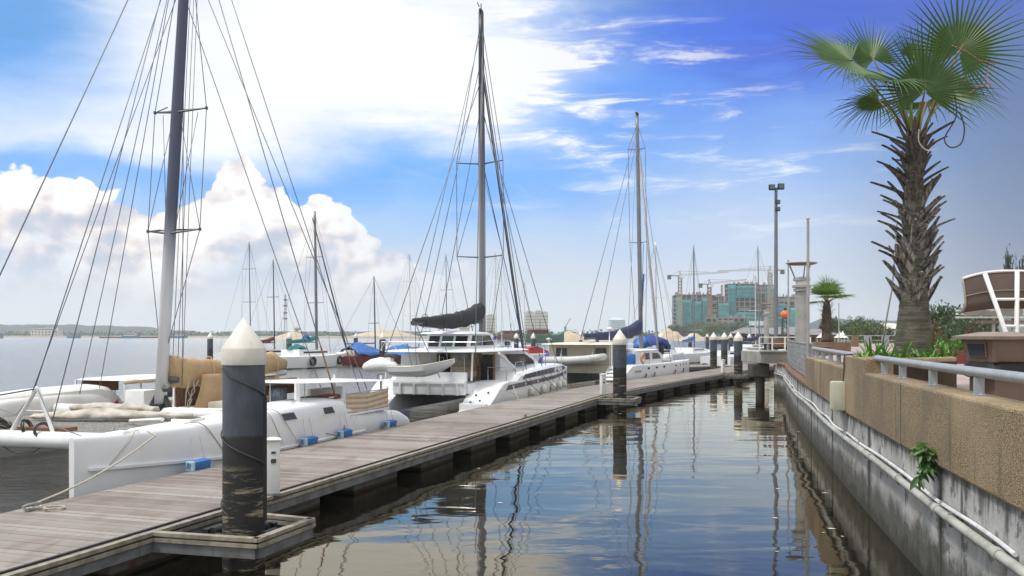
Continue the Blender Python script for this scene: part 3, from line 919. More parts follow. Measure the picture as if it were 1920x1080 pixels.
def sailcover(root, pts, rad, mat, name='sail_cover', seed=0, n=14, flat=.62):
    """a bundled sail in its cover: lumpy, flattened, hanging along the boom"""
    mb = MB(); rings = []
    N = 26
    P_ = [Vector(p) for p in pts]
    for k in range(N + 1):
        u = k / N * (len(P_) - 1); i = min(int(u), len(P_) - 2); f = u - i
        c = P_[i].lerp(P_[i + 1], f); r = rad[i] + (rad[i + 1] - rad[i]) * f
        d = (P_[i + 1] - P_[i]).normalized(); e = d.cross(Vector((0, 0, 1))).normalized(); up = e.cross(d).normalized()
        ring = []
        for j in range(n):
            a = 2 * math.pi * j / n
            q = 1 + .16 * mnoise.noise(Vector((k * .45, math.cos(a) * 1.3, math.sin(a) * 1.3 + seed))) + .07 * math.sin(k * 1.9 + 3 * a)
            ring.append(c + e * math.cos(a) * r * flat * q + up * math.sin(a) * r * q)
        rings.append(ring)
    return mb.loft(rings).build(name, mat, root, smooth=0)
def lensroof(mb, s0, s1, t0, t1, z, th, camber=.06, n=14, slope=0.0):
    """a moulded hard top: rounded plan, cambered, thin at the rim"""
    rings_t, rings_b = [], []
    cs, ct = (s0 + s1) / 2, (t0 + t1) / 2
    for lev, zz in ((1.0, 0), (.985, th * .5), (.9, th), (.5, th + camber * .8), (0.02, th + camber)):
        ring = []
        for k in range(n * 2):
            a = 2 * math.pi * k / (n * 2)
            ca, sa_ = math.cos(a), math.sin(a)
            e = .42
            xs = cs + (s1 - s0) / 2 * lev * math.copysign(abs(ca) ** e, ca)
            ring.append((xs, ct + (t1 - t0) / 2 * lev * math.copysign(abs(sa_) ** e, sa_), z + zz + slope * (xs - s0)))
        rings_t.append(ring)
    mb.loft(rings_t)
def mast_mesh(base, top, rx, ry, n=12):
    base, top = Vector(base), Vector(top)
    mb = MB(); rings = []
    for f in (0, .25, .5, .75, .92, 1.0):
        c = base.lerp(top, f); k = 1 - .28 * max(0, f - .5) * 2
        rings.append([c + Vector((math.cos(2 * math.pi * j / n) * rx * k, math.sin(2 * math.pi * j / n) * ry * k, 0)) for j in range(n)])
    return mb.loft(rings)
def coil(mb, c, r, turns, rad, tilt=(0, 0, 0), seed=0):
    rg = random.Random(seed); pts = []
    m_ = Matrix.Rotation(tilt[0], 3, 'X') @ Matrix.Rotation(tilt[1], 3, 'Y')
    for k in range(turns * 12 + 1):
        a = k / 12 * 2 * math.pi
        rr = r * (1 + .12 * math.sin(k * .7 + seed)); 
        pts.append(Vector(c) + m_ @ Vector((rr * math.cos(a), rr * math.sin(a), rad * 1.2 * k / 12 + .012 * rg.random())))
    mb.tube(pts, rad, 5)

dA = Vector((.3125, .9499, 0)); RZA = math.atan2(dA.y, dA.x)

# ================================================================ boat 1: white sailing catamaran alongside in front
B1 = thing('sailing_catamaran', 'nearest white catamaran with tan sail cover and tall raked mast, behind big pile', 'catamaran', (-6.2, 12.7, 0), RZA)
b1n = [(.70, .05, 1.22, .28), (1.4, .17, 1.225, .36), (2.6, .36, 1.235, .42), (4.3, .51, 1.265, .45), (5.9, .565, 1.345, .45), (7.4, .57, 1.37, .42), (8.35, .56, 1.30, .38), (8.75, .555, 1.10, .36),
       (9.1, .55, .99, .34), (10.3, .52, .92, .3), (11.4, .46, .80, .24), (11.9, .43, .62, .2), (12.15, .40, .42, .18)]
h = hull(b1n, .74, ROUND).build('near_hull', gel, B1, smooth=50)
def surf(st, tc, prof):
    """lateral place of a hull's near skin at (s, z)"""
    dense = crom(st, 4, True)
    def f(s_, z):
        _, hb, zt, zk = st_at(dense, s_)
        sh = z / zt
        for (o0, g0, _), (o1, g1, _) in zip(prof, prof[1:]):
            if g0 <= sh <= g1: return tc - hb * (o0 + (o1 - o0) * (sh - g0) / max(1e-6, g1 - g0))
        return tc - hb
    return f
def skinpanel(sf, s0, s1, zlo, zhi, out=.012, rake=(0, 0), N=6):
    """a thin panel lying on a hull's skin; zlo and zhi are functions of s; rake slants its ends"""
    rings = []
    for k in range(N + 1):
        u = k / N
        sb = s0 + (s1 - s0) * u; stp = s0 + rake[0] + (s1 + rake[1] - s0 - rake[0]) * u
        zb, zt = zlo(sb), zhi(stp)
        tb, tt = sf(sb, zb), sf(stp, zt)
        rings.append([(sb, tb + .03, zb), (sb, tb - out, zb), (stp, tt - out, zt), (stp, tt + .03, zt)])
    return MB().loft(rings)
sf1 = surf(b1n, .74, ROUND)
for s0, s1 in ((5.62, 6.10), (7.22, 7.66)):
    w = skinpanel(sf1, s0 - .05, s1 + .05, lambda s_: 1.04, lambda s_: 1.225, .014, (-.05, -.12)).build('porthole_frame', white_p, h)
    skinpanel(sf1, s0, s1, lambda s_: 1.065, lambda s_: 1.205, .022, (-.04, -.10)).build('porthole_glass', glass_b, w)
b1f = [(s_ + .2, hb, zt, zk) for s_, hb, zt, zk in b1n]
h2 = hull(b1f, 8.0, ROUND).build('far_hull', gel_old, B1, smooth=50)
m_ = MB(); m_.slab([(8.5, 7.43, .86), (9.9, 7.44, .86), (9.9, 7.44, .90), (8.5, 7.43, .90)], .012); m_.build('dark_stripe', dkgrey, h2)
m_ = MB(); m_.prism([(9.0, 1.02), (9.07, .94), (9.14, 1.02), (9.07, 1.10)], 'y', 7.425, 7.45); m_.build('red_diamond_mark', red_p, h2)
# far-hull coachroof that rises behind the bow
m_ = MB(); rings = []
for s_, hb, z in ((4.2, .1, 1.28), (5.5, .38, 1.42), (7.0, .46, 1.5), (8.6, .48, 1.52), (9.0, .46, 1.44), (9.4, .40, 1.20)):
    rings.append([(s_, 8.0 - hb, 1.0), (s_, 8.0 - hb, z - .12), (s_, 8.0 - hb * .75, z - .02), (s_, 8.0, z), (s_, 8 + hb * .75, z - .02), (s_, 8.0 + hb, z - .12), (s_, 8 + hb, 1.0)])
m_.loft(rings); m_.build('coachroof', gel_old, h2, smooth=45)
skinpanel(sf1, .95, 9.2, lambda s_: .70 - .058 * (s_ - .95) if s_ < 4.8 else .477, lambda s_: (.70 - .058 * (s_ - .95) if s_ < 4.8 else .477) + .045, .045, (0, 0), 40).build('spray_rail', gel, h, smooth=20)
# beams and net
m_ = MB(); m_.tube([(2.5, .8, .98), (2.45, 2.5, .93), (2.42, 4.35, .92), (2.45, 6.2, .93), (2.5, 8.0, .98)], [.12, .155, .16, .155, .12], 14); m_.build('front_beam', gel, B1, smooth=0)
m_ = MB(); m_.tube([(7.07, .8, .98), (7.07, 4.35, .96), (7.07, 8.0, .98)], .17, 14); m_.build('main_beam', gel, B1, smooth=0)
m_ = MB(); m_.tube([(10.9, .8, .82), (10.9, 8.0, .82)], .14, 12); m_.build('aft_beam', gel, B1, smooth=0)
net, nt_, np_ = newmat('net_webbing')
nv_ = nt_.n('ShaderNodeTexVoronoi', feature='DISTANCE_TO_EDGE'); nt_.put(nv_.inputs['Vector'], obco(nt_)); nv_.inputs['Scale'].default_value = 16
np_.inputs['Base Color'].default_value = (.30, .29, .26, 1); np_.inputs['Roughness'].default_value = .9
nt_.put(np_.inputs['Alpha'], nt_.sstep(nv_.outputs['Distance'], .085, .05, .04, 1.0))
m_ = MB(); m_.slab([(2.75, 1.35, .93), (2.75, 7.4, .93), (6.85, 7.4, .95), (6.85, 1.35, .95)], .02); m_.build('trampoline_net', net, B1)
m_ = MB()
for k in range(46):
    tt = 1.4 + k * .13
    m_.tube([(6.84, tt, .965), (6.95, tt + .05, 1.0)], .012, 4)
for k in range(30):
    m_.tube([(2.8 + k * .135, 1.36, .95), (2.83 + k * .135, 1.16, 1.02)], .012, 4)
m_.build('net_lacing', rope_w, B1)
m_ = MB(); m_.slab([(7.2, 2.4, .92), (7.2, 6.6, .92), (11.0, 6.6, .88), (11.0, 2.4, .88)], .05); m_.build('bridge_deck', deckw, B1)
# A-frame on the front beam, anchor gear, coils
m_ = MB(); ap = (2.45, 3.22, 1.86)
m_.tube([(2.45, 3.85, 1.02), ap], .035, 8); m_.tube([(2.45, 2.85, 1.02), ap], .035, 8); m_.tube([(2.45, 3.53, 1.44), (2.45, 3.05, 1.44)], .014, 6)
m_.build('martingale_frame', white_p, B1, smooth=40)
m_ = MB(); m_.box((2.7, 4.2, 1.02), (.5, 1.3, .12), bev=.01); m_.box((2.75, 3.3, 1.09), (.4, 1.0, .07)); m_.build('anchor_board', brown_w, B1)
m_ = MB(); coil(m_, (2.5, 3.55, 1.1), .16, 4, .012, (1.2, .3, 0), 1); coil(m_, (2.45, 3.1, 1.08), .14, 4, .012, (1.3, -.5, 0), 2); coil(m_, (2.6, 4.3, 1.14), .2, 5, .014, (.5, .2, 0), 3)
m_.tube([(2.4, 4.6, .95), (2.38, 4.0, .84), (2.36, 3.2, .80), (2.4, 2.6, .84)], .012, 5); m_.tube([(2.36, 4.1, .86), (2.33, 3.6, .68), (2.36, 3.2, .72), (2.36, 2.9, .88)], .012, 5)
m_.build('rope_coil', rope_d, B1)
# folded sail lying on the net
def lump(mb, pts, rad, seed, fl=.6, n=16, N=34):
    rings = []
    P_ = [Vector(p) for p in pts]
    for k in range(N + 1):
        u = k / N * (len(P_) - 1); i = min(int(u), len(P_) - 2); f = u - i
        c = P_[i].lerp(P_[i + 1], f); r = rad[i] + (rad[i + 1] - rad[i]) * f
        d = (P_[i + 1] - P_[i]).normalized(); e = d.cross(Vector((0, 0, 1))).normalized()
        ring = []
        for j in range(n):
            a = 2 * math.pi * j / n
            q = 1 + .35 * mnoise.noise(Vector((k * .3, math.cos(a) * 1.6 + seed, math.sin(a) * 1.6))) + .12 * mnoise.noise(Vector((k * .9, a * 2, seed)))
            ring.append(c + e * math.cos(a) * r * q * 1.25 + Vector((0, 0, 1)) * max(math.sin(a) * r * fl * q, -.06))
        rings.append(ring)
    mb.loft(rings)
m_ = MB(); lump(m_, [(5.2, 6.2, 1.02), (5.3, 5.4, 1.05), (5.5, 4.6, 1.06), (5.7, 3.9, 1.05), (6.3, 2.9, 1.02)], [.08, .18, .25, .17, .09], 4); m_.build('folded_sail', pale_can, B1, smooth=0)
m_ = MB(); lump(m_, [(6.75, 6.6, 1.08), (6.6, 5.4, 1.1), (6.55, 4.6, 1.1), (6.6, 4.1, 1.08)], [.1, .15, .15, .11], 9, .9); m_.build('rolled_sail', pale_can, B1, smooth=0)
m_ = MB(); m_.box((7.35, 5.15, 1.27), (.5, .55, .46), bev=.03); m_.build('locker_box', white_p, B1, smooth=30)
# mast, spreaders, boom
def m1(z): return Vector((7.07 + .084 * (z - 1.0), 4.4, z))
mast = mast_mesh(m1(1.12), m1(14.6), .16, .125).build('mast', alu_w, B1, smooth=0)
mast.data.materials.clear()
mm, tt_, pp_ = newmat('mast_two_tone')
sp = tt_.n('ShaderNodeSeparateXYZ'); tt_.put(sp.inputs[0], obco(tt_))
nz = tt_.noise(tt_.mapping(obco(tt_), scale=(3, 3, .3)), 2, 4)
tt_.put(pp_.inputs['Base Color'], tt_.mix(tt_.sstep(tt_.m('ADD', sp.outputs[2], nz), 3.5, 6.5), (.66, .67, .70), (.055, .065, .115)))
pp_.inputs['Roughness'].default_value = .4
mast.data.materials.append(mm)
m_ = MB(); m_.box((7.07, 4.4, 1.13), (.3, .3, .16), bev=.02); m_.tube([(7.07, 4.62, 1.08), (7.07, 4.5, 1.4)], [.1, .05], 8); m_.tube([(7.1, 4.18, 1.08), (7.12, 4.3, 1.38)], [.1, .05], 8); m_.build('mast_boot', black, mast)
m_ = MB(); m_.tube([m1(1.75) + Vector((.16, -.12, 0)), m1(1.75) + Vector((.2, -.3, 0))], [.09, .075], 12); m_.tube([m1(1.55) + Vector((-.05, -.12, 0)), m1(1.55) + Vector((-.05, -.28, 0))], [.07, .06], 12); m_.build('winch', dkgrey, mast, smooth=40)
for z in (5.22, 8.12):
    m_ = MB(); c = m1(z); hw = .74
    for sg in (-1, 1):
        tip = c + Vector((.12, sg * hw, .06))
        m_.tube([c + Vector((-.1, 0, -.04)), tip], [.03, .018], 6); m_.tube([c + Vector((.2, 0, .08)), tip], [.022, .016], 6)
        m_.box(tip, (.06, .04, .07))
    m_.tube([c + Vector((-.34, -.0, .02)), c + Vector((.12, .74, .06))], .014, 5)
    m_.build('spreader', dkgrey, mast)
R1 = .0105
tops = m1(14.3)
for sg in (-1, 1):
    a = m1(12.8)
    pts = [a, m1(8.12) + Vector((.12, sg * .74, .06)), m1(5.22) + Vector((.12, sg * .74, .06)), m1(2.6) + Vector((0, sg * .12, 0))]
    MB().tube(pts, R1, 5).build('diamond_stay', wire, B1)
    line(B1, m1(8.0) + Vector((0, sg * .1, 0)), m1(5.22) + Vector((.12, sg * .74, .06)), R1 * .8, name='diamond_stay')
    line(B1, m1(5.1) + Vector((0, sg * .1, 0)), m1(8.12) + Vector((.12, sg * .5, -.02)), R1 * .8, name='diamond_stay')
line(B1, m1(14.3), (1.2, 4.4, 1.0), .013, name='forestay')
line(B1, m1(13.0), (2.45, 3.3, 1.8), R1); line(B1, m1(13.8), (2.45, 2.95, 1.05), R1)
line(B1, m1(13.4), (7.9, 7.55, 1.25), R1, name='shroud'); line(B1, m1(14.0), (8.6, 7.6, 1.25), R1, name='shroud'); line(B1, m1(11.5), (6.4, 7.6, 1.2), R1, name='shroud')
line(B1, m1(13.4), (8.15, .17, .62), .012, name='shroud'); line(B1, m1(14.0), (9.3, .2, .9), R1, name='shroud'); line(B1, m1(12.2), (9.9, .25, .85), R1, name='shroud')
m_ = MB(); a, b = m1(13.4), Vector((8.15, .17, .62)); m_.tube([b, b.lerp(a, .045)], .026, 8); m_.build('turnbuckle', galv, B1)
m_ = MB(); m_.tube([b.lerp(a, .05), b.lerp(a, .15)], .02, 8); m_.build('shroud_sleeve', brown_w, B1)
line(B1, m1(11.0), (10.5, 2.0, 1.0), R1); line(B1, m1(11.0), (10.5, 6.5, 1.0), R1)
for k, (o, zt_) in enumerate(((.2, 13.8), (.26, 13.5), (.32, 12.9))):
    line(B1, m1(zt_) + Vector((o, -.05 * k, 0)), m1(1.6) + Vector((o + .15, -.1 * k, 0)), .008, name='halyard')
m_ = MB(); m_.tube([m1(1.62) + Vector((.15, 0, 0)), (12.3, 4.4, 1.72)], .085, 10); m_.build('boom', alu_w, B1, smooth=0)
sailcover(B1, [(7.32, 4.4, 1.92), (8.2, 4.4, 1.88), (9.2, 4.4, 1.90), (10.4, 4.4, 1.97), (11.6, 4.4, 2.02), (12.35, 4.4, 1.95)], [.42, .36, .27, .28, .32, .12], tan, seed=2, flat=.5)
for k in range(5):
    c = Vector((7.9 + k * .95, 4.4, 1.93)); r = .33
    MB().tube([c + Vector((.03 * math.sin(j), math.cos(j * .63) * r * .6, math.sin(j * .63) * r * 1.03)) for j in range(11)], .011, 5).build('sail_tie', beige, B1)
# tan side curtain hanging from the boom and the central pod
m_ = MB()
def curt(u, v):
    s0 = 8.12 + u * 2.4; 
    return (s0 - .35 * v * v * (1 - u), 4.02 + .06 * math.sin(u * 17 + v * 2) + .04 * math.sin(u * 5), 1.84 - v * .94)
m_.grid(curt, 26, 8); o = m_.build('side_curtain', tan, B1, smooth=0)
so_ = o.modifiers.new('thick', 'SOLIDIFY'); so_.thickness = .012
m_ = MB(); lensroof(m_, 9.4, 12.0, 4.2, 6.2, 1.68, .04); pod = m_.build('pod_roof', white_p, B1, smooth=40)
m_ = MB()
for s_, t_ in ((9.6, 4.35), (11.8, 4.35), (11.8, 6.05), (9.6, 6.05)): MB().tube([(s_, t_, .9), (s_, t_, 1.7)], .03, 8).build('pod_post', white_p, pod)
m_ = MB()
def curt2(u, v): return (10.3 + u * 1.6, 4.3 + .03 * math.sin(u * 20), 1.66 - v * .74)
m_.grid(curt2, 18, 4); o = m_.build('pod_curtain', tan, pod, smooth=0); o.modifiers.new('thick', 'SOLIDIFY').thickness = .012
m_ = MB(); m_.box((10.7, 6.0, 1.26), (2.2, .03, .75)); m_.build('pod_back_panel', brown_w, pod)
# hull cockpits with hard tops
def cockpit(root, s0, s1, t0, t1, z0, zr, panel_m, back, slope=0.0):
    m_ = MB(); lensroof(m_, s0, s1, t0, t1, zr, .035, .03, 14, slope); rf = m_.build('hard_top', white_p, root, smooth=40)
    m_ = MB(); i = .14
    for s_, t_ in ((s0 + i, t0 + i), (s1 - .5, t0 + i), (s0 + i, t1 - i), (s1 - .5, t1 - i), ((s0 + s1) / 2, t1 - i)):
        MB().box((s_, t_, (z0 + zr) / 2), (.05, .05, zr - z0)).build('roof_post', white_p, rf)
    m_ = MB(); m_.box((s0 + (s1 - s0) * .28, back, zr - .17), ((s1 - s0) * .42, .035, .36)); m_.build('side_panel', panel_m, rf)
    return rf
rf = cockpit(B1, 6.5, 11.05, .32, 1.95, .95, 1.77, brown_w, 1.8, -.036)
m_ = MB(); lump(m_, [(6.8, 1.75, 1.70), (7.6, 1.78, 1.70), (8.6, 1.75, 1.66)], [.05, .07, .05], 5, 1.0); m_.build('rolled_curtain', beige, rf, smooth=0)
m_ = MB(); m_.tube([(6.62, .5, 1.15), (6.62, .5, 1.78)], .045, 10); m_.build('deck_pipe', white_p, B1, smooth=40)
m_ = MB(); m_.box((7.0, 1.2, 1.42), (.32, .3, .42), bev=.06); m_.build('outboard_cowl', M('outboard_blue_black', (.03, .05, .09), .4, col2=(.4, .42, .45), scale=9, amt=.5), B1, smooth=30)
m_ = MB(); m_.box((10.0, 1.75, 1.30), (1.6, .12, .34), bev=.04); m_.build('seat_back', white_p, B1, smooth=30)
m_ = MB(); m_.box((9.6, 1.5, 1.25), (.9, .35, .12), bev=.04); m_.build('red_cushion', red_p, B1)
m_ = MB(); m_.box((8.9, 1.5, 1.26), (.5, .35, .12), bev=.04); m_.build('green_cushion', M('olive_cushion', (.12, .15, .05), .9), B1)
# canvas lee cloth on its rail
m_ = MB()
def lee(u, v): return (8.25 + u * 2.15, .20 + .012 * math.sin(v * 22 + 6 * abs(u - .45)) , 1.43 - v * .44 - .018 * math.sin(u * 3.1) * (1 - v))
m_.grid(lee, 22, 22); o = m_.build('lee_cloth', beige, B1, smooth=0); o.modifiers.new('thick', 'SOLIDIFY').thickness = .01
m_ = MB(); m_.tube([(8.22, .2, 1.44), (10.43, .2, 1.44)], .016, 6); m_.tube([(8.22, .2, .97), (10.43, .2, .97)], .016, 6)
for s_ in (8.25, 9.3, 10.4): m_.tube([(s_, .21, .9), (s_, .21, 1.5)], .016, 6)
m_.build('guard_rail', stain, B1)
m_ = MB()
def apron(u, v): return (8.5 + u * 2.0, .18 + .05 * v, .94 - v * .07 - .05 * math.sin(u * math.pi))
m_.box((9.4, .42, .95), (2.1, .5, .05), bev=.02); m_.build('cockpit_coaming', gel, B1, smooth=30)
far_rf = cockpit(B1, 8.9, 12.0, 7.0, 8.9, .95, 1.60, brown_w, 8.6)
m_ = MB(); lump(m_, [(9.0, 7.1, 1.56), (10.2, 7.08, 1.57), (11.5, 7.1, 1.56)], [.05, .07, .06], 12, 1.0); m_.build('rolled_curtain', beige, far_rf, smooth=0)
m_ = MB(); m_.box((11.0, 7.4, 1.28), (.5, .04, .5)); m_.build('dark_cover', dkgrey, far_rf)
# ropes draped over the near hull
def drape(root, s0, s1, z1, r, mat=rope_w, nm='hull_lashing'):
    pts = []
    for k in range(10):
        f = k / 9; s_ = s0 + (s1 - s0) * f
        hb = st_at(b1n, s_)[1]; zt = st_at(b1n, s_)[2]
        if f < .3: o, z = .55 + f * 1.3, zt + .012
        elif f < .42: o, z = .97, zt * .955
        else: o, z = 1.0, zt * .9 - (zt * .9 - z1) * (f - .42) / .58
        pts.append((s_, .74 - hb * o - .014, z))
    MB().tube(pts, r, 5).build(nm, mat, root)
drape(B1, 3.0, 3.9, .56, .010); drape(B1, 4.9, 5.6, .6, .007); drape(B1, 5.1, 6.1, .6, .007); drape(B1, 1.95, 1.3, .75, .010, rope_w)
line(B1, (5.4, .9, 1.36), (7.6, .1, .56), .008, rope_d, 'hull_lashing', .06)
for k, (s_, lb) in enumerate(((2.8, 'nearest blue fender, left of the big pile on the walkway edge'), (6.4, 'blue fender just right of the big pile with its rope across it'),
                              (7.92, 'blue fender below the shroud turnbuckle'), (10.25, 'farthest blue fender near the stern of the front catamaran'))):
    w = Vector((-6.2, 12.7, 0)) + dA * s_ + Vector((-dA.y, dA.x, 0)) * .06
    t = thing('boat_fender', lb, 'fender', (w.x, w.y, .5), RZA, 'flat blue fenders')
    MB().box((0, 0, .075), (.50, .15, .165), rot=Matrix.Rotation(.18, 3, 'X') , bev=.03).build('pad', fender_blue, t, smooth=30)
    m_ = MB(); m_.box((-.22, -.01, .075), (.06, .158, .172), bev=.02); m_.build('end_band', M('pale_blue_band', (.35, .5, .62), .6) if k == 0 else MATS['pale_blue_band'], t)
    for sg in (-1, 1): MB().tube([(.15 * sg, 0, .16), (.12 * sg, .07, .55)], .006, 5).build('lanyard', rope_w, t)
# deck fittings, ropes round the mast foot
for s_, w_ in ((3.4, .42), (4.7, .5)):
    zt = st_at(b1n, s_)[2]
    o = MB().box((s_, .74, zt + .022), (w_, .42, .05), bev=.015).build('deck_hatch', white_p, h, smooth=30)
    MB().box((s_, .74, zt + .05), (w_ - .1, .32, .012)).build('hatch_pane', glass_b, o)
for s_ in (1.7, 6.4, 8.0):
    zt = st_at(b1n, s_)[2]; hb = st_at(b1n, s_)[1]
    MB().tube([(s_ - .13, .74 - hb * .55, zt + .06), (s_, .74 - hb * .55, zt + .045), (s_ + .13, .74 - hb * .55, zt + .06)], [.012, .022, .012], 6).build('deck_cleat', stain, h)
for s_ in (5.2, 6.6, 8.0):
    zt = st_at(b1n, s_)[2]; hb = st_at(b1n, s_)[1]
    MB().tube([(s_, .74 + hb * .7, zt - .02), (s_, .74 + hb * .7, zt + .5)], .011, 6).build('stanchion', stain, h)
rg = random.Random(17)
for k in range(9):
    a = Vector((7.5 + rg.uniform(0, 1.0), 4.3 + rg.uniform(-.3, .15), 1.70)); e = Vector((a.x + rg.uniform(-.2, .3), a.y + rg.uniform(-.2, .2), .98))
    MB().tube([a, a.lerp(e, .35) + Vector((rg.uniform(-.12, .12), rg.uniform(-.1, .1), 0)), a.lerp(e, .7) + Vector((rg.uniform(-.1, .1), 0, 0)), e], .013, 5).build('hanging_rope', rope_w if k % 3 else rope_d, B1, smooth=0)
m_ = MB(); m_.box((8.4, 3.4, 1.06), (.9, .7, .28), bev=.04); m_.build('deck_locker', cream, B1, smooth=30)
m_ = MB(); m_.box((9.0, 3.2, 1.14), (.5, .06, .42), bev=.02); m_.build('folding_chair_back', beige, B1)
for k in range(2):
    m_ = MB(); coil(m_, (7.6 + k * .5, 3.7 - k * .3, .98), .15, 4, .013, (.1, .1, 0), 20 + k); m_.build('rope_coil', rope_w, B1)
MB().tube([(2.45, 3.22, 1.84), (1.6, 2.0, 1.3), (1.0, .8, 1.22)], .010, 5).build('bridle_wire', wire, B1)
MB().tube([(2.45, 3.22, 1.84), (4.2, 5.6, 1.15), (5.2, 7.3, 1.2)], .010, 5).build('bridle_wire', wire, B1)
MB().tube([(2.45, 3.22, 1.84), (1.2, 5.4, 1.4), (.9, 7.6, 1.2)], .013, 5).build('bridle_wire', rope_d, B1)
MB().tube([(5.2, 3.6, 1.0), (3.4, 1.3, 1.26)], .035, 8).build('spare_pole', white_p, B1)
# mooring line from the bow to the near cleat
bw = Vector((-6.2, 12.7, 0)) + dA * 2.0 + Vector((-dA.y, dA.x, 0)) * .45
m_ = MB(); a = bw + Vector((0, 0, 1.22)); b = Vector((cl1.location.x, cl1.location.y, .57))
pts = [a, a + Vector((.22, -.2, -.05))] + [(a + Vector((.22, -.2, -.05))).lerp(b, f) - Vector((0, 0, .10 * math.sin(math.pi * f))) for f in (.2, .4, .6, .8, 1)]
m_.tube(pts, .014, 6); coil(m_, b - Vector((0, 0, .05)), .10, 2, .012, (0, 0, 0), 5); coil(m_, b + Vector((.28, .03, -.058)), .12, 2, .011, (0, 0, 0), 6)
o = m_.build('mooring_rope', rope_w); tag(o, 'pale rope from the front catamaran bow to the near left cleat', 'rope')
m_ = MB(); a = Vector((-6.2, 12.7, 0)) + dA * 2.4 + Vector((-dA.y, dA.x, 0)) * 4.6 + Vector((0, 0, .9)); b = G(240, 905, .5) 
pts = [a.lerp(Vector((-7.25, 11.4, .3)), f) - Vector((0, 0, .25 * math.sin(math.pi * f))) for f in [k / 10 for k in range(11)]]
m_.tube(pts, .010, 6); o = m_.build('mooring_rope', rope_d); tag(o, 'slack dark rope running low over the water at the far left', 'rope')

# ================================================================ boat 2: white cruising catamaran with flybridge
B2 = thing('cruising_catamaran', 'white flybridge catamaran with furled black sail and stern steps, mid walkway', 'catamaran', (-1.17, 28.0, 0), RZA)
b2 = [(2.0, .50, .20, .25), (2.35, .52, .42, .3), (3.6, .60, 1.08, .4), (5.2, .68, 1.12, .5), (7.5, .72, 1.16, .5), (10.0, .66, 1.20, .5), (12.0, .48, 1.24, .5), (13.6, .25, 1.27, .45), (14.5, .03, 1.30, .35)]
T2 = .85
def b2t(s_, z=1.0): return T2 - st_at(b2, s_)[1]
hn = hull(b2, T2, HARD, 3).build('near_hull', gel, B2, smooth=28)
b2f = [(s_, hb, zt, zk) for s_, hb, zt, zk in b2]
hf = hull(b2f, 4.6, HARD, 3).build('far_hull', gel, B2, smooth=28)
# stern steps let into the sloping transom
for hh, tc in ((hn, T2), (hf, 4.6)):
    for k in range(4):
        s_ = 2.25 + k * .36; z = .37 + k * .195
        MB().box((s_ + .26, tc, z), (.5, .92, .05), bev=.012).build('stern_step', deckw, hh)
    MB().box((2.14, tc, .30), (.16, .98, .36), bev=.03).build('transom_lip', gel, hh, smooth=30)
m_ = MB()
for s_, t_ in ((2.5, .75), (2.8, 1.0), (2.95, .6), (2.4, 1.05)):
    m_.box((s_, t_, .45 + (s_ - 2.3) * .55), (.08, .05, .05))
m_.build('step_fitting', dkgrey, hn)
# raised deck with its side windows, and the grey stripe below
m_ = MB(); rings = []
for s_, zt in ((4.6, 1.13), (5.4, 1.40), (7.5, 1.50), (10, 1.55), (12.2, 1.53), (13.3, 1.42), (14.2, 1.32)):
    hb = st_at(b2, s_)[1] * .99; zb = st_at(b2, s_)[2] - .03
    rings.append([(s_, T2 - hb, zb), (s_, T2 - hb * .985, zt - .12), (s_, T2 - hb * .84, zt - .02), (s_, T2, zt + .02), (s_, T2 + hb * .84, zt), (s_, T2 + hb, zb)])
m_.loft(rings); rd = m_.build('raised_deck', gel, hn, smooth=35)
m_ = MB(); rings = []
for r_ in rings: pass
rings = []
for s_, zt in ((4.6, 1.13), (5.4, 1.40), (7.5, 1.50), (10, 1.55), (12.2, 1.53), (13.3, 1.42), (14.2, 1.32)):
    hb = st_at(b2, s_)[1] * .99; zb = st_at(b2, s_)[2] - .03
    rings.append([(s_, 4.6 - hb, zb), (s_, 4.6 - hb * .84, zt), (s_, 4.6, zt + .02), (s_, 4.6 + hb * .84, zt), (s_, 4.6 + hb, zb)])
m_.loft(rings); m_.build('raised_deck', gel, hf, smooth=35)
def skin2(s_, z):
    """near face of the raised deck"""
    hb = st_at(b2, s_)[1] * .99; zb = st_at(b2, s_)[2] - .03
    zt = st_at([(4.6, 1.13), (5.4, 1.40), (7.5, 1.50), (10, 1.55), (12.2, 1.53), (13.3, 1.42), (14.2, 1.32)], s_)[1] - .12
    f = max(0, min(1, (z - zb) / max(.02, zt - zb)))
    return T2 - hb * (1 - .015 * f) - .006
RD = [(5.4, 1.27), (7.5, 1.365), (10, 1.42), (12.2, 1.40), (13.3, 1.315)]
edges = [5.5, 7.3, 9.0, 10.6, 11.9, 13.1]
for k, (a, b) in enumerate(zip(edges, edges[1:])):
    skinpanel(skin2, a + .05, b - .05, lambda s_: st_at(b2, s_)[2] + .035, lambda s_: st_at(RD, s_)[1] + .03, .012, (.30 if k == 0 else 0, -.4 if k == 4 else 0)).build('hull_window', glass_b, rd)
stripe_m = M('grey_stripe', (.115, .11, .12), .5, col2=(.09, .085, .09), scale=2)
sf2 = surf(b2, T2, HARD)
edges = [3.75, 4.55, 6.9, 8.9, 10.6, 11.9, 13.3]
for k, (a, b) in enumerate(zip(edges, edges[1:])):
    skinpanel(sf2, a + .03, b - .03, lambda s_: st_at(b2, s_)[2] * .955 - .205 + .045 * (s_ - 4) / 9, lambda s_: st_at(b2, s_)[2] * .955 - .03, .012, (.22 if k == 0 else .06, .06)).build('hull_stripe', stripe_m, hn)
for s_ in (5.8, 7.35, 9.2, 10.0, 12.2):
    z = st_at(b2, s_)[2] * .955 - .105
    MB().tube([(s_, sf2(s_, z) - .01, z), (s_, sf2(s_, z) - .026, z)], [.05, .055], 10).build('port_light', white_p if s_ not in (9.2, 10.0) else glass, hn)
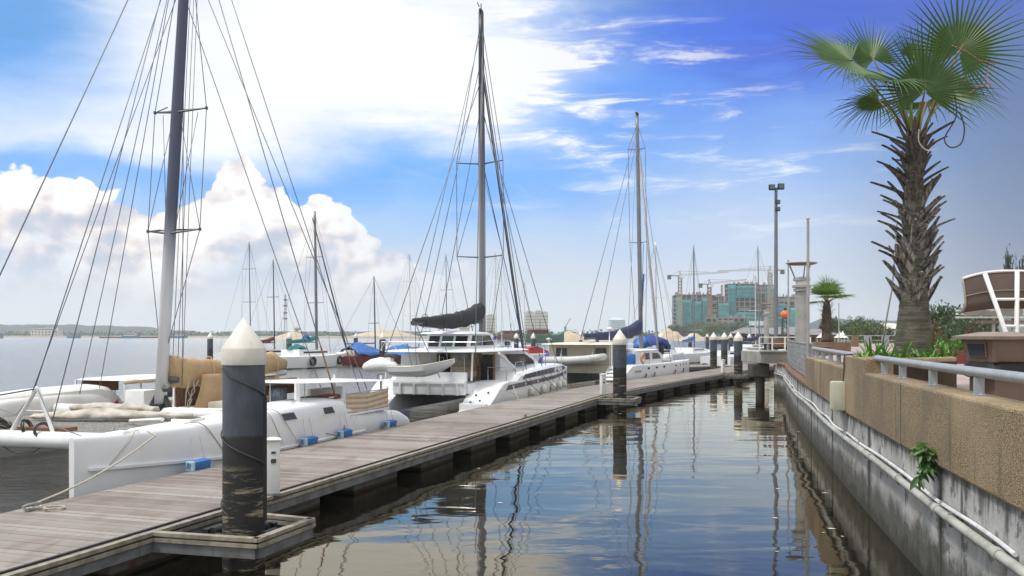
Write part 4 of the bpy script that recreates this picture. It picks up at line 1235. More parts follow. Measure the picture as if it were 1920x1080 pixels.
# bridge between the hulls, its aft beam with ribs
m_ = MB(); m_.box((8.0, 2.72, .93), (10.4, 2.9, .34)); m_.build('bridge_deck', gel, B2)
m_ = MB(); m_.box((2.72, 2.72, .96), (.16, 2.72, .5), bev=.015); m_.box((2.70, 2.72, 1.12), (.2, 2.74, .06)); bm_ = m_.build('aft_beam', gel, B2)
for k in range(5):
    MB().box((2.62, 1.62 + k * .54, .89), (.12, .07, .38), bev=.012).build('beam_rib', gel, bm_)
m_ = MB(); m_.box((2.9, 2.72, 1.32), (.12, 2.7, .34), bev=.02); m_.build('cockpit_coaming', gel, B2)
# aft bulkhead with doorway, lockers and seats
m_ = MB(); m_.slab([(5.1, 1.55, 1.05), (5.1, 4.55, 1.05), (5.25, 4.55, 2.2), (5.25, 1.55, 2.2)], .08); bk = m_.build('aft_bulkhead', cream, B2)
m_ = MB(); m_.box((5.13, 3.18, 1.74), (.12, .52, .72), bev=.05); m_.build('salon_doorway', bdark, bk)
MB().tube([(5.02, 3.3, 1.2), (5.02, 3.3, 2.05)], .02, 6).build('grab_rail', stain, bk)
m_ = MB(); m_.box((4.6, 2.1, 1.45), (.5, .95, .4), bev=.03); m_.build('cockpit_seat', beige, B2, smooth=30)
for k in range(5):
    MB().tube([(4.2 + .1 * (k % 2), 1.75 + k * .26, 1.2), (4.2 + .1 * (k % 2), 1.75 + k * .26, 1.85 + .12 * (k % 3)), (4.2 + .1 * (k % 2), 1.9 + k * .26, 1.86 + .12 * (k % 3))], .015, 6).build('rail_post', stain if k % 2 else galv, B2)
MB().box((4.3, 1.68, 1.75), (.06, .3, .5), bev=.01).build('wood_ladder', brown_w, B2)
MB().box((5.02, 2.35, 1.98), (.05, .5, .22), bev=.01).build('grab_frame', galv, bk)
m_ = MB(); m_.slab([(4.15, 4.5, 1.4), (4.15, 3.55, 1.4), (4.25, 3.85, 2.1), (4.25, 4.5, 2.1)], .03); m_.build('side_screen', white_p, B2)
m_ = MB(); m_.box((4.5, 1.2, 1.58), (.05, .5, 1.02)); dr = m_.build('cabin_door', glass, B2)
for t_ in (.92, 1.47): MB().box((4.47, t_, 1.58), (.09, .06, 1.06)).build('door_frame', brown_w, dr)
m_ = MB(); m_.slab([(4.6, 1.5, 1.1), (5.6, 1.5, 1.1), (6.1, 1.5, 2.16), (4.6, 1.5, 2.16)], .05); m_.build('cabin_side', cream, B2)
m_ = MB(); m_.tube([(4.45, .75, 2.14), (6.3, .62, 1.44)], .055, 8); m_.build('roof_brace', white_p, B2)
# hard top, salon with raked side windows
m_ = MB(); lensroof(m_, 2.6, 9.4, .75, 4.9, 2.2, .06, .06); ht = m_.build('hard_top', gel, B2, smooth=40)
for k, (s_, t_) in enumerate(((2.9, 1.2), (2.9, 4.5))):
    MB().tube([(s_, t_, 1.2), (s_ + .1, t_, 2.22)], .035, 8).build('top_post', white_p, ht)
m_ = MB()
sal = [(6.0, 1.35), (11.6, 1.30), (10.6, 1.82), (9.3, 2.12), (7.0, 2.2), (6.0, 2.2)]
m_.prism(sal, 'y', 1.22, 4.25); sl_ = m_.build('salon', gel, B2, smooth=30)
win = [(6.55, 2.06), (7.55, 1.55), (10.55, 1.50), (10.3, 1.74), (9.1, 2.02)]
m_ = MB(); m_.prism(win, 'y', 1.205, 1.235); m_.build('salon_window', glass, sl_)
m_ = MB(); m_.slab([(11.35, 1.5, 1.42), (11.35, 3.9, 1.42), (10.72, 3.8, 1.8), (10.72, 1.6, 1.8)], .02); m_.build('salon_front_window', glass, sl_)
# upper helm house
hp = [(4.6, 2.25), (7.9, 2.25), (6.9, 2.84), (4.9, 2.84)]
m_ = MB(); m_.prism(hp, 'y', 1.95, 3.75); hh_ = m_.build('helm_house', gel, B2)
m_ = MB(); lensroof(m_, 3.9, 7.3, 1.85, 3.85, 2.84, .05, .07); m_.build('helm_roof', gel, hh_, smooth=40)
for q in ([(4.75, 2.4), (5.3, 2.4), (5.3, 2.78), (4.95, 2.78)], [(5.38, 2.4), (6.0, 2.4), (6.0, 2.78), (5.38, 2.78)]):
    MB().prism(q, 'y', 1.935, 1.96).build('helm_window', glass_g if q[0][0] > 5 else glass, hh_)
MB().prism([(6.08, 2.4), (7.45, 2.4), (6.85, 2.78), (6.08, 2.78)], 'y', 1.935, 1.96).build('helm_window', glass, hh_)
for ta, tb, gm in ((2.08, 2.55, glass), (2.65, 3.1, glass_g), (3.2, 3.62, glass)):
    MB().slab([(4.655, ta, 2.37), (4.655, tb, 2.37), (4.85, tb, 2.76), (4.85, ta, 2.76)], .02).build('helm_window', gm, hh_)
MB().slab([(7.85, 2.1, 2.32), (7.85, 3.6, 2.32), (7.05, 3.55, 2.8), (7.05, 2.15, 2.8)], .02).build('windscreen', glass_b, hh_)
m_ = MB(); m_.tube([(2.8, 1.0, 2.55), (4.6, .95, 2.62), (6.2, .95, 2.6), (7.4, 1.0, 2.46)], .016, 6); rl = m_.build('flybridge_rail', stain, B2)
MB().tube([(2.8, 1.0, 2.55), (2.8, 4.6, 2.55)], .016, 6).build('rail_bar', stain, rl)
for s_, t_ in ((2.8, 1.0), (4.6, .97), (6.2, .97), (2.8, 2.8), (2.8, 4.6)):
    MB().tube([(s_, t_, 2.22), (s_, t_, 2.6)], .013, 6).build('rail_post', stain, rl)
MB().tube([(2.9, 4.0, 2.25), (2.75, 4.4, 2.62), (2.9, 4.7, 2.25)], .016, 6).build('rail_loop', stain, rl)
m_ = MB(); m_.tube([(6.5, 1.1, 2.40), (6.5, 1.1, 2.55)], [.1, .1], 10); m_.build('winch', black, B2)
# mast, boom, rigging
def m2(z): return Vector((8.1 - .012 * (z - 2), 2.7, z))
mast = mast_mesh(m2(2.1), m2(15.9), .17, .14).build('mast', alu_dk, B2, smooth=0)
mast.data.materials.clear(); 
mm, tt_, pp_ = newmat('mast_grey_dark')
sp = tt_.n('ShaderNodeSeparateXYZ'); tt_.put(sp.inputs[0], obco(tt_))
tt_.put(pp_.inputs['Base Color'], tt_.mix(tt_.sstep(tt_.m('ADD', sp.outputs[2], tt_.noise(obco(tt_), 1, 3)), 7.0, 12), (.30, .315, .34), (.022, .026, .04)))
pp_.inputs['Roughness'].default_value = .4; mast.data.materials.append(mm)
m_ = MB(); m_.tube([m2(2.1) + Vector((-.22, -.1, 0)), m2(2.9) + Vector((-.22, -.1, 0))], .13, 10); m_.build('mast_step', cream, B2, smooth=40)
for z in (5.95, 9.75):
    for sg in (-1, 1):
        MB().tube([m2(z), m2(z) + Vector((-.25, sg * 1.0, .05))], [.035, .022], 6).build('spreader', dkgrey, mast)
m_ = MB(); m_.box(m2(15.95), (.3, .08, .12)); m_.tube([m2(16), m2(16.25)], .02, 6); m_.tube([m2(16.05) + Vector((-.2, 0, 0)), m2(16.2) + Vector((-.3, .05, 0))], .02, 5); m_.build('masthead_fitting', black, mast)
R2 = .016
for sg in (-1, 1):
    MB().tube([m2(15.6), m2(9.75) + Vector((-.25, sg, .05)), m2(5.95) + Vector((-.25, sg, .05)), m2(2.4) + Vector((0, sg * .3, 0))], R2, 5).build('diamond_stay', wire, B2)
    line(B2, m2(9.6), m2(5.95) + Vector((-.25, sg, .05)), R2 * .8, name='diamond_stay')
line(B2, m2(14.0), (6.6, .35, 1.4), R2, name='shroud'); line(B2, m2(14.0), (6.6, 5.1, 1.4), R2, name='shroud')
line(B2, m2(12.2), (8.6, .3, 1.45), R2, name='shroud'); line(B2, m2(12.2), (8.6, 5.15, 1.45), R2, name='shroud')
line(B2, m2(13.2), (2.4, .9, 1.2), R2, name='running_backstay'); line(B2, m2(13.2), (2.4, 4.6, 1.2), R2, name='running_backstay')
line(B2, m2(13.9), (13.9, 2.7, 1.5), .062, black_can, 'furled_headsail'); line(B2, m2(14.8), (14.4, 2.7, 1.5), R2, name='forestay')
line(B2, m2(12.0), (14.2, 1.2, 1.5), R2, name='forestay'); line(B2, m2(10.0), (13.2, 2.4, 1.6), .018, royal, 'blue_halyard')
line(B2, m2(15.2), (1.5, 2.7, 3.32), R2 * .8, name='topping_lift')
for k in range(3): line(B2, m2(15.0 - k) + Vector((-.2 - .05 * k, -.12, 0)), m2(2.8) + Vector((-.22, -.16 + .1 * k, 0)), .011, name='halyard')
m_ = MB(); m_.tube([m2(3.35) + Vector((-.15, 0, 0)), (1.3, 2.7, 3.2)], .09, 8); m_.build('boom', alu_dk, B2)
sailcover(B2, [(7.95, 2.7, 3.78), (7.6, 2.7, 3.72), (6.6, 2.7, 3.5), (5.0, 2.7, 3.33), (3.5, 2.7, 3.27), (2.2, 2.7, 3.25), (1.35, 2.7, 3.26)], [.30, .36, .34, .30, .24, .17, .10], black_can, seed=6)
for k in range(4):
    c = Vector((2.3 + k * 1.5, 2.7, 3.28 + .09 * max(0, k - 1))); r = .24 + .035 * k
    MB().tube([c + Vector((.05 * math.sin(j), math.cos(j * .63) * r * .68, math.sin(j * .63) * r * 1.05)) for j in range(11)], .012, 5).build('sail_tie', dkgrey, B2)
line(B2, (1.5, 2.7, 3.2), (2.7, 2.3, 1.3), .014, name='mainsheet'); line(B2, (1.5, 2.7, 3.2), (2.7, 3.2, 1.3), .014, name='mainsheet')
# pulpit rail on the raised near side
m_ = MB()
m_.tube([(5.2, .35, 1.35), (5.2, .35, 1.78), (6.0, .3, 1.8), (6.0, .3, 1.42)], .018, 6); m_.build('boarding_gate', stain, B2)
m_ = MB(); m_.tube([(4.3, .4, 1.15), (4.3, .4, 1.62), (4.45, 1.15, 1.62), (4.45, 1.15, 1.15)], .018, 6); m_.build('stern_rail', stain, B2)
for s_ in (7.6, 9.3, 11.0, 12.6): MB().tube([(s_, T2 - st_at(b2, s_)[1] * .7, 1.45), (s_, T2 - st_at(b2, s_)[1] * .7, 1.98)], .012, 6).build('stanchion', stain, B2)
MB().tube([(s_, T2 - st_at(b2, s_)[1] * .7, 1.97) for s_ in (7.6, 9.3, 11.0, 12.6)], .007, 5).build('guard_wire', wire, B2)
for k in range(3): line(B2, (5.4 + k * 2.6, .25, 1.35), (6.6 + k * 2.4, -.25, .52), .012, rope_d, 'fender_line')
line(B2, (3.2, .2, .9), (4.8, -.35, .52), .014, rope_w, 'dock_line'); line(B2, (4.4, .2, 1.0), (3.6, -.3, .52), .012, rope_w, 'dock_line')
n2 = Vector((-dA.y, dA.x, 0))
for k, (s_, lb) in enumerate(((6.3, 'first white fender from the stern of the flybridge catamaran'), (7.9, 'second white fender along the flybridge catamaran'), (9.4, 'middle white fender along the flybridge catamaran'),
                              (10.7, 'fourth white fender, near the bow of the flybridge catamaran'), (11.8, 'last white fender, nearest the bow of the flybridge catamaran'))):
    w = Vector((-1.17, 28.0, 0)) + dA * s_ + n2 * (b2t(s_) - .11)
    t = thing('round_fender', lb, 'fender', (w.x, w.y, .5), RZA, 'white vinyl fenders of the flybridge catamaran')
    MB().lathe([(.03, 0), (.085, .03), (.11, .10), (.11, .21), (.08, .29), (.03, .33)], n=14).build('bladder', fend_w, t, smooth=0)
    MB().tube([(0, 0, .38), (0, .12, .8)], .008, 5).build('lanyard', rope_d, t)

# hard dinghy hung across the stern of boat 2
DG = thing('hard_dinghy', 'white hard dinghy hung across the stern of the flybridge catamaran', 'dinghy', (-1.17 + dA.x * 1.9 + n2.x * 3.75, 28.0 + dA.y * 1.9 + n2.y * 3.75, 1.36), RZA - math.pi / 2)
dg = [(0, .38, .34, .02), (.7, .44, .35, .04), (1.3, .42, .41, .03), (1.8, .30, .50, -.06), (2.3, .04, .62, -.4)]
m_ = MB(); rings = []
for s_, hb, zt, zk in crom(dg, 4):
    zb = max(-zk, 0) if zk < 0 else 0
    zb = 0 if s_ < 1.0 else (s_ - 1.0) ** 2 * .28
    rings.append([(s_, -hb, zt), (s_, -hb * .93, zb + (zt - zb) * .55), (s_, -hb * .62, zb + (zt - zb) * .16), (s_, 0, zb), (s_, hb * .62, zb + (zt - zb) * .16), (s_, hb * .93, zb + (zt - zb) * .55), (s_, hb, zt),
                  (s_, hb * .88, zt), (s_, hb * .55, zb + (zt - zb) * .3), (s_, -hb * .55, zb + (zt - zb) * .3), (s_, -hb * .88, zt)])
m_.loft(rings); m_.build('dinghy_hull', gel, DG, smooth=30)
for sg in (-1, 1):
    MB().tube([(s_, sg * hb * .96, zt + .005) for s_, hb, zt, zk in crom(dg, 3)], .022, 6).build('gunwale', cream, DG)
m_ = MB(); m_.box((-.12, 0, .5), (.26, .3, .34), bev=.06); ob = m_.build('outboard', white_p, DG, smooth=30)
MB().box((-.06, 0, .72), (.42, .26, .16), bev=.05).build('outboard_lid', dkgrey, ob, smooth=30)
m_ = MB(); m_.loft([[(x, r * math.cos(a) * .8, .36 + zc_ + r * math.sin(a) * .7) for a in [k * math.pi / 9 for k in range(18)]] for x, r, zc_ in ((-1.15, .03, -.05), (-1.05, .2, -.04), (-.8, .34, 0), (-.45, .40, .03), (-.1, .34, .02), (.12, .2, 0), (.2, .03, 0))]); m_.build('stowed_cover', white_p, DG, smooth=0)
for s_ in (.5, 1.9): MB().tube([(s_, .5, .35), (s_, .15, 1.15)], .014, 5).build('davit_fall', wire, DG)

# ================================================================ boat 3: white catamaran with navy boom cover
d3 = Vector((.447, .894, 0)); RZ3 = math.atan2(d3.y, d3.x); n3_ = Vector((-d3.y, d3.x, 0))
O3 = Vector((5.75, 45.2, 0)) - n3_ * .06 
B3 = thing('cruising_catamaran', 'far white catamaran with navy boom cover, past the pile at the walkway bend', 'catamaran', O3, RZ3)
b3 = [(-.1, .52, .30, .25), (.3, .56, .55, .3), (1.6, .66, 1.16, .45), (4, .70, 1.17, .5), (7, .72, 1.17, .5), (10, .64, 1.17, .5), (12.5, .44, 1.17, .5), (14.0, .22, 1.17, .45), (14.8, .03, 1.18, .35)]
T3 = .92
hn = hull(b3, T3, HARD, 3).build('near_hull', gel, B3, smooth=28); hf = hull(b3, 4.9, HARD, 3).build('far_hull', gel, B3, smooth=28)
for k in range(4): MB().box((.15 + k * .38, T3, .5 + k * .18), (.5, .95, .05), bev=.012).build('stern_step', deckw, hn)
MB().box((7.2, 2.9, .95), (11.2, 3.0, .36)).build('bridge_deck', gel, B3)
MB().box((1.55, 2.9, .98), (.14, 2.8, .44), bev=.015).build('aft_beam', cream, B3)
for k, s_ in enumerate((4.2, 5.6, 7.0, 9.6, 10.8, 11.7, 12.6)):
    MB().box((s_, T3 - st_at(b3, s_)[1] - .002, .98), (.34 if k < 3 else .24, .02, .09)).build('port_light', glass, hn)
MB().box((2.5, T3 - .675, .86), (1.1, .012, .1)).build('faded_lettering', M('faded_grey', (.3, .3, .32), .6), hn)
for k, s_ in enumerate((3.6, 5.1, 9.3, 11.6)):
    MB().tube([(s_, T3 - st_at(b3, s_)[1] - .05, .72), (s_ + .05, T3 - st_at(b3, s_)[1] - .05, .6), (s_ - .25, T3 - st_at(b3, s_)[1] - .1, .52)], .035, 6).build('line_snubber', red_p if k == 2 else dkgrey, hn)
# low cabin top with long windows over the near hull
m_ = MB(); m_.prism([(3.2, 1.15), (9.8, 1.15), (9.2, 1.45), (7.6, 1.86), (4.4, 1.96), (3.2, 1.90)], 'y', .75, 4.6); cb = m_.build('cabin', gel, B3, smooth=30)
m_ = MB(); lensroof(m_, 3.0, 8.4, .65, 4.7, 1.93, .04, .05); m_.build('cabin_top', gel, cb, smooth=40)
for q in ([(4.3, 1.42), (6.1, 1.42), (5.9, 1.78), (4.6, 1.78)], [(6.5, 1.42), (8.2, 1.42), (7.6, 1.74), (6.5, 1.78)]):
    MB().prism(q, 'y', .738, .76).build('cabin_window', glass_b, cb)
m_ = MB(); m_.prism([(2.2, 1.2), (3.1, 1.2), (3.1, 2.2), (2.2, 2.3)], 'y', 1.3, 5.3); ph = m_.build('pilothouse', cream, B3)
m_ = MB(); lensroof(m_, 1.0, 4.8, 1.0, 5.6, 2.28, .06, .08); m_.build('pilothouse_roof', cream, ph, smooth=40)
for t_, w in ((4.55, .62), (2.25, .62)): MB().box((2.18, t_, 1.78), (.06, w, .6), bev=.02).build('pilothouse_window', glass, ph)
MB().box((1.9, 3.3, 1.62), (.08, 2.4, .09), bev=.02).build('white_spar', white_p, B3)
for s_, t_ in ((1.3, 1.3), (1.3, 5.2)): MB().tube([(s_, t_, 1.15), (s_, t_, 2.3)], .03, 6).build('roof_post', white_p, ph)
def m3(z): return Vector((10.5 - .055 * (z - 2), 2.75, z))
MB_ = mast_mesh(m3(1.5), m3(16.3), .16, .13); MB_.build('mast', alu, B3, smooth=0)
for z in (8.5, 14.2):
    for sg in (-1, 1): MB().tube([m3(z), m3(z) + Vector((-.2, sg * .55, .03))], [.03, .02], 6).build('spreader', alu_dk, B3)
MB().box(m3(16.4), (.35, .1, .14)).build('masthead_fitting', black, B3)
R3_ = .017
for sg in (-1, 1):
    MB().tube([m3(15.8), m3(14.2) + Vector((-.2, sg * .55, .03)), m3(8.5) + Vector((-.2, sg * .55, .03)), m3(2.4) + Vector((0, sg * .3, 0))], R3_, 5).build('diamond_stay', wire, B3)
line(B3, m3(15), (8.6, .3, 1.2), R3_, name='shroud'); line(B3, m3(15), (8.6, 5.3, 1.2), R3_, name='shroud')
line(B3, m3(15.5), (.9, 2.9, 2.6), R3_ * 1.1, name='topping_lift'); line(B3, m3(15.7), (1.4, .5, 1.2), R3_ * .7, name='backstay')
line(B3, m3(14.6), (14.6, 2.9, 1.3), .07, alu_w, 'furled_headsail'); line(B3, m3(15.6), (14.9, 2.9, 1.3), R3_, name='forestay')
line(B3, m3(6.6) + Vector((.4, -.1, 0)), m3(4.6) + Vector((.1, -.05, 0)), .07, blue_tarp, 'blue_sail_bag'); line(B3, m3(8.5) + Vector((.5, -.1, 0)), m3(3.5) + Vector((.1, 0, 0)), .02, blue_tarp, 'blue_halyard')
MB().tube([m3(2.9), (1.2, 2.75, 2.62)], .09, 8).build('boom', alu_dk, B3)
sailcover(B3, [(10.35, 2.75, 3.5), (9.9, 2.75, 3.3), (8.6, 2.75, 3.0), (6.0, 2.75, 2.78), (3.5, 2.75, 2.74), (1.2, 2.75, 2.72)], [.26, .42, .40, .30, .22, .12], navy_can, seed=11)
for s_ in (4.5, 7.0, 9.5, 12.0): MB().tube([(s_, T3 - st_at(b3, s_)[1] * .9, 1.18), (s_, T3 - st_at(b3, s_)[1] * .9, 1.7)], .013, 6).build('stanchion', stain, B3)
MB().tube([(s_, T3 - st_at(b3, s_)[1] * .9, 1.69) for s_ in (4.5, 7, 9.5, 12)], .008, 5).build('guard_wire', wire, B3)
line(B3, (1.5, 1.5, 1.2), (1.5, 1.5, 3.1), .03, white_p, 'antenna_post'); MB().lathe([(.02, 3.0), (.2, 3.06), (.22, 3.14), (.05, 3.2)], (1.5, 1.5, 0), 14).build('radar_dome', white_p, B3, smooth=40)
def at3(s_, t_, z=0): return O3 + d3 * s_ + n3_ * t_ + Vector((0, 0, z))
p = at3(2.6, .75, 1.2)
t = thing('blue_barrel', 'blue plastic barrel standing on the far catamaran beside the lifebuoy', 'barrel', p, RZ3)
MB().lathe([(.26, 0), (.30, .06), (.31, .3), (.30, .52), (.25, .58), (.1, .60)], n=16).build('drum', blue_tarp, t, smooth=40)
MB().box((-.18, -.1, .55), (.1, .1, .1), bev=.02).build('bung', blue_tarp, t)
p = at3(3.35, .28, 1.55)
t = thing('lifebuoy', 'weathered orange lifebuoy hung on the far catamaran rail', 'lifebuoy', p, RZ3)
m_ = MB(); m_.tube([(math.cos(a) * .24, 0, math.sin(a) * .24) for a in [k * math.pi / 12 for k in range(25)]], .07, 10, cap=False); m_.build('ring', M('faded_orange', (.52, .30, .17), .7, col2=(.6, .5, .4), scale=3), t, smooth=0)
m_ = MB(); m_.tube([(math.cos(a) * .33, -.02 * math.sin(3 * a), math.sin(a) * .33) for a in [k * math.pi / 12 for k in range(25)]], .012, 5, cap=False); m_.build('grab_line', rope_w, t)
p = at3(9.7, .9, 1.35)
t = thing('upturned_kayak', 'white kayak lying upturned on the foredeck of the far catamaran', 'kayak', p, RZ3 + .12)
m_ = MB(); m_.loft([[(s_, math.cos(a) * w, .05 + math.sin(a) * h_) for a in [k * math.pi / 8 for k in range(16)]] for s_, w, h_ in ((-1.6, .03, .03), (-1.1, .22, .17), (-.3, .33, .25), (.5, .32, .25), (1.1, .2, .17), (1.6, .02, .04))])
m_.build('kayak_hull', white_p, t, smooth=0); MB().tube([(-.1, -.36, 0), (-.1, 0, .33), (-.1, .36, 0)], .014, 5).build('tie_down', dkgrey, t)
# grey inflatable on its davits
p = at3(.9, 1.75, 1.25)
t = thing('inflatable_dinghy', 'pale grey inflatable dinghy slung across the stern of the far catamaran', 'dinghy', p, RZ3)
for sg in (-1, 1):
    MB().tube([(sg * .55, 3.0, .2), (sg * .55, 1.6, .2), (sg * .5, .7, .26), (sg * .32, .1, .36), (0, -.18, .42)], [.2, .21, .21, .19, .17], 12).build('air_tube', M('grey_hypalon', (.50, .51, .51), .6, col2=(.4, .41, .4)) if sg < 0 else MATS['grey_hypalon'], t, smooth=0)
m_ = MB(); m_.loft([[(-.5, y, z0 + .12), (0, y, z0 - .08), (.5, y, z0 + .12), (0, y, z0 + .16)] for y, z0 in ((2.9, .1), (1.4, .08), (.5, .16), (.05, .28))]); m_.build('dinghy_floor', pale_can, t)
for y in (.6, 2.4): MB().tube([(.2, y, .35), (.5, y, 1.0)], .02, 5).build('davit_arm', stain, t)
# boats 2 and 3: deck lines to the walkway

# ================================================================ smaller boats on the back pontoons
def bgboat(nm, label, px, Y, L_, B_, fb, mast_top, rz, hullm=gel, cover=None, cabin=True, coverm=None, mastm=alu, mast_s=.55, group='sailing boats on the back pontoons', boomlen=.36, mr=.07, cy0=None, spr=(.55,)):
    """a moored yacht; mast_top is the height of its masthead, px the column of its mast"""
    x = (px - 960) / F * Y
    a = R(rz); d = Vector((math.sin(a), math.cos(a), 0))
    o = Vector((x, Y, 0)) - d * (L_ * mast_s)
    t = thing(nm, label, 'sailboat', o, math.atan2(d.y, d.x), group)
    st = [(0, B_ * .30, fb * .92, .2), (.25 * L_, B_ * .46, fb * .93, .4), (.5 * L_, B_ * .5, fb * .96, .45), (.75 * L_, B_ * .36, fb * 1.03, .4), (.92 * L_, B_ * .14, fb * 1.1, .2), (L_, .02, fb * 1.15, .05)]
    h = hull(st, 0, HARD, 3).build('hull', hullm, t, smooth=30)
    if cabin:
        m_ = MB(); m_.prism([(L_ * .22, fb * .9), (L_ * .72, fb * .95), (L_ * .66, fb + .28), (L_ * .40, fb + .42), (L_ * .22, fb + .45)], 'y', -B_ * .3, B_ * .3)
        c = m_.build('cabin', hullm if hullm is not maroon else cream, t, smooth=30)
        for sg in (-1, 1):
            MB().box((L_ * .42, sg * (B_ * .3 + .004), fb + .2), (L_ * .3, .02, .14)).build('cabin_window', glass, c)
    if mast_top:
        zt = mast_top
        mast_mesh((L_ * mast_s, 0, fb), (L_ * mast_s - .02 * zt, 0, zt), mr, mr * .8, 8).build('mast', mastm, t, smooth=0)
        for f in spr:
            zz = fb + (zt - fb) * f
            for sg in (-1, 1): MB().tube([(L_ * mast_s - .02 * zz, 0, zz), (L_ * mast_s - .02 * zz - .1, sg * B_ * .28, zz)], .03, 5).build('spreader', mastm, t)
            for sg in (-1, 1): MB().tube([(L_ * mast_s - .02 * zt, 0, zt - .2), (L_ * mast_s - .02 * zz - .1, sg * B_ * .28, zz), (L_ * mast_s, sg * B_ * .46, fb)], .012, 4).build('shroud', wire, t)
        MB().tube([(L_ * mast_s - .02 * zt, 0, zt - .1), (L_ * .99, 0, fb * 1.1)], .016, 4).build('forestay', wire, t)
        MB().tube([(L_ * mast_s - .02 * zt, 0, zt - .1), (.05, 0, fb)], .014, 4).build('backstay', wire, t)
        MB().tube([(L_ * mast_s, 0, fb + 1.05), (L_ * (mast_s - boomlen), 0, fb + 1.0)], .06, 6).build('boom', mastm, t)
        if coverm:
            sailcover(t, [(L_ * mast_s - .1, 0, fb + 1.45), (L_ * (mast_s - .12), 0, fb + 1.2), (L_ * (mast_s - boomlen), 0, fb + 1.1)], [.2, .2, .1], coverm, n=10, seed=px)
    return t
W1 = bgboat('white_sloop', 'white sloop with teal cover and tyre fenders on the back pontoon', 594, 77, 10.5, 3.2, 1.15, 13.4, 26, gel, coverm=teal_can, mr=.14, spr=(.36, .68))
for k, s_ in enumerate((3.2, 7.2)):
    m_ = MB(); m_.tube([(s_, -1.62 + .25 * k, .55 + .3 * math.sin(a)) if False else (s_ + .3 * math.cos(a), -1.66 + .28 * k, .62 + .3 * math.sin(a)) for a in [j * math.pi / 8 for j in range(17)]], .1, 8, cap=False); m_.build('tyre_fender', black, W1, smooth=0)
m_ = MB(); lump(m_, [(4.2, .2, 2.4), (4.6, .2, 2.55), (5.0, .2, 2.4)], [.12, .3, .1], 3, 1); m_.build('blue_bundle', royal, W1, smooth=0)
for k in range(2): line(W1, (5.2, 0, 12.8), (9.3 + k * .9, -.6 + k * .6, 1.2), .05, alu_dk, 'furled_headsail')
m_ = MB(); lump(m_, [(2.2, 0, 1.6), (3.2, 0, 1.75), (4.2, 0, 1.6)], [.2, .4, .2], 13, .7); m_.build('cockpit_tent', teal_can, W1, smooth=0)
bgboat('dark_sloop', 'sloop with plain dark mast just right of the big cone cap', 515, 88, 8.5, 2.7, 1.0, 10.2, 30, gel_old, mastm=alu_dk, coverm=maroon, spr=(.60,))
bgboat('white_sloop', 'white yacht with blue bundled sail behind the big cone cap', 470, 98, 9.5, 3, 1.0, 13.0, 22, gel, coverm=royal, spr=(.45, .75))
B_t = bgboat('ketch', 'maroon hulled boat under bright blue tarpaulins', 704, 82, 8.5, 3.0, 1.0, 8.2, 48, maroon, mastm=alu_dk, spr=(.4,))
m_ = MB(); tp_ = [(-.3, 0), (1.2, 0), (3, 0), (5.5, 0), (8.2, 0)]
def tarp(u, v): 
    s_ = 1.8 + u * 6.6; w = (v - .5) * 2
    return (s_, w * 1.7, 1.05 + (1 - abs(w) ** 1.4) * (.75 + .3 * math.sin(u * 9)) - .25 * u + .08 * math.sin(u * 23 + v * 9) + .06 * math.sin(v * 17))
m_.grid(tarp, 34, 10); o = m_.build('tarpaulin', blue_tarp, B_t, smooth=0); o.modifiers.new('thick', 'SOLIDIFY').thickness = .02
bgboat('white_sloop', 'yacht with white mast behind the stern rail of the flybridge catamaran', 770, 104, 10, 3.1, 1.1, 12.4, 35, gel, mastm=alu_w, spr=(.35, .7))
bgboat('white_sloop', 'yacht whose thin mast stands behind the black furled sail', 838, 112, 10, 3.1, 1.1, 12.9, 25, gel, spr=(.62,))
bgboat('white_sloop', 'yacht with royal blue cover whose mast stands just right of the tall dark mast', 931, 108, 10, 3.1, 1.1, 12.9, 38, gel, coverm=royal, mastm=alu_w, spr=(.5,))
bgboat('white_sloop', 'yacht half hidden by the flybridge catamaran, second mast right of the tall dark mast', 941, 118, 10, 3.1, 1.1, 13.9, 20, gel_old, mastm=alu_w, spr=(.65,))
bgboat('white_sloop', 'distant yacht with thin mast in front of the cream towers', 984, 150, 9, 3, 1.1, 12.0, 30, gel, mastm=alu_w, spr=(.5,), mr=.09)
B_p = bgboat('catamaran_yacht', 'pale catamaran with bright blue and purple bundles beyond the far catamaran', 1231, 84, 10.5, 4.4, 1.1, 11.5, 40, gel, mastm=alu_w, mr=.12, spr=(.5,))
m_ = MB(); lump(m_, [(1.5, -1, 1.7), (3.2, -1, 2.1), (5.2, -1, 1.9), (6.2, -1, 1.5)], [.3, .75, .6, .2], 21, .9); m_.build('purple_cover', royal, B_p, smooth=0)
m_ = MB(); lump(m_, [(-.2, -1.6, 1.7), (.6, -1.6, 2.1), (1.6, -1.6, 1.8)], [.3, .62, .3], 22, 1.0); m_.build('blue_bundle', blue_tarp, B_p, smooth=0)
bgboat('white_sloop', 'yacht with tall mast in front of the left netted building', 1302, 92, 10, 3.1, 1.1, 12.0, 30, gel, mastm=alu, mr=.11, spr=(.2,), coverm=blue_tarp)
bgboat('white_sloop', 'motor sailer with dark blue cover right of the end pile', 1424, 96, 10, 3.2, 1.1, 12.3, 60, gel, mastm=alu, mr=.08, spr=(.6,), coverm=navy_can)
bgboat('white_sloop', 'yacht with slender bare mast behind the landing', 1417, 122, 10, 3.2, 1.1, 11.2, 40, gel, mastm=alu_w, mr=.07, spr=(.5,))
bgboat('white_sloop', 'small yacht with low wooden cabin beside the landing railing', 1398, 84, 8, 2.8, .9, 0, 70, gel)
bgboat('white_sloop', 'white motor cruiser moored left of the landing', 1440, 76, 8.5, 3.0, 1.15, 0, 65, gel)
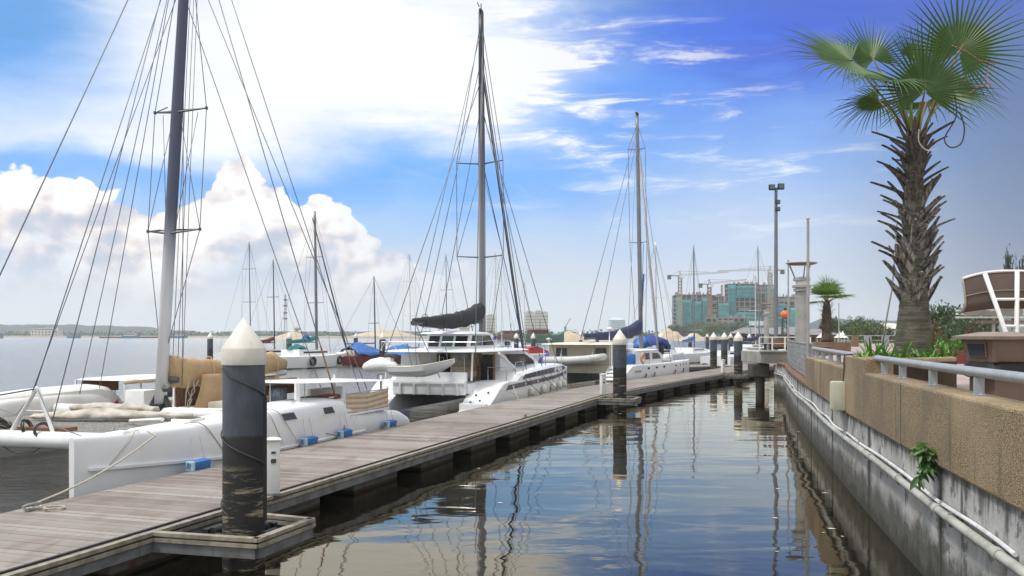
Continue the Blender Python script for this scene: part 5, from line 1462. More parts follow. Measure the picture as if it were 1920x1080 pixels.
# red and white speedboat, foil-like shape on the back pontoon
SB = thing('speedboat', 'small red and white speedboat on the back pontoon under the furled headsail', 'speedboat', P(1004, 655, 86) + Vector((0, 0, 0)), .5)
SB.location.z = .2
hull([(-2.2, .7, .8, .2), (0, .85, .8, .25), (1.6, .6, .9, .2), (2.6, .03, 1.05, .02)], 0, HARD, 3).build('hull', white_p, SB, smooth=30)
m_ = MB(); m_.prism([(-1, .8), (1.6, .85), (.8, 1.15), (-.2, 1.5), (-1, 1.4)], 'y', -.6, .6); m_.build('foredeck', red_p, SB, smooth=30)
MB().slab([(.8, -.55, 1.15), (.8, .55, 1.15), (-.1, .5, 1.5), (-.1, -.5, 1.5)], .02).build('windscreen', glass, SB)
JS = thing('blue_jetski', 'blue covered water scooter on the pontoon past the bow of the flybridge catamaran', 'water scooter', P(1040, 680, 62), .6); JS.location.z = .62
m_ = MB(); lump(m_, [(-1.2, 0, .3), (-.3, 0, .55), (.4, 0, .45), (1.2, 0, .25)], [.25, .5, .42, .1], 31, 1.1); m_.build('cover', royal, JS, smooth=0)
MB().box((0, 0, .02), (2.4, .9, .1), bev=.03).build('cradle', galv, JS)
# two back pontoons
def pontoon(nm, label, a, b, w, z=.48):
    a, b = Vector((*a, 0)), Vector((*b, 0)); d = b - a; l = d.length
    t = thing(nm, label, 'pontoon', (a + b) / 2, math.atan2(d.y, d.x), 'back pontoons')
    MB().box((0, 0, z - .05), (l, w, .1)).build('decking', deckw if False else M('pale_decking', (.30, .27, .24), .8) if 'pale_decking' not in MATS else MATS['pale_decking'], t)
    MB().box((0, 0, z - .18), (l - .1, w - .1, .16)).build('frame', fascia, t)
    for k in range(int(l / 4)):
        MB().box((-l / 2 + 2 + k * 4, 0, .08), (1.8, w - .3, .5)).build('float', conc_dk, t)
    return t
pontoon('back_pontoon', 'grey pontoon left of the big pile holding the white sloop', (-27.5, 79.5), (-11.5, 82.5), 1.6)
pontoon('back_pontoon', 'pontoon behind the flybridge catamaran with dinghies and clutter', (-4, 61), (6.2, 66.0), 2.2)
pontoon('back_pontoon', 'pontoon behind the far white pedestal between two piles', (12.6, 66.5), (18.8, 69.5), 1.8)
# clutter of tenders on the middle pontoon
rg = random.Random(5)
for k, (px, lb) in enumerate(((1022, 'grey tender nearest the flybridge catamaran bow'), (1053, 'small tender right of the blue water scooter'), (1072, 'tender with black outboard at right of the row'), (1088, 'last tender of the row, beside the striped post'))):
    x = (px - 960) / F * 63
    t = thing('tender', lb, 'dinghy', (x, 63, .55), .7 + k * .4, 'tenders on the middle pontoon')
    for sg in (-1, 1): MB().tube([(-1.0, sg * .4, .2), (.4, sg * .4, .22), (1.0, sg * .16, .32), (1.2, 0, .36)], [.17, .17, .14, .1], 10).build('air_tube', MATS['grey_hypalon'] if k % 2 == 0 else gel_old, t, smooth=0)
    MB().box((0, 0, .1), (1.9, .7, .08)).build('dinghy_floor', dkgrey, t)
    MB().box((-1.1, 0, .42), (.26, .24, .5), bev=.05).build('outboard', black, t, smooth=30)
# lamp on the pontoon and banded marker post
t = thing('pontoon_lamp', 'slim white lamp post with round head past the flybridge catamaran bow', 'lamp post', (4.45 * 1.0, 63, .45))
t.location = ((1029 - 960) / F * 63, 63, .45)
MB().tube([(0, 0, 0), (0, 0, 1.95)], .035, 8).build('post', white_p, t); MB().lathe([(.05, 1.9), (.18, 2.0), (.2, 2.1), (.03, 2.15)], n=12).build('lamp_head', white_p, t, smooth=40)
t = thing('banded_post', 'black and white banded marker post left of the navy boom cover', 'post', ((1089 - 960) / F * 70, 70, 0))
for k in range(6): MB().tube([(0, 0, .3 + k * .42), (0, 0, .3 + k * .42 + .42)], .13, 10).build('band', black if k % 2 == 0 else white_p, t, smooth=40)
MB().lathe([(.16, 2.8), (.15, 2.86), (.01, 3.15)], n=12).build('cone_cap', capm, t)

# ---------------------------------------------------------------- sea wall, parapet, pipes
wall = thing('sea_wall', 'curving stained concrete sea wall with pebble faced parapet on the right', 'wall', (0, 0, 0))
def wall_rings(y0, y1, o0, o1, z0, z1, step=.5):
    n_ = max(2, int((y1 - y0) / step)); rings = []
    for k in range(n_ + 1):
        p, d, n = wall_sm(y0 + (y1 - y0) * k / n_)
        rings.append([p + n * o0 + Vector((0, 0, z0)), p + n * o1 + Vector((0, 0, z0)), p + n * o1 + Vector((0, 0, z1)), p + n * o0 + Vector((0, 0, z1))])
    return rings
def wall_sm(y):
    """sea wall line, smoothed over its corners"""
    ps = [wall_at(max(4.6, min(41.2, y + k * .7))) for k in (-2, -1, 0, 1, 2)]
    p = sum((q[0] for q in ps), Vector()) / 5; p.y = y
    d = sum((q[1] for q in ps), Vector()).normalized()
    return p, d, Vector((d.y, -d.x, 0))
m_ = MB(); m_.loft(wall_rings(4.6, 43.0, 0, .5, -1.2, 1.38)); cw_ = m_.build('concrete_base', seawall_m, wall)
for y in (9.65, 13.95, 18.6, 23.4, 28.6, 34.2):
    p, d, n = wall_sm(y)
    MB().box(p + n * .004 + Vector((0, 0, .62)), (.02, .022, 1.5), rz=math.atan2(d.y, d.x)).build('expansion_joint', conc_dk, cw_)
m_ = MB()
m_.loft(wall_rings(4.6, 14.15, -.045, .34, 1.385, 2.2)); m_.loft(wall_rings(14.15, 16.5, -.045, .40, 1.385, 2.43)); m_.loft(wall_rings(16.5, 24.6, -.045, .34, 1.385, 2.2))
pa = m_.build('parapet', agg_m, wall)
for y in (7.0, 11.4, 20.6):
    p, d, n = wall_sm(y)
    MB().box(p - n * .046 + Vector((0, 0, 1.79)), (.012, .006, .80), rz=math.atan2(d.y, d.x)).build('panel_joint', conc_dk, pa)
bv = pa.modifiers.new('soft', 'BEVEL'); bv.width = .03; bv.segments = 2; bv.limit_method = 'ANGLE'
m_ = MB()
for k in range(30):
    y = 24.9 + k * .6
    p, d, n = wall_sm(y)
    m_.box(p + n * .12 + Vector((0, 0, 1.43 + .01 * (k % 3))), (.5, .34, .1), rz=math.atan2(d.y, d.x), bev=.02)
m_.build('coping_stones', stonew, wall)

def rail_run(label, y0, y1, ys, off=.16, z=2.43):
    t = thing('handrail', label, 'railing', (0, 0, 0))
    pts = []
    n_ = int((y1 - y0) / .4)
    for k in range(n_ + 1):
        p, d, n = wall_sm(y0 + (y1 - y0) * k / n_); pts.append(p + n * off + Vector((0, 0, z)))
    MB().tube(pts, .05, 18).build('rail_tube', railp, t, smooth=40)
    for y in ys:
        p, d, n = wall_sm(y); a = math.atan2(d.y, d.x)
        po = MB().box(p + n * off + Vector((0, 0, 2.29)), (.05, .09, .18), rz=a).build('rail_post', railp, t)
        MB().box(p + n * off + Vector((0, 0, 2.207)), (.17, .13, .012), rz=a).build('base_plate', railp, po)
        for sg in (-1, 1): MB().tube([p + n * off + d * .06 * sg + Vector((0, 0, 2.21)), p + n * off + d * .06 * sg + Vector((0, 0, 2.228))], .012, 6).build('bolt', stain, po)
    return t
rail_run('thick grey tubular handrail on the near parapet in front of the litter bin', 4.7, 14.25, (5.4, 7.15, 8.9, 10.65, 12.3, 13.6))
rail_run('short grey handrail on the parapet beyond the big palm planter', 16.42, 24.6, (17.4, 18.9, 20.4, 22, 23.6))

t = thing('wall_pipe', 'long pale pipe clamped along the stained sea wall', 'pipe', (0, 0, 0))
pts = []; 
for k in range(80):
    y = 4.7 + k * .48
    p, d, n = wall_sm(y); pts.append(p - n * .075 + Vector((0, 0, .96 + .02 * math.sin(y * .6))))
MB().tube(pts, .046, 12).build('pipe', pvc, t, smooth=40)
for k in range(2, 78, 4):
    p = pts[k]; d = (pts[k + 1] - pts[k - 1]).normalized()
    MB().tube([p - d * .06, p + d * .06], .056, 12).build('pipe_collar', pvc, t, smooth=40)
for k in range(4, 78, 5):
    p = pts[k]; _, d, n = wall_sm(p.y)
    MB().box(p + n * .03 + Vector((0, 0, -.01)), (.05, .09, .14), rz=math.atan2(d.y, d.x)).build('bracket', galv, t)
t = thing('cable_conduit', 'thin white conduit lying loosely on top of the sea wall pipe', 'conduit', (0, 0, 0))
pts = []
for k in range(150):
    y = 7.3 + k * .235
    p, d, n = wall_sm(y); pts.append(p - n * (.035 + .012 * math.sin(y * 2.2)) + Vector((0, 0, 1.035 + .025 * math.sin(y * .6 + .3) + .014 * math.sin(y * 1.7))))
MB().tube(pts, .021, 8).build('conduit', pvc_w, t, smooth=40)
for k in range(9, 150, 22): MB().box(pts[k], (.05, .05, .06), rz=1.3).build('clip', galv, t)

p, d, n = wall_sm(16.35); a = math.atan2(d.y, d.x)
t = thing('junction_box', 'cream electrical box on the parapet with black cable over its top', 'electrical box', p - n * .045 + Vector((0, 0, 1.43)), a)
MB().box((0, .115, .26), (.34, .23, .52), bev=.015).build('box', boxm, t, smooth=30)
MB().box((0, .235, .26), (.28, .012, .46), bev=.004).build('cover', boxm, t)
MB().tube([(-.02, .03, .52), (-.02, .012, .7), (-.02, .014, .95), (.0, .0, 1.005), (.08, -.12, 1.015), (.2, -.3, 1.012)], .011, 6).build('black_cable', black, t)
MB().tube([(.08, .05, 0), (.07, .03, -.2), (.0, .0, -.45)], .022, 8).build('conduit_drop', pvc_w, t, smooth=40)
MB().tube([(-.12, .05, 0), (-.13, .02, -.3), (-.2, .0, -.44)], .013, 8).build('conduit_drop', galv, t, smooth=40)
for k, (px, py) in enumerate(((1596, 885), (1681, 966), (1700, 980))):
    y = 16.0 if k == 0 else (11.9 if k == 1 else 11.3)
    p, d, n = wall_sm(y); z = CZ - (py - HY) / F * y
    o = MB().tube([(0, .02, 0), (0, -.0, 0), (-.12, -.03, -.01)], .008, 5).build('rebar_stub', rust, None, loc=p - n * .01 + Vector((0, 0, z)), rz=a)
    tag(o, ('rusty bar stub in the wall right of the dark reflection, upper one', 'middle rusty bar stub low on the near sea wall', 'lowest rusty bar stub low on the near sea wall')[k], 'metal bar', 'rusty bar stubs in the sea wall')

def leaf(mb, base, tip, w, nrm, fold=.18, seg=4, droop=0.0, prof=None):
    """one leaf blade with a folded midrib"""
    base, tip = Vector(base), Vector(tip); ax = tip - base
    side = ax.cross(Vector(nrm)).normalized(); up = side.cross(ax).normalized()
    L_ = ax.length; vs = []; fs = []
    for i in range(seg + 1):
        u = i / seg
        c = base + ax * u + Vector((0, 0, -droop * L_ * u * u))
        k = (math.sin(math.pi * min(1, u * .9 + .08)) ** .7 if prof is None else prof(u)) * w / 2
        vs += [c - side * k + up * k * fold * 2, c, c + side * k + up * k * fold * 2]
    for i in range(seg):
        b = i * 3
        fs += [(b, b + 1, b + 4, b + 3), (b + 1, b + 2, b + 5, b + 4)]
    mb.add(vs, fs)

p, d, n = wall_sm(9.75)
t = thing('wall_plant', 'leafy green weed growing from the joint of the sea wall', 'plant', p - n * .05 + Vector((0, 0, 1.42)))
rg = random.Random(8); m_ = MB(); st_ = MB()
for k in range(9):
    an = rg.uniform(-1, 1); end = -n * rg.uniform(.05, .2) + d * an * .30 + Vector((0, 0, rg.uniform(-.22, .26)))
    st_.tube([Vector((0, 0, 0)), end * .5 + Vector((0, 0, .05)), end], [.008, .006, .004], 5)
    for j in range(9):
        b = end * (.35 + .65 * rg.random()); dr_ = Vector((rg.uniform(-1, 1), rg.uniform(-1, .3), rg.uniform(-.9, .5))).normalized()
        leaf(m_, b, b + dr_ * rg.uniform(.09, .17), rg.uniform(.04, .075), (rg.uniform(-.3, .3), -.6, 1), droop=.3)
m_.build('leaves', wallp_m, t, fix=False); st_.build('stems', leaf_m, t)

# ---------------------------------------------------------------- palm planter and palms
pl = thing('palm_planter', 'raised pebble faced planter holding the big fan palm', 'planter', (0, 0, 0))
a0, dA0, nA0 = wall_sm(14.25); a1, _, nA1 = wall_sm(19.0)
corner = [a0 + nA0 * .36, Vector((7.42, 14.95, 0)), Vector((9.0, 18.6, 0)), a1 + nA1 * .36]
m_ = MB()
for q0, q1 in ((corner[0], corner[1]), (corner[1], corner[2]), (corner[2], corner[3])):
    dd = (q1 - q0); c = (q0 + q1) / 2; nn = Vector((-dd.y, dd.x, 0)).normalized()
    m_.box(c + nn * .09 + Vector((0, 0, 2.09)), (dd.length, .18, .675), rz=math.atan2(dd.y, dd.x), bev=.03)
m_.build('planter_wall', agg_m, pl)
m_ = MB(); m_.prism([(q.x, q.y) for q in corner], 'z', 1.8, 2.36); m_.build('soil', soil, pl)

def fan(mb, hub, axis, nrm, Rr, n, spread, rg, droop=.12, cup=.12):
    hub, axis, nrm = Vector(hub), Vector(axis).normalized(), Vector(nrm).normalized()
    side = axis.cross(nrm).normalized(); nrm = side.cross(axis).normalized()
    dth = spread / n
    for k in range(n):
        th = -spread / 2 + (k + .5) * dth
        dr = axis * math.cos(th) + side * math.sin(th); sd_ = -axis * math.sin(th) + side * math.cos(th)
        Lk = Rr * (.80 + .20 * math.cos(th * .75)) * rg.uniform(.90, 1.06)
        dk = droop * rg.uniform(.4, 1.8); tw = rg.uniform(-.05, .05)
        vs = []
        for u in (.03, .2, .38, .52, .78, 1.0):
            r = Lk * u
            full = 2 * r * math.tan(dth / 2) * 1.02
            us = .38
            wmax = 2 * Lk * us * math.tan(dth / 2) * 1.02
            w = full if u <= us else wmax * (1 - (u - us) / (1 - us)) ** 1.0 * .90 + .002
            c = hub + dr * r + nrm * (cup * r * r / Rr) + sd_ * (tw * max(0, u - .5) * Lk)
            c.z -= dk * Lk * max(0, u - .45) ** 2 * 2.2
            f = w * .34
            vs += [c - sd_ * w / 2 + nrm * f * .5, c - nrm * f * .5, c + sd_ * w / 2 + nrm * f * .5]
        fs = []
        for i in range(5):
            b = i * 3; fs += [(b, b + 1, b + 4, b + 3), (b + 1, b + 2, b + 5, b + 4)]
        mb.add(vs, fs)
pet_m = M('palm_petiole', (.16, .14, .035), .5, col2=(.20, .11, .03), scale=3)
PY = 16.8; S_ = PY / F
PZ0 = 2.34
palm = thing('fan_palm', 'big fan palm with rough grey trunk in the pebble faced planter', 'palm tree', ((1712 - 960) * S_, PY, PZ0))
tr = [(.42, -.1), (.385, .02), (.345, .2), (.315, .45), (.285, .75), (.262, 1.0), (.235, 1.3), (.205, 2.2), (.18, 3.0), (.15, 3.8), (.12, 4.25), (.05, 4.35)]
m_ = MB(); rings = []
for r, z in [(a[0] + (b[0] - a[0]) * f / 4, a[1] + (b[1] - a[1]) * f / 4) for a, b in zip(tr, tr[1:]) for f in range(4)]:
    rr = r * (1 + .025 * math.sin(z * 46)) if z < 1.2 else r
    rings.append([(rr * math.cos(2 * math.pi * k / 28) * (1 + .05 * mnoise.noise(Vector((math.cos(2 * math.pi * k / 28) * 2, math.sin(2 * math.pi * k / 28) * 2, z * 2)))) + .03 * math.sin(z * .8), rr * math.sin(2 * math.pi * k / 28), z) for k in range(28)])
m_.loft(rings); m_.build('trunk', trunk_m, palm, smooth=0)
m_ = MB(); rg = random.Random(12)
NB = 112
for k in range(NB):
    f = k / NB
    z = 1.02 + f * 3.15; an = k * 2.39996 + rg.uniform(-.2, .2)
    r0 = .235 - .09 * f
    lean = (.55 if k % 2 else -.55) * rg.uniform(.5, 1.3)
    L_ = rg.uniform(.42, .66) * (1.08 - .30 * f); w0 = (.20 - .09 * f) * rg.uniform(.8, 1.2)
    out = rg.uniform(.06, .26) if rg.random() < .58 else rg.uniform(.34, .66)
    if f < .06: out = rg.uniform(.1, .34)
    rad = Vector((math.cos(an), math.sin(an), 0)); tan_ = Vector((-math.sin(an), math.cos(an), 0)); up = Vector((0, 0, 1))
    vs = []; fs = []; N = 7
    if f > .12 and rg.random() < .36: out = rg.uniform(.22, .40)
    rise = L_ * (.95 - .5 * out)
    for i in range(N + 1):
        u = i / N
        c = rad * (r0 - .03 + .05 * math.sin(min(u * 2.4, 1.57)) + out * u ** 1.5) + tan_ * lean * L_ * .5 * math.sin(u * 1.4) + up * (z + rise * u - .05 * out * u * u)
        w = w0 * (1.15 - .72 * u) * (1 + .10 * math.sin(u * 9 + k))
        if i == N: w *= .72
        th = .040 * (1 - u * .45)
        sv = (tan_ - up * lean * .5 * (1 - u)).normalized()
        nv = (rad - up * (.3 + out * u)).normalized()
        c = Vector((c.x + .03 * math.sin(z * .8), c.y, c.z))
        vs += [c - sv * w / 2 - nv * .012, c + nv * th, c + sv * w / 2 - nv * .012, c - nv * th * .5]
    for i in range(N):
        b = i * 4
        for q in range(4): fs.append((b + q, b + (q + 1) % 4, b + 4 + (q + 1) % 4, b + 4 + q))
    fs += [(3, 2, 1, 0), (N * 4, N * 4 + 1, N * 4 + 2, N * 4 + 3)]
    m_.add(vs, fs)
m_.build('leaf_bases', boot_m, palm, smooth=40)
def q_(px, py, dy=0.0): return Vector(((px - 1712) * S_, dy, (HY - py) * S_ + CZ - PZ0))
LV = [  # hub, axis, normal, radius, segments, spread
    (q_(1790, 104, -.15), (.42, -.05, .9), (-.10, -1, .10), 1.42, 46, 5.0, .08),
    (q_(1598, 112, .05), (-.97, -.15, .10), (.22, -.66, .70), 1.55, 40, 4.1, .14),
    (q_(1708, 188, -.55), (-.06, -.28, 1), (.02, -1, -.22), 1.40, 48, 4.5, .06),
    (q_(1782, 168, -.1), (.88, -.1, -.28), (.15, -.8, .6), 1.02, 40, 4.4, .22),
    (q_(1650, 160, -.5), (-.75, -.45, -.25), (-.15, -.55, .85), .95, 36, 4.0, .34),
    (q_(1660, 95, .55), (-.30, .35, .95), (.1, -.9, .3), 1.05, 38, 4.4, .08),
    (q_(1668, 175, .5), (-.5, .6, -.25), (-.2, .5, .85), .95, 36, 4.2, .3),
    (q_(1765, 175, .6), (.6, .7, -.05), (.2, .4, .9), 1.1, 36, 4.3, .25),
    (q_(1735, 100, .5), (.1, .2, 1), (.3, -.9, .1), .8, 26, 2.6, .05)]
rg = random.Random(4)
for hub, ax, nr, Rr, ns, spd, dp in LV:
    m_ = MB(); fan(m_, hub, ax, nr, Rr, ns, spd, rg, dp)
    lf = m_.build('fan_leaf', frond_m, palm, fix=False)
    b = Vector((rg.uniform(-.1, .1) + .0, rg.uniform(-.08, .08), 4.05)); mid = b.lerp(hub, .5) + Vector((0, 0, .08))
    MB().tube([b, mid, hub, hub + Vector(ax).normalized() * Rr * .22], [.036, .026, .018, .006], 6, sq=.6).build('petiole', pet_m, lf, smooth=0)
for k in range(5):
    an = k * 1.3; m_ = MB()
    MB().tube([(0, 0, 4.1), (.08 * math.cos(an), .08 * math.sin(an), 4.5), (.16 * math.cos(an), .16 * math.sin(an), 4.8)], [.03, .02, .01], 5).build('young_shoot', frond_y, palm)
t = thing('light_cable', 'old rope light and black hose tangled in the crown of the big palm', 'cable', palm.location)
m_ = MB(); m_.tube([q_(1760, 150, -.5), q_(1750, 185, -.55), q_(1790, 190, -.5), q_(1815, 172, -.5), q_(1828, 180, -.5), q_(1826, 150, -.45), q_(1842, 132, -.45), q_(1812, 130, -.5), q_(1790, 108, -.4), q_(1765, 98, -.4)], .011, 6)
m_.build('rope_light', M('pinkish_tube', (.34, .12, .09), .5), t, smooth=0)
m_ = MB(); m_.tube([Vector(p_) for p_ in crom([tuple(v_) for v_ in (q_(1765, 190, -.5), q_(1768, 230, -.5), q_(1752, 268, -.4), q_(1762, 285, -.42), q_(1780, 278, -.45), q_(1784, 250, -.48), q_(1774, 222, -.5))], 6)], .014, 6); m_.build('black_hose', dkgrey, t, smooth=0)
m_ = MB(); m_.tube([Vector(p_) for p_ in crom([tuple(v_) for v_ in (q_(1704, 252, -.42), q_(1704, 275, -.42), q_(1718, 290, -.42), q_(1738, 288, -.4))], 6)], .01, 6); m_.build('white_wire', pvc_w, t, smooth=0)
o = MB().tube([q_(1664, 655, .25), q_(1670, 600, .2), q_(1677, 540, .1), q_(1684, 420, .05)], [.017, .017, .015, .012], 6).build('support_pole', steel_c, None, loc=palm.location, smooth=0)
tag(o, 'thin grey pole leaning against the big palm trunk', 'pole')
# strap-leaved lilies and low cover in the planter
def lily(loc, label, n, h, seed):
    rg = random.Random(seed); t = thing('lily_plant', label, 'plant', loc, 0, 'strap leaved plants round the big palm')
    m_ = MB()
    for k in range(n):
        an = rg.uniform(0, 6.28); el_ = rg.uniform(.55, 1.35); L_ = h * rg.uniform(.7, 1.15)
        dr = Vector((math.cos(an) * math.cos(el_), math.sin(an) * math.cos(el_), math.sin(el_)))
        b = Vector((math.cos(an) * .05, math.sin(an) * .05, 0))
        leaf(m_, b, b + dr * L_, .055, (-dr.x * .5, -dr.y * .5, 1), fold=.2, seg=6, droop=.35 * math.cos(el_), prof=lambda u: (1 - u) ** .5 * min(1, .45 + u * 2.2))
    m_.build('leaves', blade_m, t, fix=False)
    MB().lathe([(.05, -.03), (.06, .03), (.02, .08)], n=8).build('root_crown', leaf_m, t)
for k, (px, Y, lb, n, h) in enumerate(((1634, 15.6, 'tall lily at the left end of the palm planter', 16, .55), (1652, 16.6, 'lily behind the tall one left of the palm trunk', 14, .5), (1690, 15.5, 'upright lily right in front of the palm trunk base', 18, .50), (1668, 15.4, 'low lily left front of the palm trunk', 14, .36),
        (1722, 15.6, 'small lily below the palm trunk centre', 10, .3), (1762, 15.9, 'lily just right of the palm trunk', 20, .48), (1778, 15.7, 'pale lily at the right end of the palm planter', 16, .42), (1745, 15.4, 'low lily by the planter front right of the trunk', 12, .3), (1618, 15.2, 'short lily at the corner by the cable', 10, .26))):
    lily(Vector(((px - 960) / F * Y, Y, 2.36)), lb, n, h, 30 + k)
rg = random.Random(2); m_ = MB()
for k in range(900):
    u, v = rg.random(), rg.random()
    b = corner[0].lerp(corner[1], u).lerp(corner[3].lerp(corner[2], u), v * .9 + .04) + Vector((0, 0, 2.355))
    an = rg.uniform(0, 6.28); dr = Vector((math.cos(an) * .7, math.sin(an) * .7, rg.uniform(.5, 1.4))).normalized()
    leaf(m_, b, b + dr * rg.uniform(.07, .16), .035, (0, 0, 1) if abs(dr.z) < .9 else (1, 0, 0), seg=3, droop=.2)
struct(m_.build('ground_cover', blade_m, None, fix=False), 'stuff')

# smaller palm in its square planter, farther along
Y2 = 48.0; S2 = Y2 / F
t = thing('square_planter', 'brown stone planter under the smaller palm', 'planter', ((1557 - 960) * S2, Y2, FLOOR), .25)
MB().box((0, 0, .33), (1.5, 1.5, .66), bev=.03).build('planter_wall', stonew, t); MB().box((0, 0, .662), (1.3, 1.3, .02)).build('soil', soil, t)
t = thing('planter_step', 'low brown stone block in front of the smaller planter', 'stone block', ((1538 - 960) / F * 45.5, 45.5, FLOOR), .25)
MB().box((0, 0, .22), (.8, .7, .44), bev=.02).build('block', stonew, t); MB().box((0, 0, .46), (.9, .8, .04), bev=.01).build('top_slab', stonew, t)
p2 = thing('fan_palm', 'smaller fan palm with dark spiny trunk behind the lamp column', 'palm tree', ((1550 - 960) * S2, Y2, FLOOR + .66))
MB().lathe([(.32, 0), (.27, .2), (.25, .8), (.24, 1.5), (.16, 2.15), (.05, 2.3)], n=14).build('trunk', bark, p2, smooth=0)
m_ = MB(); rg = random.Random(6)
for k in range(120):
    z = .35 + 1.8 * k / 120; an = k * 2.4; rad = Vector((math.cos(an), math.sin(an), 0)); c = rad * .22 + Vector((0, 0, z))
    tp_ = c + rad * rg.uniform(.1, .3) + Vector((0, 0, rg.uniform(.05, .25)))
    leaf(m_, c, tp_, .09, (-rad.x, -rad.y, 1), seg=2, prof=lambda u: 1 - .8 * u)
m_.build('leaf_bases', bark, p2, fix=False)
for k in range(17):
    an = k * 2.4; el_ = [.2, .9, .55, 1.25, -.15][k % 5]
    dr = Vector((math.cos(an) * math.cos(el_), math.sin(an) * math.cos(el_), math.sin(el_))); hub = Vector((0, 0, 2.25)) + dr * rg.uniform(.4, .62)
    m_ = MB(); fan(m_, hub, dr, Vector((-dr.x * .5, -dr.y * .5, 1)) if el_ < 1 else (0, -1, .2), rg.uniform(.85, 1.15), 22, 3.2, rg, .30)
    lf = m_.build('fan_leaf', frond_y, p2, fix=False); MB().tube([(0, 0, 2.15), hub], [.03, .012], 5).build('petiole', pet_m, lf)

# ---------------------------------------------------------------- mesh fence, poles, lamp columns
t = thing('mesh_fence', 'grey steel fence of netted panels along the wall before the landing', 'fence', (0, 0, 0))
ys = [24.75, 27.4, 30.1, 32.8, 35.5, 38.2, 40.8]
for y in ys:
    p, d, n = wall_sm(y)
    MB().box(p + n * .16 + Vector((0, 0, 2.04)), (.07, .05, 1.14), rz=math.atan2(d.y, d.x)).build('fence_post', galv, t)
for ya, yb in zip(ys, ys[1:]):
    pa_, d, n = wall_sm(ya); pb_, _, _ = wall_sm(yb); pa_ = pa_ + n * .16; pb_ = pb_ + n * .16
    m_ = MB()
    for k in range(7): m_.tube([pa_ + Vector((0, 0, 1.55 + k * .165)), pb_ + Vector((0, 0, 1.55 + k * .165))], .014 if k < 6 else .03, 5)
    for k in range(1, 16):
        c = pa_.lerp(pb_, k / 16); m_.tube([c + Vector((0, 0, 1.55)), c + Vector((0, 0, 2.56))], .011, 4)
    m_.build('net_panel', galv, t)
def polething(nm, label, px, Y, z0, ytop, r, mat, fin=True):
    t = thing(nm, label, 'pole', ((px - 960) / F * Y, Y, z0)); zt = CZ + (HY - ytop) / F * Y - z0
    MB().tube([(0, 0, 0), (0, 0, zt * .5), (0, 0, zt)], [r, r * .95, r * .75], 10).build('shaft', mat, t, smooth=40)
    MB().box((0, 0, .01), (r * 5, r * 5, .02)).build('base_plate', galv, t)
    if fin: MB().lathe([(r * .9, zt), (r * 1.1, zt + .03), (.005, zt + .1)], n=8).build('finial', mat, t)
    return t
polething('flag_pole', 'tall grey flagpole at the near end of the mesh fence', 1515, 25.4, FLOOR - .3, 412, .05, steel_c)
polething('flag_pole', 'slimmer pole at the far end of the mesh fence', 1478, 40.5, FLOOR, 490, .045, steel_c)
polething('flag_pole', 'distant thin pole right of the smaller palm', 1573, 90, FLOOR, 568, .06, steel_c, False)
FP = polething('floodlight_mast', 'very tall grey mast with floodlights standing behind the landing', 1455, 46.2, FLOOR + .2, 352, .105, M('mast_grey_paint', (.15, .17, .19), .5, col2=(.12, .13, .15)), False)
zt = CZ + (HY - 352) / F * 46.2 - FLOOR - .2
for dx_, z, s_ in ((-.25, zt, .30), (.22, zt + .04, .32), (.06, zt - .75, .22), (.06, zt - 1.12, .22)):
    h_ = MB().box((dx_, -.12, z), (s_, .2, s_ * .95), bev=.03).build('floodlight', black, FP, smooth=30)
    MB().box((dx_, -.228, z), (s_ * .75, .012, s_ * .65)).build('lens', glass_g, h_)
MB().box((0, 0, zt - .05), (.6, .06, .06)).build('cross_arm', galv, FP)
def column_lamp(label, px, Y, z0, ytop, sc_=1.0):
    t = thing('column_lamp', label, 'lamp column', ((px - 960) / F * Y, Y, z0), 0, 'lamp columns with disc reflectors')
    H = CZ + (HY - ytop) / F * Y - z0
    MB().lathe([(.27, 0), (.27, .1), (.235, .14), (.225, H - 1.05)], n=20).build('column', steel_c, t, smooth=40)
    for z, r in ((H - 1.05, .30), (H - .92, .34), (H - .66, .31)): MB().lathe([(.2, z), (r, z + .01), (r, z + .10), (.2, z + .11)], n=20).build('collar', steel_c, t, smooth=30)
    MB().lathe([(.22, H - .95), (.22, H - .55), (.14, H - .5)], n=16).build('lamp_housing', white_p, t, smooth=30)
    for k in range(3):
        a = k * 2.094 + .5
        MB().tube([(.22 * math.cos(a), .22 * math.sin(a), H - .6), (.44 * math.cos(a), .44 * math.sin(a), H - .06)], .028, 6).build('strut', steel_c, t)
    MB().lathe([(.02, H - .07), (.45, H - .05), (.58, H), (.56, H + .03), (.2, H + .05), (.01, H + .06)], n=28).build('reflector_disc', lamp_disc, t, smooth=40)
column_lamp('fat steel lamp column with disc top, beside the smaller palm', 1503, 33.6, FLOOR, 494)
column_lamp('more distant lamp column with disc top, left of the floodlight mast', 1437, 80, DZ, 570)

# ---------------------------------------------------------------- concrete landing
X0, X1 = (1413 - 960) / F * 44, 14.3
t = thing('landing_stage', 'weathered concrete landing on a pile reaching out from the sea wall', 'landing', (0, 0, 0))
ld = MB().box(((X0 + X1) / 2, 44.6, 1.72), (X1 - X0, 3.6, .56), bev=.03).build('deck_slab', conc, t)
MB().box(((X0 + X1) / 2 - .02, 42.75, 2.02), (X1 - X0 + .04, .25, .10), bev=.02).build('kerb', conc, t)
MB().box(((1418 - 960) / F * 44, 43.6, 1.08), (.84, .9, .66), bev=.06).build('pile_cap', conc_dk, t)
MB().lathe([(.22, -2.5), (.22, .8)], ((1421 - 960) / F * 44, 43.6, 0), 14).build('pile', conc_dk, t, smooth=40)
rt = thing('landing_railing', 'white railing along the edge of the concrete landing', 'railing', (X0, 42.95, 2.07))
MB().tube([(0, 0, .62), (X1 - X0, 0, .62)], .022, 6).build('top_rail', white_p, rt); MB().tube([(0, 0, .32), (X1 - X0, 0, .32)], .012, 6).build('mid_rail', white_p, rt)
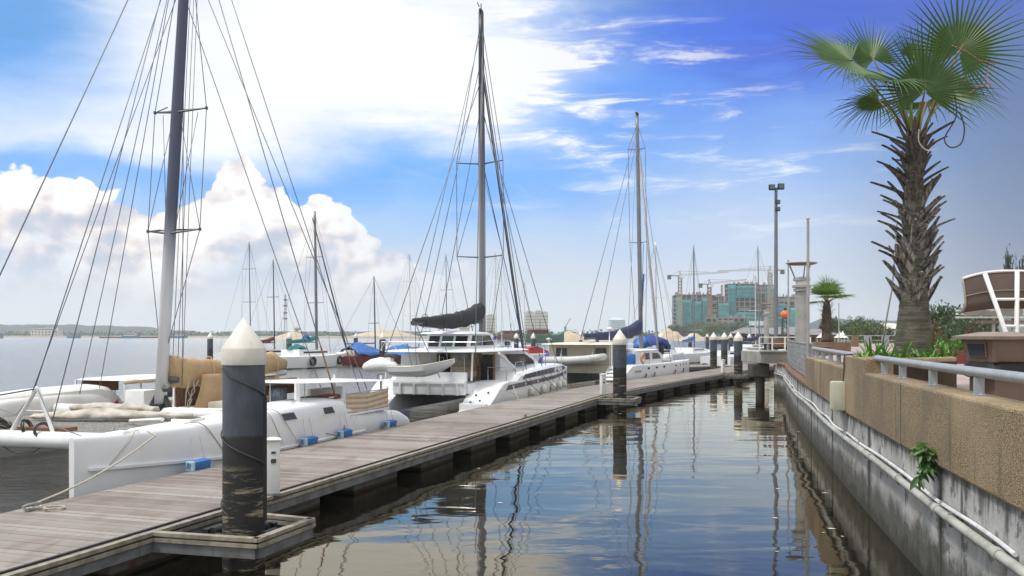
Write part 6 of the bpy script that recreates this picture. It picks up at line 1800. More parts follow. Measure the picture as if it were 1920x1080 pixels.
for k in range(5): MB().box((k * (X1 - X0) / 4, 0, .31), (.06, .05, .62)).build('railing_post', white_p, rt)
bt = thing('slatted_bench', 'brown slatted timber seat behind the landing railing', 'bench', ((1461 - 960) / F * 44.4, 44.4, 2.0))
for k in range(4): MB().box((0, .2, .14 + k * .13), (.95, .04, .1)).build('back_slat', brown_w, bt)
MB().box((0, 0, .22), (.95, .4, .05)).build('seat', brown_w, bt)
for sx in (-.4, .4): MB().box((sx, 0, .1), (.06, .36, .2)).build('leg', brown_w, bt)
for k, (x, lb) in enumerate(((X0 + .35, 'left black mooring bollard on the landing'), (X0 + .62, 'right black mooring bollard on the landing'))):
    b = thing('bollard', lb, 'bollard', (x, 43.2, 2.07), 0, 'bollards on the landing')
    MB().lathe([(.07, 0), (.06, .2), (.10, .26), (.09, .33), (.01, .35)], n=12).build('bollard_post', black, b, smooth=30)
    MB().box((0, 0, .01), (.2, .2, .02)).build('base_plate', dkgrey, b)

# ---------------------------------------------------------------- litter bin and shaded seat
t = thing('litter_bin', 'brown square litter bin with black liner behind the handrail', 'bin', (5.55, 10.25, FLOOR), R(-40 + 45 + 0))
t.rotation_euler.z = R(12)
s_ = .45
MB().loft([[(-.2, -.2, 0), (.2, -.2, 0), (.2, .2, 0), (-.2, .2, 0)], [(-.2, -.2, .62), (.2, -.2, .62), (.2, .2, .62), (-.2, .2, .62)]]).build('body', binm, t)
m_ = MB(); rings = []
for z, r in ((.565, .25), (.59, .30), (.65, .31), (.71, .28), (.748, .245)):
    rings.append([(r * math.copysign(abs(math.cos(a)) ** .45, math.cos(a)) + .012 * mnoise.noise(Vector((a * 3, z * 30, 1))), r * math.copysign(abs(math.sin(a)) ** .45, math.sin(a)) + .012 * mnoise.noise(Vector((a * 3, z * 30, 5))), z + .012 * mnoise.noise(Vector((a * 4, 2, z)))) for a in [k * math.pi / 24 + .01 for k in range(48)]])
m_.loft(rings); m_.build('bin_liner', black_bag, t, smooth=0)
m_ = MB(); m_.loft([[(-.22, -.22, .745), (.22, -.22, .745), (.22, .22, .745), (-.22, .22, .745)], [(-.262, -.262, 1.0), (.262, -.262, 1.0), (.262, .262, 1.0), (-.262, .262, 1.0)]])
hd = m_.build('hood', binm, t)
def hoodpt(x, z, o):
    r = .22 + (z - .745) / .255 * .042
    return (-r - o, x, z)
MB().slab([hoodpt(.17, .80, .004), hoodpt(-.13, .80, .004), hoodpt(-.14, .965, .004), hoodpt(.18, .965, .004)], .01).build('flap_frame', binm, hd)
MB().slab([hoodpt(.145, .815, .016), hoodpt(-.105, .815, .016), hoodpt(-.112, .95, .016), hoodpt(.152, .95, .016)], .004).build('opening', bdark, hd)
MB().tube([(-.235, -.235, .75), (-.275, -.275, 1.0)], .022, 8).build('corner_rib', binm, hd)
m_ = MB(); m_.loft([[(-.33, -.33, 1.0), (.33, -.33, 1.0), (.33, .33, 1.0), (-.33, .33, 1.0)], [(-.335, -.335, 1.035), (.335, -.335, 1.035), (.335, .335, 1.035), (-.335, .335, 1.035)], [(-.12, -.12, 1.085), (.12, -.12, 1.085), (.12, .12, 1.085), (-.12, .12, 1.085)]])
m_.build('lid', bin_lid, t)

YC = 15.2; SC = YC / F; CX = (1883 - 960) * SC
t = thing('shade_canopy', 'curved brown fabric canopy on splayed white posts behind the litter bin', 'canopy', (CX, YC, FLOOR))
def zc(py): return CZ + (HY - py) * SC - FLOOR
hw = 92 * SC
m_ = MB()
def shell(u, v):
    x = (u - .5) * 2
    top = zc(511) - .13 * abs(x) ** 2.4
    ang = v * 1.9
    return (x * hw, -.25 - .10 * math.sin(ang) + max(0, v - .8) * 1.0, top - .56 * min(v, .86) / .86 * (1 - .08 * abs(x) ** 3) - max(0, v - .86) * .4)
m_.grid(shell, 20, 10); sh = m_.build('canopy_shell', canopy_b, t, smooth=0); sh.modifiers.new('thick', 'SOLIDIFY').thickness = .025
MB().tube([Vector(shell(k / 16, 0)) + Vector((0, 0, .01)) for k in range(17)], .022, 8).build('top_trim', white_p, sh, smooth=0)
MB().tube([Vector(shell(0, k / 8)) for k in range(9)], .018, 8).build('end_trim', M('pale_brown_trim', (.3, .25, .22), .6), sh, smooth=0)
MB().tube([Vector(shell(k / 16, .48)) + Vector((0, -.012, 0)) for k in range(17)], .008, 6).build('seam', MATS['pale_brown_trim'], sh)
for (xa, ya), (xb, yb) in (((1822, 516), (1871, 650)), ((1881, 511), (1881, 650)), ((1941, 516), (1893, 650))):
    MB().tube([((xa - 1883) * SC, -.42, zc(ya)), ((xb - 1883) * SC, -.40, zc(yb)), ((xb - 1883) * SC, -.38, 0)], .036, 10).build('canopy_post', white_p, t, smooth=0)
for py, xa, xb in ((563, 1838, 1925), (612, 1858, 1905)):
    MB().tube([((xa - 1883) * SC, -.41, zc(py)), ((xb - 1883) * SC, -.41, zc(py))], .024, 8).build('cross_bar', white_p, t, smooth=0)
m_ = MB(); m_.prism([((1826 - 1883) * SC, zc(568)), ((1880 - 1883) * SC, zc(583)), ((1940 - 1883) * SC, zc(568)), ((1940 - 1883) * SC, zc(591)), ((1828 - 1883) * SC, zc(591))], 'y', .35, .38); m_.build('valance', M('pale_valance', (.36, .34, .31), .8), t)
for k in range(3): MB().box((.1, .6, zc(575) - .05 - k * .06), (1.2, .12, .03)).build('seat_slat', white_p, t)
MB().box((.3, .5, zc(603)), (1.0, .4, .05)).build('back_rail', bin_lid, t)
for sx in (.15, .85): MB().tube([(sx, .6, 0), (sx * .9, .6, zc(560))], .03, 8).build('rear_post', white_p, t)

# ---------------------------------------------------------------- trees and planting behind the promenade
def crown_mesh(r, h, n, seed, size, lobes=9):
    rg = random.Random(seed); mb = MB()
    cs = [(Vector((rg.gauss(0, .42) * r, rg.gauss(0, .42) * r, h * (.35 + .6 * rg.random()))), r * rg.uniform(.3, .55)) for _ in range(lobes)]
    for k in range(n):
        c, rr = cs[k % lobes]
        d = Vector((rg.gauss(0, 1), rg.gauss(0, 1), rg.gauss(0, .8))).normalized()
        p = c + d * rr * (rg.random() ** .35)
        a = Vector((rg.gauss(0, 1), rg.gauss(0, 1), rg.gauss(0, 1))).normalized(); b = a.cross(d + Vector((.01, 0, 0))).normalized()
        s_ = size * rg.uniform(.6, 1.3)
        mb.add([p - a * s_, p - b * s_ * .5, p + a * s_, p + b * s_ * .5], [(0, 1, 2, 3)])
    return mb
PROT = {}
def tree(nm, label, px, Y, z0, ytop, wpx, mat, seed, n=520, cat='tree', group='trees beyond the promenade'):
    x = (px - 960) / F * Y; H = CZ + (HY - ytop) / F * Y - z0; r = wpx / 2 / F * Y
    t = thing(nm, label, cat, (x, Y, z0), seed, group)
    key = (mat.name, seed % 3)
    if key not in PROT:
        m_ = crown_mesh(1.0, 1.0, 900, seed, .10)
        PROT[key] = m_.build('crown', mat, None, fix=False).data
        bpy.data.objects.remove([o for o in bpy.data.objects if o.data == PROT[key]][0])
    o = bpy.data.objects.new('crown', PROT[key]); sc.collection.objects.link(o); o.parent = t
    o.scale = (r * 1.1, r * 1.1, H * .92); o.location = (0, 0, H * .10)
    MB().tube([(0, 0, -.2), (r * .05, 0, H * .35), (0, 0, H * .7)], [r * .09, r * .07, r * .03], 6).build('trunk', bark, t)
    return t
TR = [(1768, 70, 586, 74, tree_d, 'dark tree just right of the big palm trunk'), (1800, 84, 584, 84, tree_d, 'broad dark green tree between palm and canopy'), (1838, 78, 590, 76, tree_d, 'dark tree partly behind the brown canopy'),
      (1776, 58, 606, 52, tree_m, 'bright bush at the foot of the trees by the palm'), (1808, 60, 604, 58, tree_m, 'green bush left of the litter bin'), (1842, 64, 602, 54, tree_d, 'dark bush behind the litter bin'), (1754, 52, 612, 26, tree_r, 'red flowering shrub right of the palm trunk'),
      (1814, 50, 620, 26, tree_r, 'reddish shrub above the planting bed by the bin'), (1905, 95, 500, 40, tree_d, 'tree top showing above the brown canopy'), (1762, 46, 626, 20, tree_y, 'yellow green shrub right of the palm trunk'), (1795, 44, 630, 24, tree_m, 'variegated shrub behind the planter corner'),
      (1566, 165, 606, 40, tree_m, 'tree just right of the smaller palm'), (1588, 175, 603, 46, tree_m, 'rounded tree behind the railing pillars'), (1612, 200, 600, 34, tree_d, 'dark round headed tree in the gap between the palms'), (1604, 140, 612, 34, tree_y, 'pale palm like shrub behind the brown pillar'),
      (1638, 140, 611, 34, tree_y, 'pale shrub left of the leaning pole'), (1624, 190, 608, 44, tree_m, 'low tree behind the grey pillar'), (1652, 180, 612, 44, tree_m, 'tree in front of the white shed'), (1545, 160, 610, 22, tree_d, 'dark tree hidden by the smaller palm')]
for k, (px, Y, yt, w, mt, lb) in enumerate(TR): tree('tree' if w > 34 else 'shrub', lb, px, Y, FLOOR if Y < 108 else 1.2, yt, w, mt, k + 40, cat='tree' if w > 34 else 'shrub')
t = thing('planting_bed', 'dark red brick planting bed left of the litter bin', 'planter', (16.6 * 1.0, 33.0, FLOOR))
t.location = ((1795 - 960) / F * 33, 33, FLOOR)
MB().box((0, 0, .22), (1.6, 1.2, .5), bev=.02).build('bed_wall', maroon, t); MB().box((0, 0, .475), (1.4, 1.0, .02)).build('soil', soil, t)
m_ = crown_mesh(.7, .5, 240, 77, .12); m_.build('leaves', blade_m, t, fix=False, loc=(0, 0, .42))
# far railing with pillars across the square
t = thing('square_railing', 'distant railing with stone pillars across the paved square', 'railing', (0, 0, 0))
xa, xb = (1583 - 960) / F * 80, (1690 - 960) / F * 80
for z in (.55, .98): MB().tube([(xa, 80, FLOOR + z), (xb, 80, FLOOR + z)], .05, 6).build('railing_bar', railp, t)
for px, mt in ((1603, stonew), (1627, railp), (1660, railp)):
    MB().box(((px - 960) / F * 79.9, 79.9, FLOOR + .5), (.55, .4, 1.05), bev=.02).build('pillar', mt, t)
for k, (px, lb) in enumerate(((1541, 'small white conical pile cap left of the smaller palm trunk'), (1574, 'small white conical pile cap at foot of the distant thin pole'), (1580, 'white conical pile cap right of the distant thin pole'))):  # pile caps of another pontoon, modelled as small cones on legs
    t = thing('conical_pile_cap', lb, 'pile cap', ((px - 960) / F * 118, 118, 1.2), 0, 'white conical pile caps')
    MB().lathe([(.75, 1.25), (.3, 1.6), (.02, 2.15)], n=10).build('cap_cone', white_p, t)
    for a in range(4): MB().tube([(.6 * math.cos(a * 1.57), .6 * math.sin(a * 1.57), 0), (.6 * math.cos(a * 1.57), .6 * math.sin(a * 1.57), 1.3)], .04, 5).build('cap_leg', white_p, t)
def hut(nm, label, px, Y, w, dp, h, rh, wall_, roof, z0=1.2, group='low waterfront huts'):
    t = thing(nm, label, 'building', ((px - 960) / F * Y, Y, z0), .15, group)
    b = MB().box((0, 0, h / 2), (w, dp, h)).build('wall', wall_, t)
    m_ = MB(); m_.loft([[(-w * .6, -dp * .62, h), (w * .6, -dp * .62, h), (w * .6, dp * .62, h), (-w * .6, dp * .62, h)], [(-w * .2, -dp * .1, h + rh), (w * .2, -dp * .1, h + rh), (w * .2, dp * .1, h + rh), (-w * .2, dp * .1, h + rh)]]); m_.build('roof', roof, t)
    for k in range(3): MB().box((-w * .3 + k * w * .3, -dp / 2 - .02, h * .5), (w * .16, .06, h * .5)).build('window', bdark, b)
hut('waterfront_hut', 'grey roofed hut behind the end pile', 1404, 178, 5.2, 5, 1.9, 1.2, stonew, roof_g)
hut('waterfront_hut', 'hut left of the floodlight mast base', 1440, 172, 5.5, 5, 1.8, 1.2, stonew, roof_g)
hut('waterfront_hut', 'brown hut right of the floodlight mast base', 1472, 165, 5.5, 5, 1.8, 1.3, brown_w, roof_g)
hut('waterfront_hut', 'hut with open front left of the fat lamp column', 1490, 150, 5, 5, 1.7, 1.2, stonew, roof_g)
hut('white_shed', 'white gabled shed behind the big palm trunk', 1664, 230, 7, 6, 3.2, 1.4, tower_w, tower_w, group='sheds beyond the square')
hut('low_pavilion', 'long low grey roofed pavilion among trees beyond the square', 1648, 190, 9, 6, 1.6, .9, brown_w, roof_g, group='sheds beyond the square')
hut('low_pavilion', 'grey roofed pavilion just left of the smaller palm', 1528, 135, 5, 4, 1.6, .9, brown_w, roof_g, group='sheds beyond the square')
t = thing('ball_marker', 'orange ball on a dark lattice stand behind the flagpoles', 'marker', ((1472 - 960) / F * 125, 125, 1.2))
zb = CZ + (HY - 590) / F * 125 - 1.2
MB().lathe([(.02, zb - .62)] + [(.62 * math.sin(a), zb - .62 * math.cos(a)) for a in [k * math.pi / 10 for k in range(1, 10)]] + [(.02, zb + .62)], n=18).build('orange_ball', orange, t, smooth=0)
m_ = MB()
for a in range(4):
    c, s_ = math.cos(a * 1.57 + .7), math.sin(a * 1.57 + .7); m_.tube([(c * .55, s_ * .55, 0), (c * .5, s_ * .5, zb - .5)], .09, 5)
    for k in range(5): m_.tube([(c * .55, s_ * .55, k * .8), (math.cos(a * 1.57 + 2.27) * .55, math.sin(a * 1.57 + 2.27) * .55, k * .8 + .7)], .05, 4)
m_.build('lattice_stand', dkgrey, t)
MB().box((0, 0, zb + .75), (.3, .3, .35)).build('top_light', black, t)
t = thing('white_board', 'blank white board on posts in front of the tallest netted building', 'sign', ((1418 - 960) / F * 150, 150, 1.2))
zb = CZ + (HY - 606) / F * 150 - 1.2
for sx in (-.62, .62): MB().box((sx, 0, zb), (1.15, .08, .75)).build('panel', sign_w, t)
for sx in (-.9, .9): MB().box((sx, .1, zb / 2), (.1, .1, zb)).build('sign_post', galv, t)

# ---------------------------------------------------------------- building site with green netting, cranes
def site_block(label, px0, px1, y_top, Y, dp, rot, nets, notch=0):
    x0, x1 = (px0 - 960) / F * Y, (px1 - 960) / F * Y; w = x1 - x0; H = CZ + (HY - y_top) / F * Y - 1.2
    t = thing('netted_building', label, 'building', ((x0 + x1) / 2, Y, 1.2), rot, 'high rise blocks under construction')
    nf = max(3, int(round(H / 3.1))); fh = H / nf
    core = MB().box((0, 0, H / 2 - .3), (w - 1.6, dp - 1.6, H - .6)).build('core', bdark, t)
    m_ = MB(); rg = random.Random(int(px0))
    for k in range(nf + 1):
        cut = notch if k > nf - 2 else 0
        m_.box((-cut / 2, 0, k * fh - .3 + (0 if k else .45)), (w - cut, dp, .55))
    nc = max(4, int(w / 3.4))
    for i in range(nc + 1):
        for yy in (-dp / 2 + .3, dp / 2 - .3):
            m_.box((-w / 2 + .3 + i * (w - .6) / nc, yy, H / 2 - (1.5 if (notch and i > nc - 2) else 0)), (.6, .5, H - (3 if (notch and i > nc - 2) else .4)))
    for i in range(nc):
        for k in range(nf):
            if rg.random() < .42: m_.box((-w / 2 + .3 + (i + .5) * (w - .6) / nc, -dp / 2 + .5, (k + .3) * fh), ((w - .6) / nc, .3, fh * .5))
    m_.build('concrete_frame', bconc, t)
    for k in range(9): MB().box((rg.uniform(-w / 2 + 1, w / 2 - 1), rg.uniform(-dp / 3, 0), H + .8), (rg.uniform(.3, 2.2), .5, rg.uniform(1, 2.6))).build('roof_formwork', bconc, t)
    for a, b, c, d_, mt in nets:
        m_ = MB(); nx, nz = 10, 10
        ya = -dp / 2 - .35
        m_.grid(lambda u, v: (-w / 2 + w * (a + (b - a) * u), ya - .15 * abs(math.sin(u * nx * 1.57)) + .1 * math.sin(v * 20), H * (c + (d_ - c) * v)), nx * 2, nz)
        o = m_.build('safety_net', mt, t, smooth=0); o.modifiers.new('thick', 'SOLIDIFY').thickness = .06
    return t
site_block('left netted block under construction behind the slim white masts', 1264, 1340, 553, 640, 22, -.05, [(0, .12, .05, .93, net_lt), (.13, .38, .16, .86, netm), (.40, .62, .06, .84, netm), (.64, .84, .1, .9, netm)], 6)
site_block('rounded right wing of the left netted block', 1334, 1356, 556, 634, 16, .35, [(0, .95, .25, .82, net_lt), (.1, .9, .02, .24, netm)])
site_block('tallest netted tower block under construction', 1358, 1410, 533, 650, 22, 0, [(0, .28, .02, .97, netm), (.3, .98, .72, .95, netm), (.3, .98, .12, .46, netm), (.5, .98, .05, .12, net_lt)])
site_block('right part of the tallest netted tower with open floors', 1408, 1443, 535, 655, 20, .1, [(.55, 1, .62, .96, net_lt), (0, .9, .06, .38, netm)])
site_block('right hand netted block behind the floodlight mast', 1440, 1500, 557, 645, 22, .06, [(.0, .5, .04, .5, netm), (.52, 1, .05, .72, net_lt), (.1, .5, .52, .8, netm)])
site_block('low podium with pale green netting in front of the tower', 1328, 1420, 596, 610, 20, 0, [(0, .98, .40, .62, net_lt), (.1, .6, .02, .3, netm), (.7, .98, .7, .98, netm)])
t = thing('white_hoist', 'narrow white hoist tower between the two netted blocks', 'tower', ((1357 - 960) / F * 628, 628, 1.2))
zt = CZ + (HY - 532) / F * 628 - 1.2
MB().box((0, 0, zt / 2), (1.2, 1.2, zt)).build('hoist_shaft', sign_w, t); MB().box((-1.2, 0, 6), (2.2, 1.6, 3)).build('hoist_cage', sign_w, t)
def crane(label, px, Y, ytop, pxl, pxr, ya, yb, mat):
    t = thing('tower_crane', label, 'crane', ((px - 960) / F * Y, Y, 1.2), 0, 'tower cranes over the building site')
    H = CZ + (HY - ytop) / F * Y - 1.2; zj = CZ + (HY - ya) / F * Y - 1.2; ze = CZ + (HY - yb) / F * Y - 1.2
    xl, xr = (pxl - px) / F * Y, (pxr - px) / F * Y
    m_ = MB(); s_ = 1.15
    for sx in (-s_, s_):
        for sy in (-s_, s_): m_.box((sx, sy, zj / 2), (.38, .38, zj))
    for k in range(int(zj / 2.2)):
        for sy in (-s_, s_):
            m_.tube([(-s_, sy, k * 2.2), (s_, sy, k * 2.2 + 2.2)], .16, 4); m_.tube([(s_, sy, k * 2.2), (-s_, sy, k * 2.2 + 2.2)], .16, 4)
    m_.build('mast', mat, t)
    m_ = MB(); m_.tube([(-.9, 0, zj), (0, 0, H)], .25, 5); m_.tube([(.9, 0, zj), (0, 0, H)], .25, 5); m_.build('apex', mat, t)
    m_ = MB(); L_ = xr - 0
    a, b = Vector((0, 0, zj)), Vector((xr, 0, ze))
    m_.tube([a, b], .13, 4); m_.tube([a + Vector((0, 0, 1.2)), b + Vector((0, 0, .4))], .13, 4)
    nseg = max(6, int(abs(L_) / 2))
    for k in range(nseg):
        m_.tube([a.lerp(b, k / nseg), a.lerp(b, (k + .5) / nseg) + Vector((0, 0, 1.2)), a.lerp(b, (k + 1) / nseg)], .07, 4)
    m_.build('jib', mat, t)
    m_ = MB(); m_.box((xl / 2, 0, zj), (abs(xl), 1.4, .8)); m_.build('counter_jib', galv, t)
    MB().box((xl * .92, 0, zj - 1.0), (2.4, 1.8, 3.0)).build('counterweight', conc_dk, t); MB().box((1.4, -1.2, zj - 1.0), (1.8, 1.6, 2.2)).build('cab', white_p, t)
    MB().tube([(0, 0, H), a.lerp(b, .6) + Vector((0, 0, 1.2))], .1, 4).build('tie_bar', wire, t); MB().tube([(0, 0, H), (xl * .9, 0, zj)], .1, 4).build('tie_bar', wire, t)
crane('left tower crane standing before the left netted block', 1275, 618, 508, 1253, 1366, 517, 511, crane_y)
crane('middle tower crane with shorter jib before the left netted block', 1330, 622, 524, 1312, 1400, 533, 525, M('crane_rust', (.28, .13, .08), .7))
crane('right tower crane behind the floodlight mast', 1444, 600, 499, 1469, 1345, 507, 509, crane_y)
for k, (px, Y, yt, w, mt) in enumerate(((1296, 560, 610, 38, tree_m), (1316, 548, 611, 38, tree_y), (1338, 540, 609, 42, tree_y), (1356, 545, 610, 38, tree_m), (1376, 520, 610, 38, tree_d), (1394, 530, 608, 36, tree_m), (1270, 560, 612, 22, tree_d), (1410, 470, 612, 20, tree_d), (1254, 575, 614, 22, tree_m))):
    tree('tree', ['green tree at left foot of the left netted block', 'yellowish tree before the left netted block', 'broad yellow green tree before the podium', 'green tree right of the yellow ones at the site', 'dark tree below the tallest netted tower', 'tree left of the white board', 'dark tree at the far left of the building site', 'dark tree beneath the white board', 'small tree left of the building site by the sand'][k], px, Y, 1.0, yt, w, mt, k + 3, group='trees at the building site')

# ---------------------------------------------------------------- far towers, sand, ships
def tower(nm, label, px0, px1, ytop, Y, mat, z0=1.2, bays=5, group='far towers'):
    x0, x1 = (px0 - 960) / F * Y, (px1 - 960) / F * Y; w = x1 - x0; H = CZ + (HY - ytop) / F * Y - z0
    t = thing(nm, label, 'building', ((x0 + x1) / 2, Y, z0), .12, group)
    b = MB().box((0, 0, H / 2), (w, w * .8, H)).build('wall', mat, t)
    m_ = MB(); nf = int(H / 3.3)
    for k in range(nf):
        for i in range(bays): m_.box((-w / 2 + (i + .5) * w / bays, -w * .4 - .05, 2 + k * 3.3), (w / bays * .42, .3, 1.3))
    m_.build('windows', glass_b, b)
    m_ = MB(); m_.loft([[(-w * .52, -w * .42, H), (w * .52, -w * .42, H), (w * .52, w * .42, H), (-w * .52, w * .42, H)], [(-w * .2, -w * .15, H + w * .16), (w * .2, -w * .15, H + w * .16), (w * .2, w * .15, H + w * .16), (-w * .2, w * .15, H + w * .16)]]); m_.build('roof', roof_g if mat is not tower_b else tower_b, t)
for px0, px1, yt, lb in ((984, 1001, 586, 'left cream apartment tower between the black stay and the sand'), (1003, 1016, 584, 'middle cream apartment tower right of the black stay'), (1016, 1027, 586, 'right cream apartment tower above the green ship'), (862, 880, 589, 'cream tower just left of the furled black sail head'), (912, 928, 592, 'cream tower just right of the tall dark mast')):
    tower('apartment_tower', lb, px0, px1, yt, 980, tower_w, group='cream apartment towers')
tower('office_tower', 'pale blue hazy block above the navy boom cover', 1143, 1170, 600, 1250, tower_b, bays=8)
def mound(nm, label, px0, px1, ytop, Y, mat, seed, z0=-.2):
    x0, x1 = (px0 - 960) / F * Y, (px1 - 960) / F * Y; w = x1 - x0; H = CZ + (HY - ytop) / F * Y - z0
    m_ = MB()
    def fn(u, v):
        x, y = (u - .5) * 2, (v - .5) * 2
        h_ = max(0, 1 - math.hypot(x, y)) ** .85
        h_ *= 1 + .35 * mnoise.noise(Vector((x * 3, y * 3, seed)))
        return (x * w / 2, y * w * .35, h_ * H)
    m_.grid(fn, 36, 24)
    o = m_.build(nm, mat, None, smooth=0, loc=((x0 + x1) / 2, Y, z0)); tag(o, label, 'sand heap', 'sand heaps on the far bank')
mound('sand_heap', 'large pale sand heap right of the green ship', 1030, 1108, 620, 400, sandm, 1)
mound('sand_heap', 'long low sand heap behind the blue tarpaulins', 640, 800, 617, 720, sandm, 2)
mound('sand_heap', 'sand heap behind the navy boom cover', 1090, 1180, 624, 430, sandm, 3)
mound('sand_heap', 'sand heap left of the building site trees', 1215, 1290, 615, 470, sandm, 4)
mound('sand_heap', 'small sand heap left of the white pontoon piles', 1270, 1330, 624, 430, sandm, 5)
mound('sand_heap', 'flat sandy islet behind the white sloop', 500, 600, 622, 560, sandm, 6)
def ship(nm, label, px, Y, L_, B_, H_, rz, hm, sup, supm, group=None, roofm=None):
    t = thing(nm, label, 'ship', ((px - 960) / F * Y, Y, 0), rz, group)
    hull([(-L_ / 2, B_ * .42, H_ * 1.05, .5), (-L_ * .3, B_ * .5, H_ * .95, .6), (L_ * .25, B_ * .48, H_ * .95, .6), (L_ * .42, B_ * .3, H_ * 1.15, .6), (L_ / 2, .05, H_ * 1.35, .3)], 0, HARD, 3).build('hull', hm, t, smooth=30)
    for x0, x1, z0, z1 in sup:
        c = MB().box(((x0 + x1) / 2 * L_, 0, (z0 + z1) / 2), ((x1 - x0) * L_, B_ * .7, z1 - z0)).build('deckhouse', supm, t)
        MB().box(((x0 + x1) / 2 * L_, 0, (z0 + z1) / 2 + .1), ((x1 - x0) * L_ * .9, B_ * .7 + .1, (z1 - z0) * .35)).build('window_band', glass, c)
        if roofm: MB().box(((x0 + x1) / 2 * L_, 0, z1 + .12), ((x1 - x0) * L_ * 1.15, B_ * .8, .22)).build('deckhouse_roof', roofm, c)
    MB().tube([(-L_ * .1, 0, H_), (-L_ * .1, 0, H_ * 2.6)], .12, 5).build('ship_mast', rust, t)
    return t
ship('cargo_ship', 'green hulled ship with red deckhouse roof before the cream towers', 1020, 285, 15, 4.5, 3.0, .5, green_h, [(-.35, .05, 3, 4.3)], maroon, roofm=redtile)
ship('cargo_ship', 'rust red barge left of the green ship', 966, 380, 18, 5, 3.0, .2, rust, [(-.3, .15, 2.9, 4.4)], brown_w, roofm=redtile)
ship('cargo_ship', 'blue bowed cargo ship far out at the left', 138, 745, 11, 4, 3.0, 3.3, blue_ship, [], white_p)
ship('river_barge', 'long low rusty barge between the blue bow and the small ferry', 262, 752, 66, 6, 1.5, 0, rust, [], white_p)
ship('ferry_boat', 'small blue and white ferry with red funnel, left of the big mast', 246, 742, 14, 5, 2.4, .1, blue_ship, [(-.4, .3, 2.2, 4.4), (-.2, .1, 4.4, 6.0)], white_p, roofm=redtile)
ship('ferry_boat', 'hazy blue boat just right of the big mast', 338, 748, 12, 4, 2.2, .1, blue_ship, [(-.4, .2, 2, 3.6)], white_p)
ship('cargo_ship', 'dark vessel cut by the left edge of the view', -4, 700, 8, 4, 2.8, .1, blue_ship, [(-.1, .3, 2.6, 3.6)], dkgrey)
t = thing('white_mansion', 'long white three storey building on the far left shore', 'building', ((88 - 960) / F * 1010, 1010, 1.2), .02)
for x0, x1, z1 in ((-15, 15, 6.4), (-12, 10, 9.6)):
    b = MB().box(((x0 + x1) / 2, 0, z1 / 2 if z1 < 7 else (6.4 + z1) / 2), (x1 - x0, 12, z1 if z1 < 7 else z1 - 6.4)).build('wall', tower_w, t)
    for r_ in range(2 if z1 < 7 else 1):
        for k in range(8): MB().box((x0 + 2 + k * (x1 - x0 - 4) / 7, -6.03, (1.8 + r_ * 3.1) if z1 < 7 else 7.9), (1.7, .1, 1.6)).build('window', glass, b)
MB().box((-9, 0, 10.4), (9, 10, 1.4)).build('roof', roof_g, t)
def harbour_crane(label, px, Y, ya, pxb, yb):
    t = thing('harbour_crane', label, 'crane', ((px - 960) / F * Y, Y, 1))
    tip = Vector(((pxb - px) / F * Y, 0, CZ + (HY - yb) / F * Y - 1)); zb = CZ + (HY - ya) / F * Y - 1
    MB().box((0, 0, zb / 2), (2.2, 2, zb)).build('crane_base', blue_ship, t); MB().tube([(0, 0, zb), tip], [.7, .35], 5).build('boom', galv, t); MB().tube([(-1.5, 0, zb + 4), tip], .12, 4).build('tie_bar', wire, t)
harbour_crane('harbour crane with raised boom above the sand heap', 1060, 900, 612, 1070, 597)
t = thing('lattice_mast', 'thin lattice radio mast on the far bank behind the white sloop', 'tower', P(535, 628, 620)); t.location.z = 0
m_ = MB()
for a in range(3): m_.tube([(1.4 * math.cos(a * 2.1), 1.4 * math.sin(a * 2.1), 0), (.3 * math.cos(a * 2.1), .3 * math.sin(a * 2.1), 31)], .16, 4)
for k in range(14): m_.tube([(1.3 - k * .07, 0, k * 2.2), (-.6 + k * .03, 1.0 - k * .05, k * 2.2 + 2.2)], .12, 4)
m_.build('lattice', galv, t)
for z in (14, 18, 23, 27): MB().box((0, 0, z), (2.4, 1.2, 1.0)).build('antenna', dkgrey, t)
t = thing('water_tower', 'small grey water tower on the far bank behind the white sloop', 'tower', P(557, 628, 1000)); t.location.z = 1
MB().lathe([(.8, 0), (.8, 6), (3.4, 8), (3.4, 9.5), (.5, 10.5)], n=12).build('tank', galv, t); MB().box((0, 0, 11), (.4, .4, 1.5)).build('vent', galv, t)
rg = random.Random(9); 
m_ = MB()
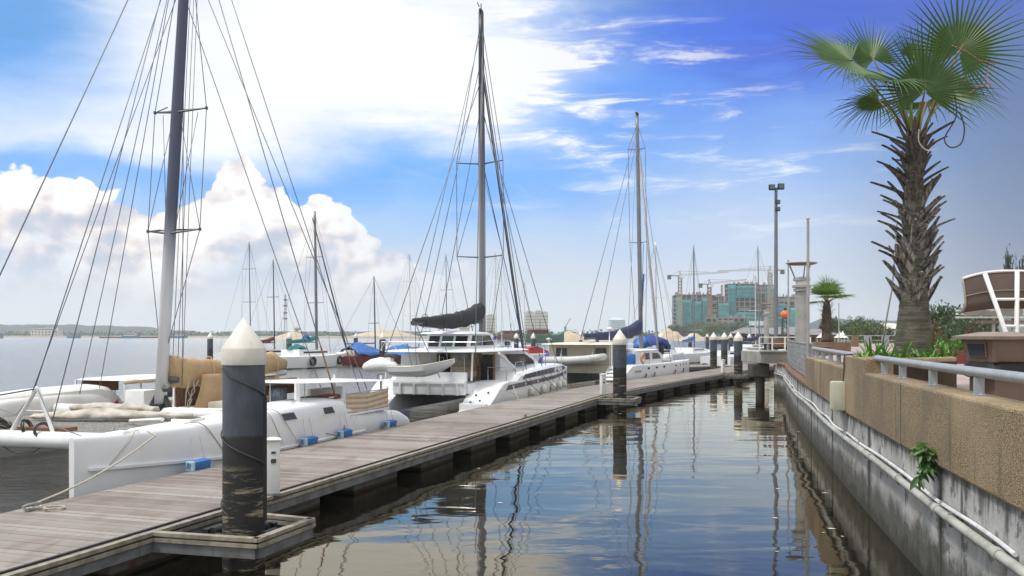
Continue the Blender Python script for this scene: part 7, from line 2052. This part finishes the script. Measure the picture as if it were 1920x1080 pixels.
for k in range(1500):
    px = rg.uniform(0, 1300); Y = rg.uniform(1080, 1250) if px < 800 else rg.uniform(760, 1000)
    x = (px - 960) / F * Y
    if px > 800 and rg.random() < .4: continue
    h_ = rg.uniform(2, 6.5); r_ = rg.uniform(2, 5)
    for q in range(5):
        p = Vector((x + rg.gauss(0, r_), Y + rg.gauss(0, r_), 1.2 + rg.random() * h_)); a = Vector((rg.gauss(0, 1), rg.gauss(0, 1), rg.gauss(0, 1))).normalized(); b = a.cross(Vector((.3, .2, 1))).normalized()
        s_ = rg.uniform(.8, 2.0); m_.add([p - a * s_, p - b * s_, p + a * s_, p + b * s_], [(0, 1, 2, 3)])
struct(m_.build('far_woodland', tree_d, None, fix=False), 'stuff')

# scraps floating along the pontoon and the wall
rg = random.Random(41); m_ = MB()
for k in range(46):
    if k % 2: 
        p, d, n = dock_at(rg.uniform(8, 46), -rg.uniform(.2, 2.6))
    else:
        p, d, n = wall_sm(rg.uniform(7, 30)); p = p - n * rg.uniform(.1, 1.6)
    a = rg.uniform(0, 3); r_ = rg.uniform(.015, .06)
    m_.add([(p.x + r_ * math.cos(a + q * 1.26) * rg.uniform(.6, 1.2), p.y + r_ * math.sin(a + q * 1.26) * rg.uniform(.6, 1.2), .006) for q in range(5)], [(0, 1, 2, 3, 4)])
struct(m_.build('floating_scraps', pale_can, None, fix=False), 'stuff')

# ---------------------------------------------------------------- damp river air
m_ = MB(); m_.box((0, 1550, 48), (6600, 3400, 104))
hz = m_.build('haze', M('haze_placeholder', (1, 1, 1)), None)
hm = bpy.data.materials.new('haze'); hm.use_nodes = True; hm.node_tree.nodes.clear()
ht_ = NT(hm.node_tree); v = ht_.n('ShaderNodeVolumePrincipled'); v.inputs['Color'].default_value = (.90, .95, 1.0, 1); v.inputs['Density'].default_value = .00024; v.inputs['Anisotropy'].default_value = .15
oo = ht_.n('ShaderNodeOutputMaterial'); ht_.put(oo.inputs['Volume'], v.outputs[0])
hz.data.materials.clear(); hz.data.materials.append(hm); struct(hz, 'stuff')
for m_n in ('haze_placeholder',):
    bpy.data.materials.remove(bpy.data.materials[m_n])
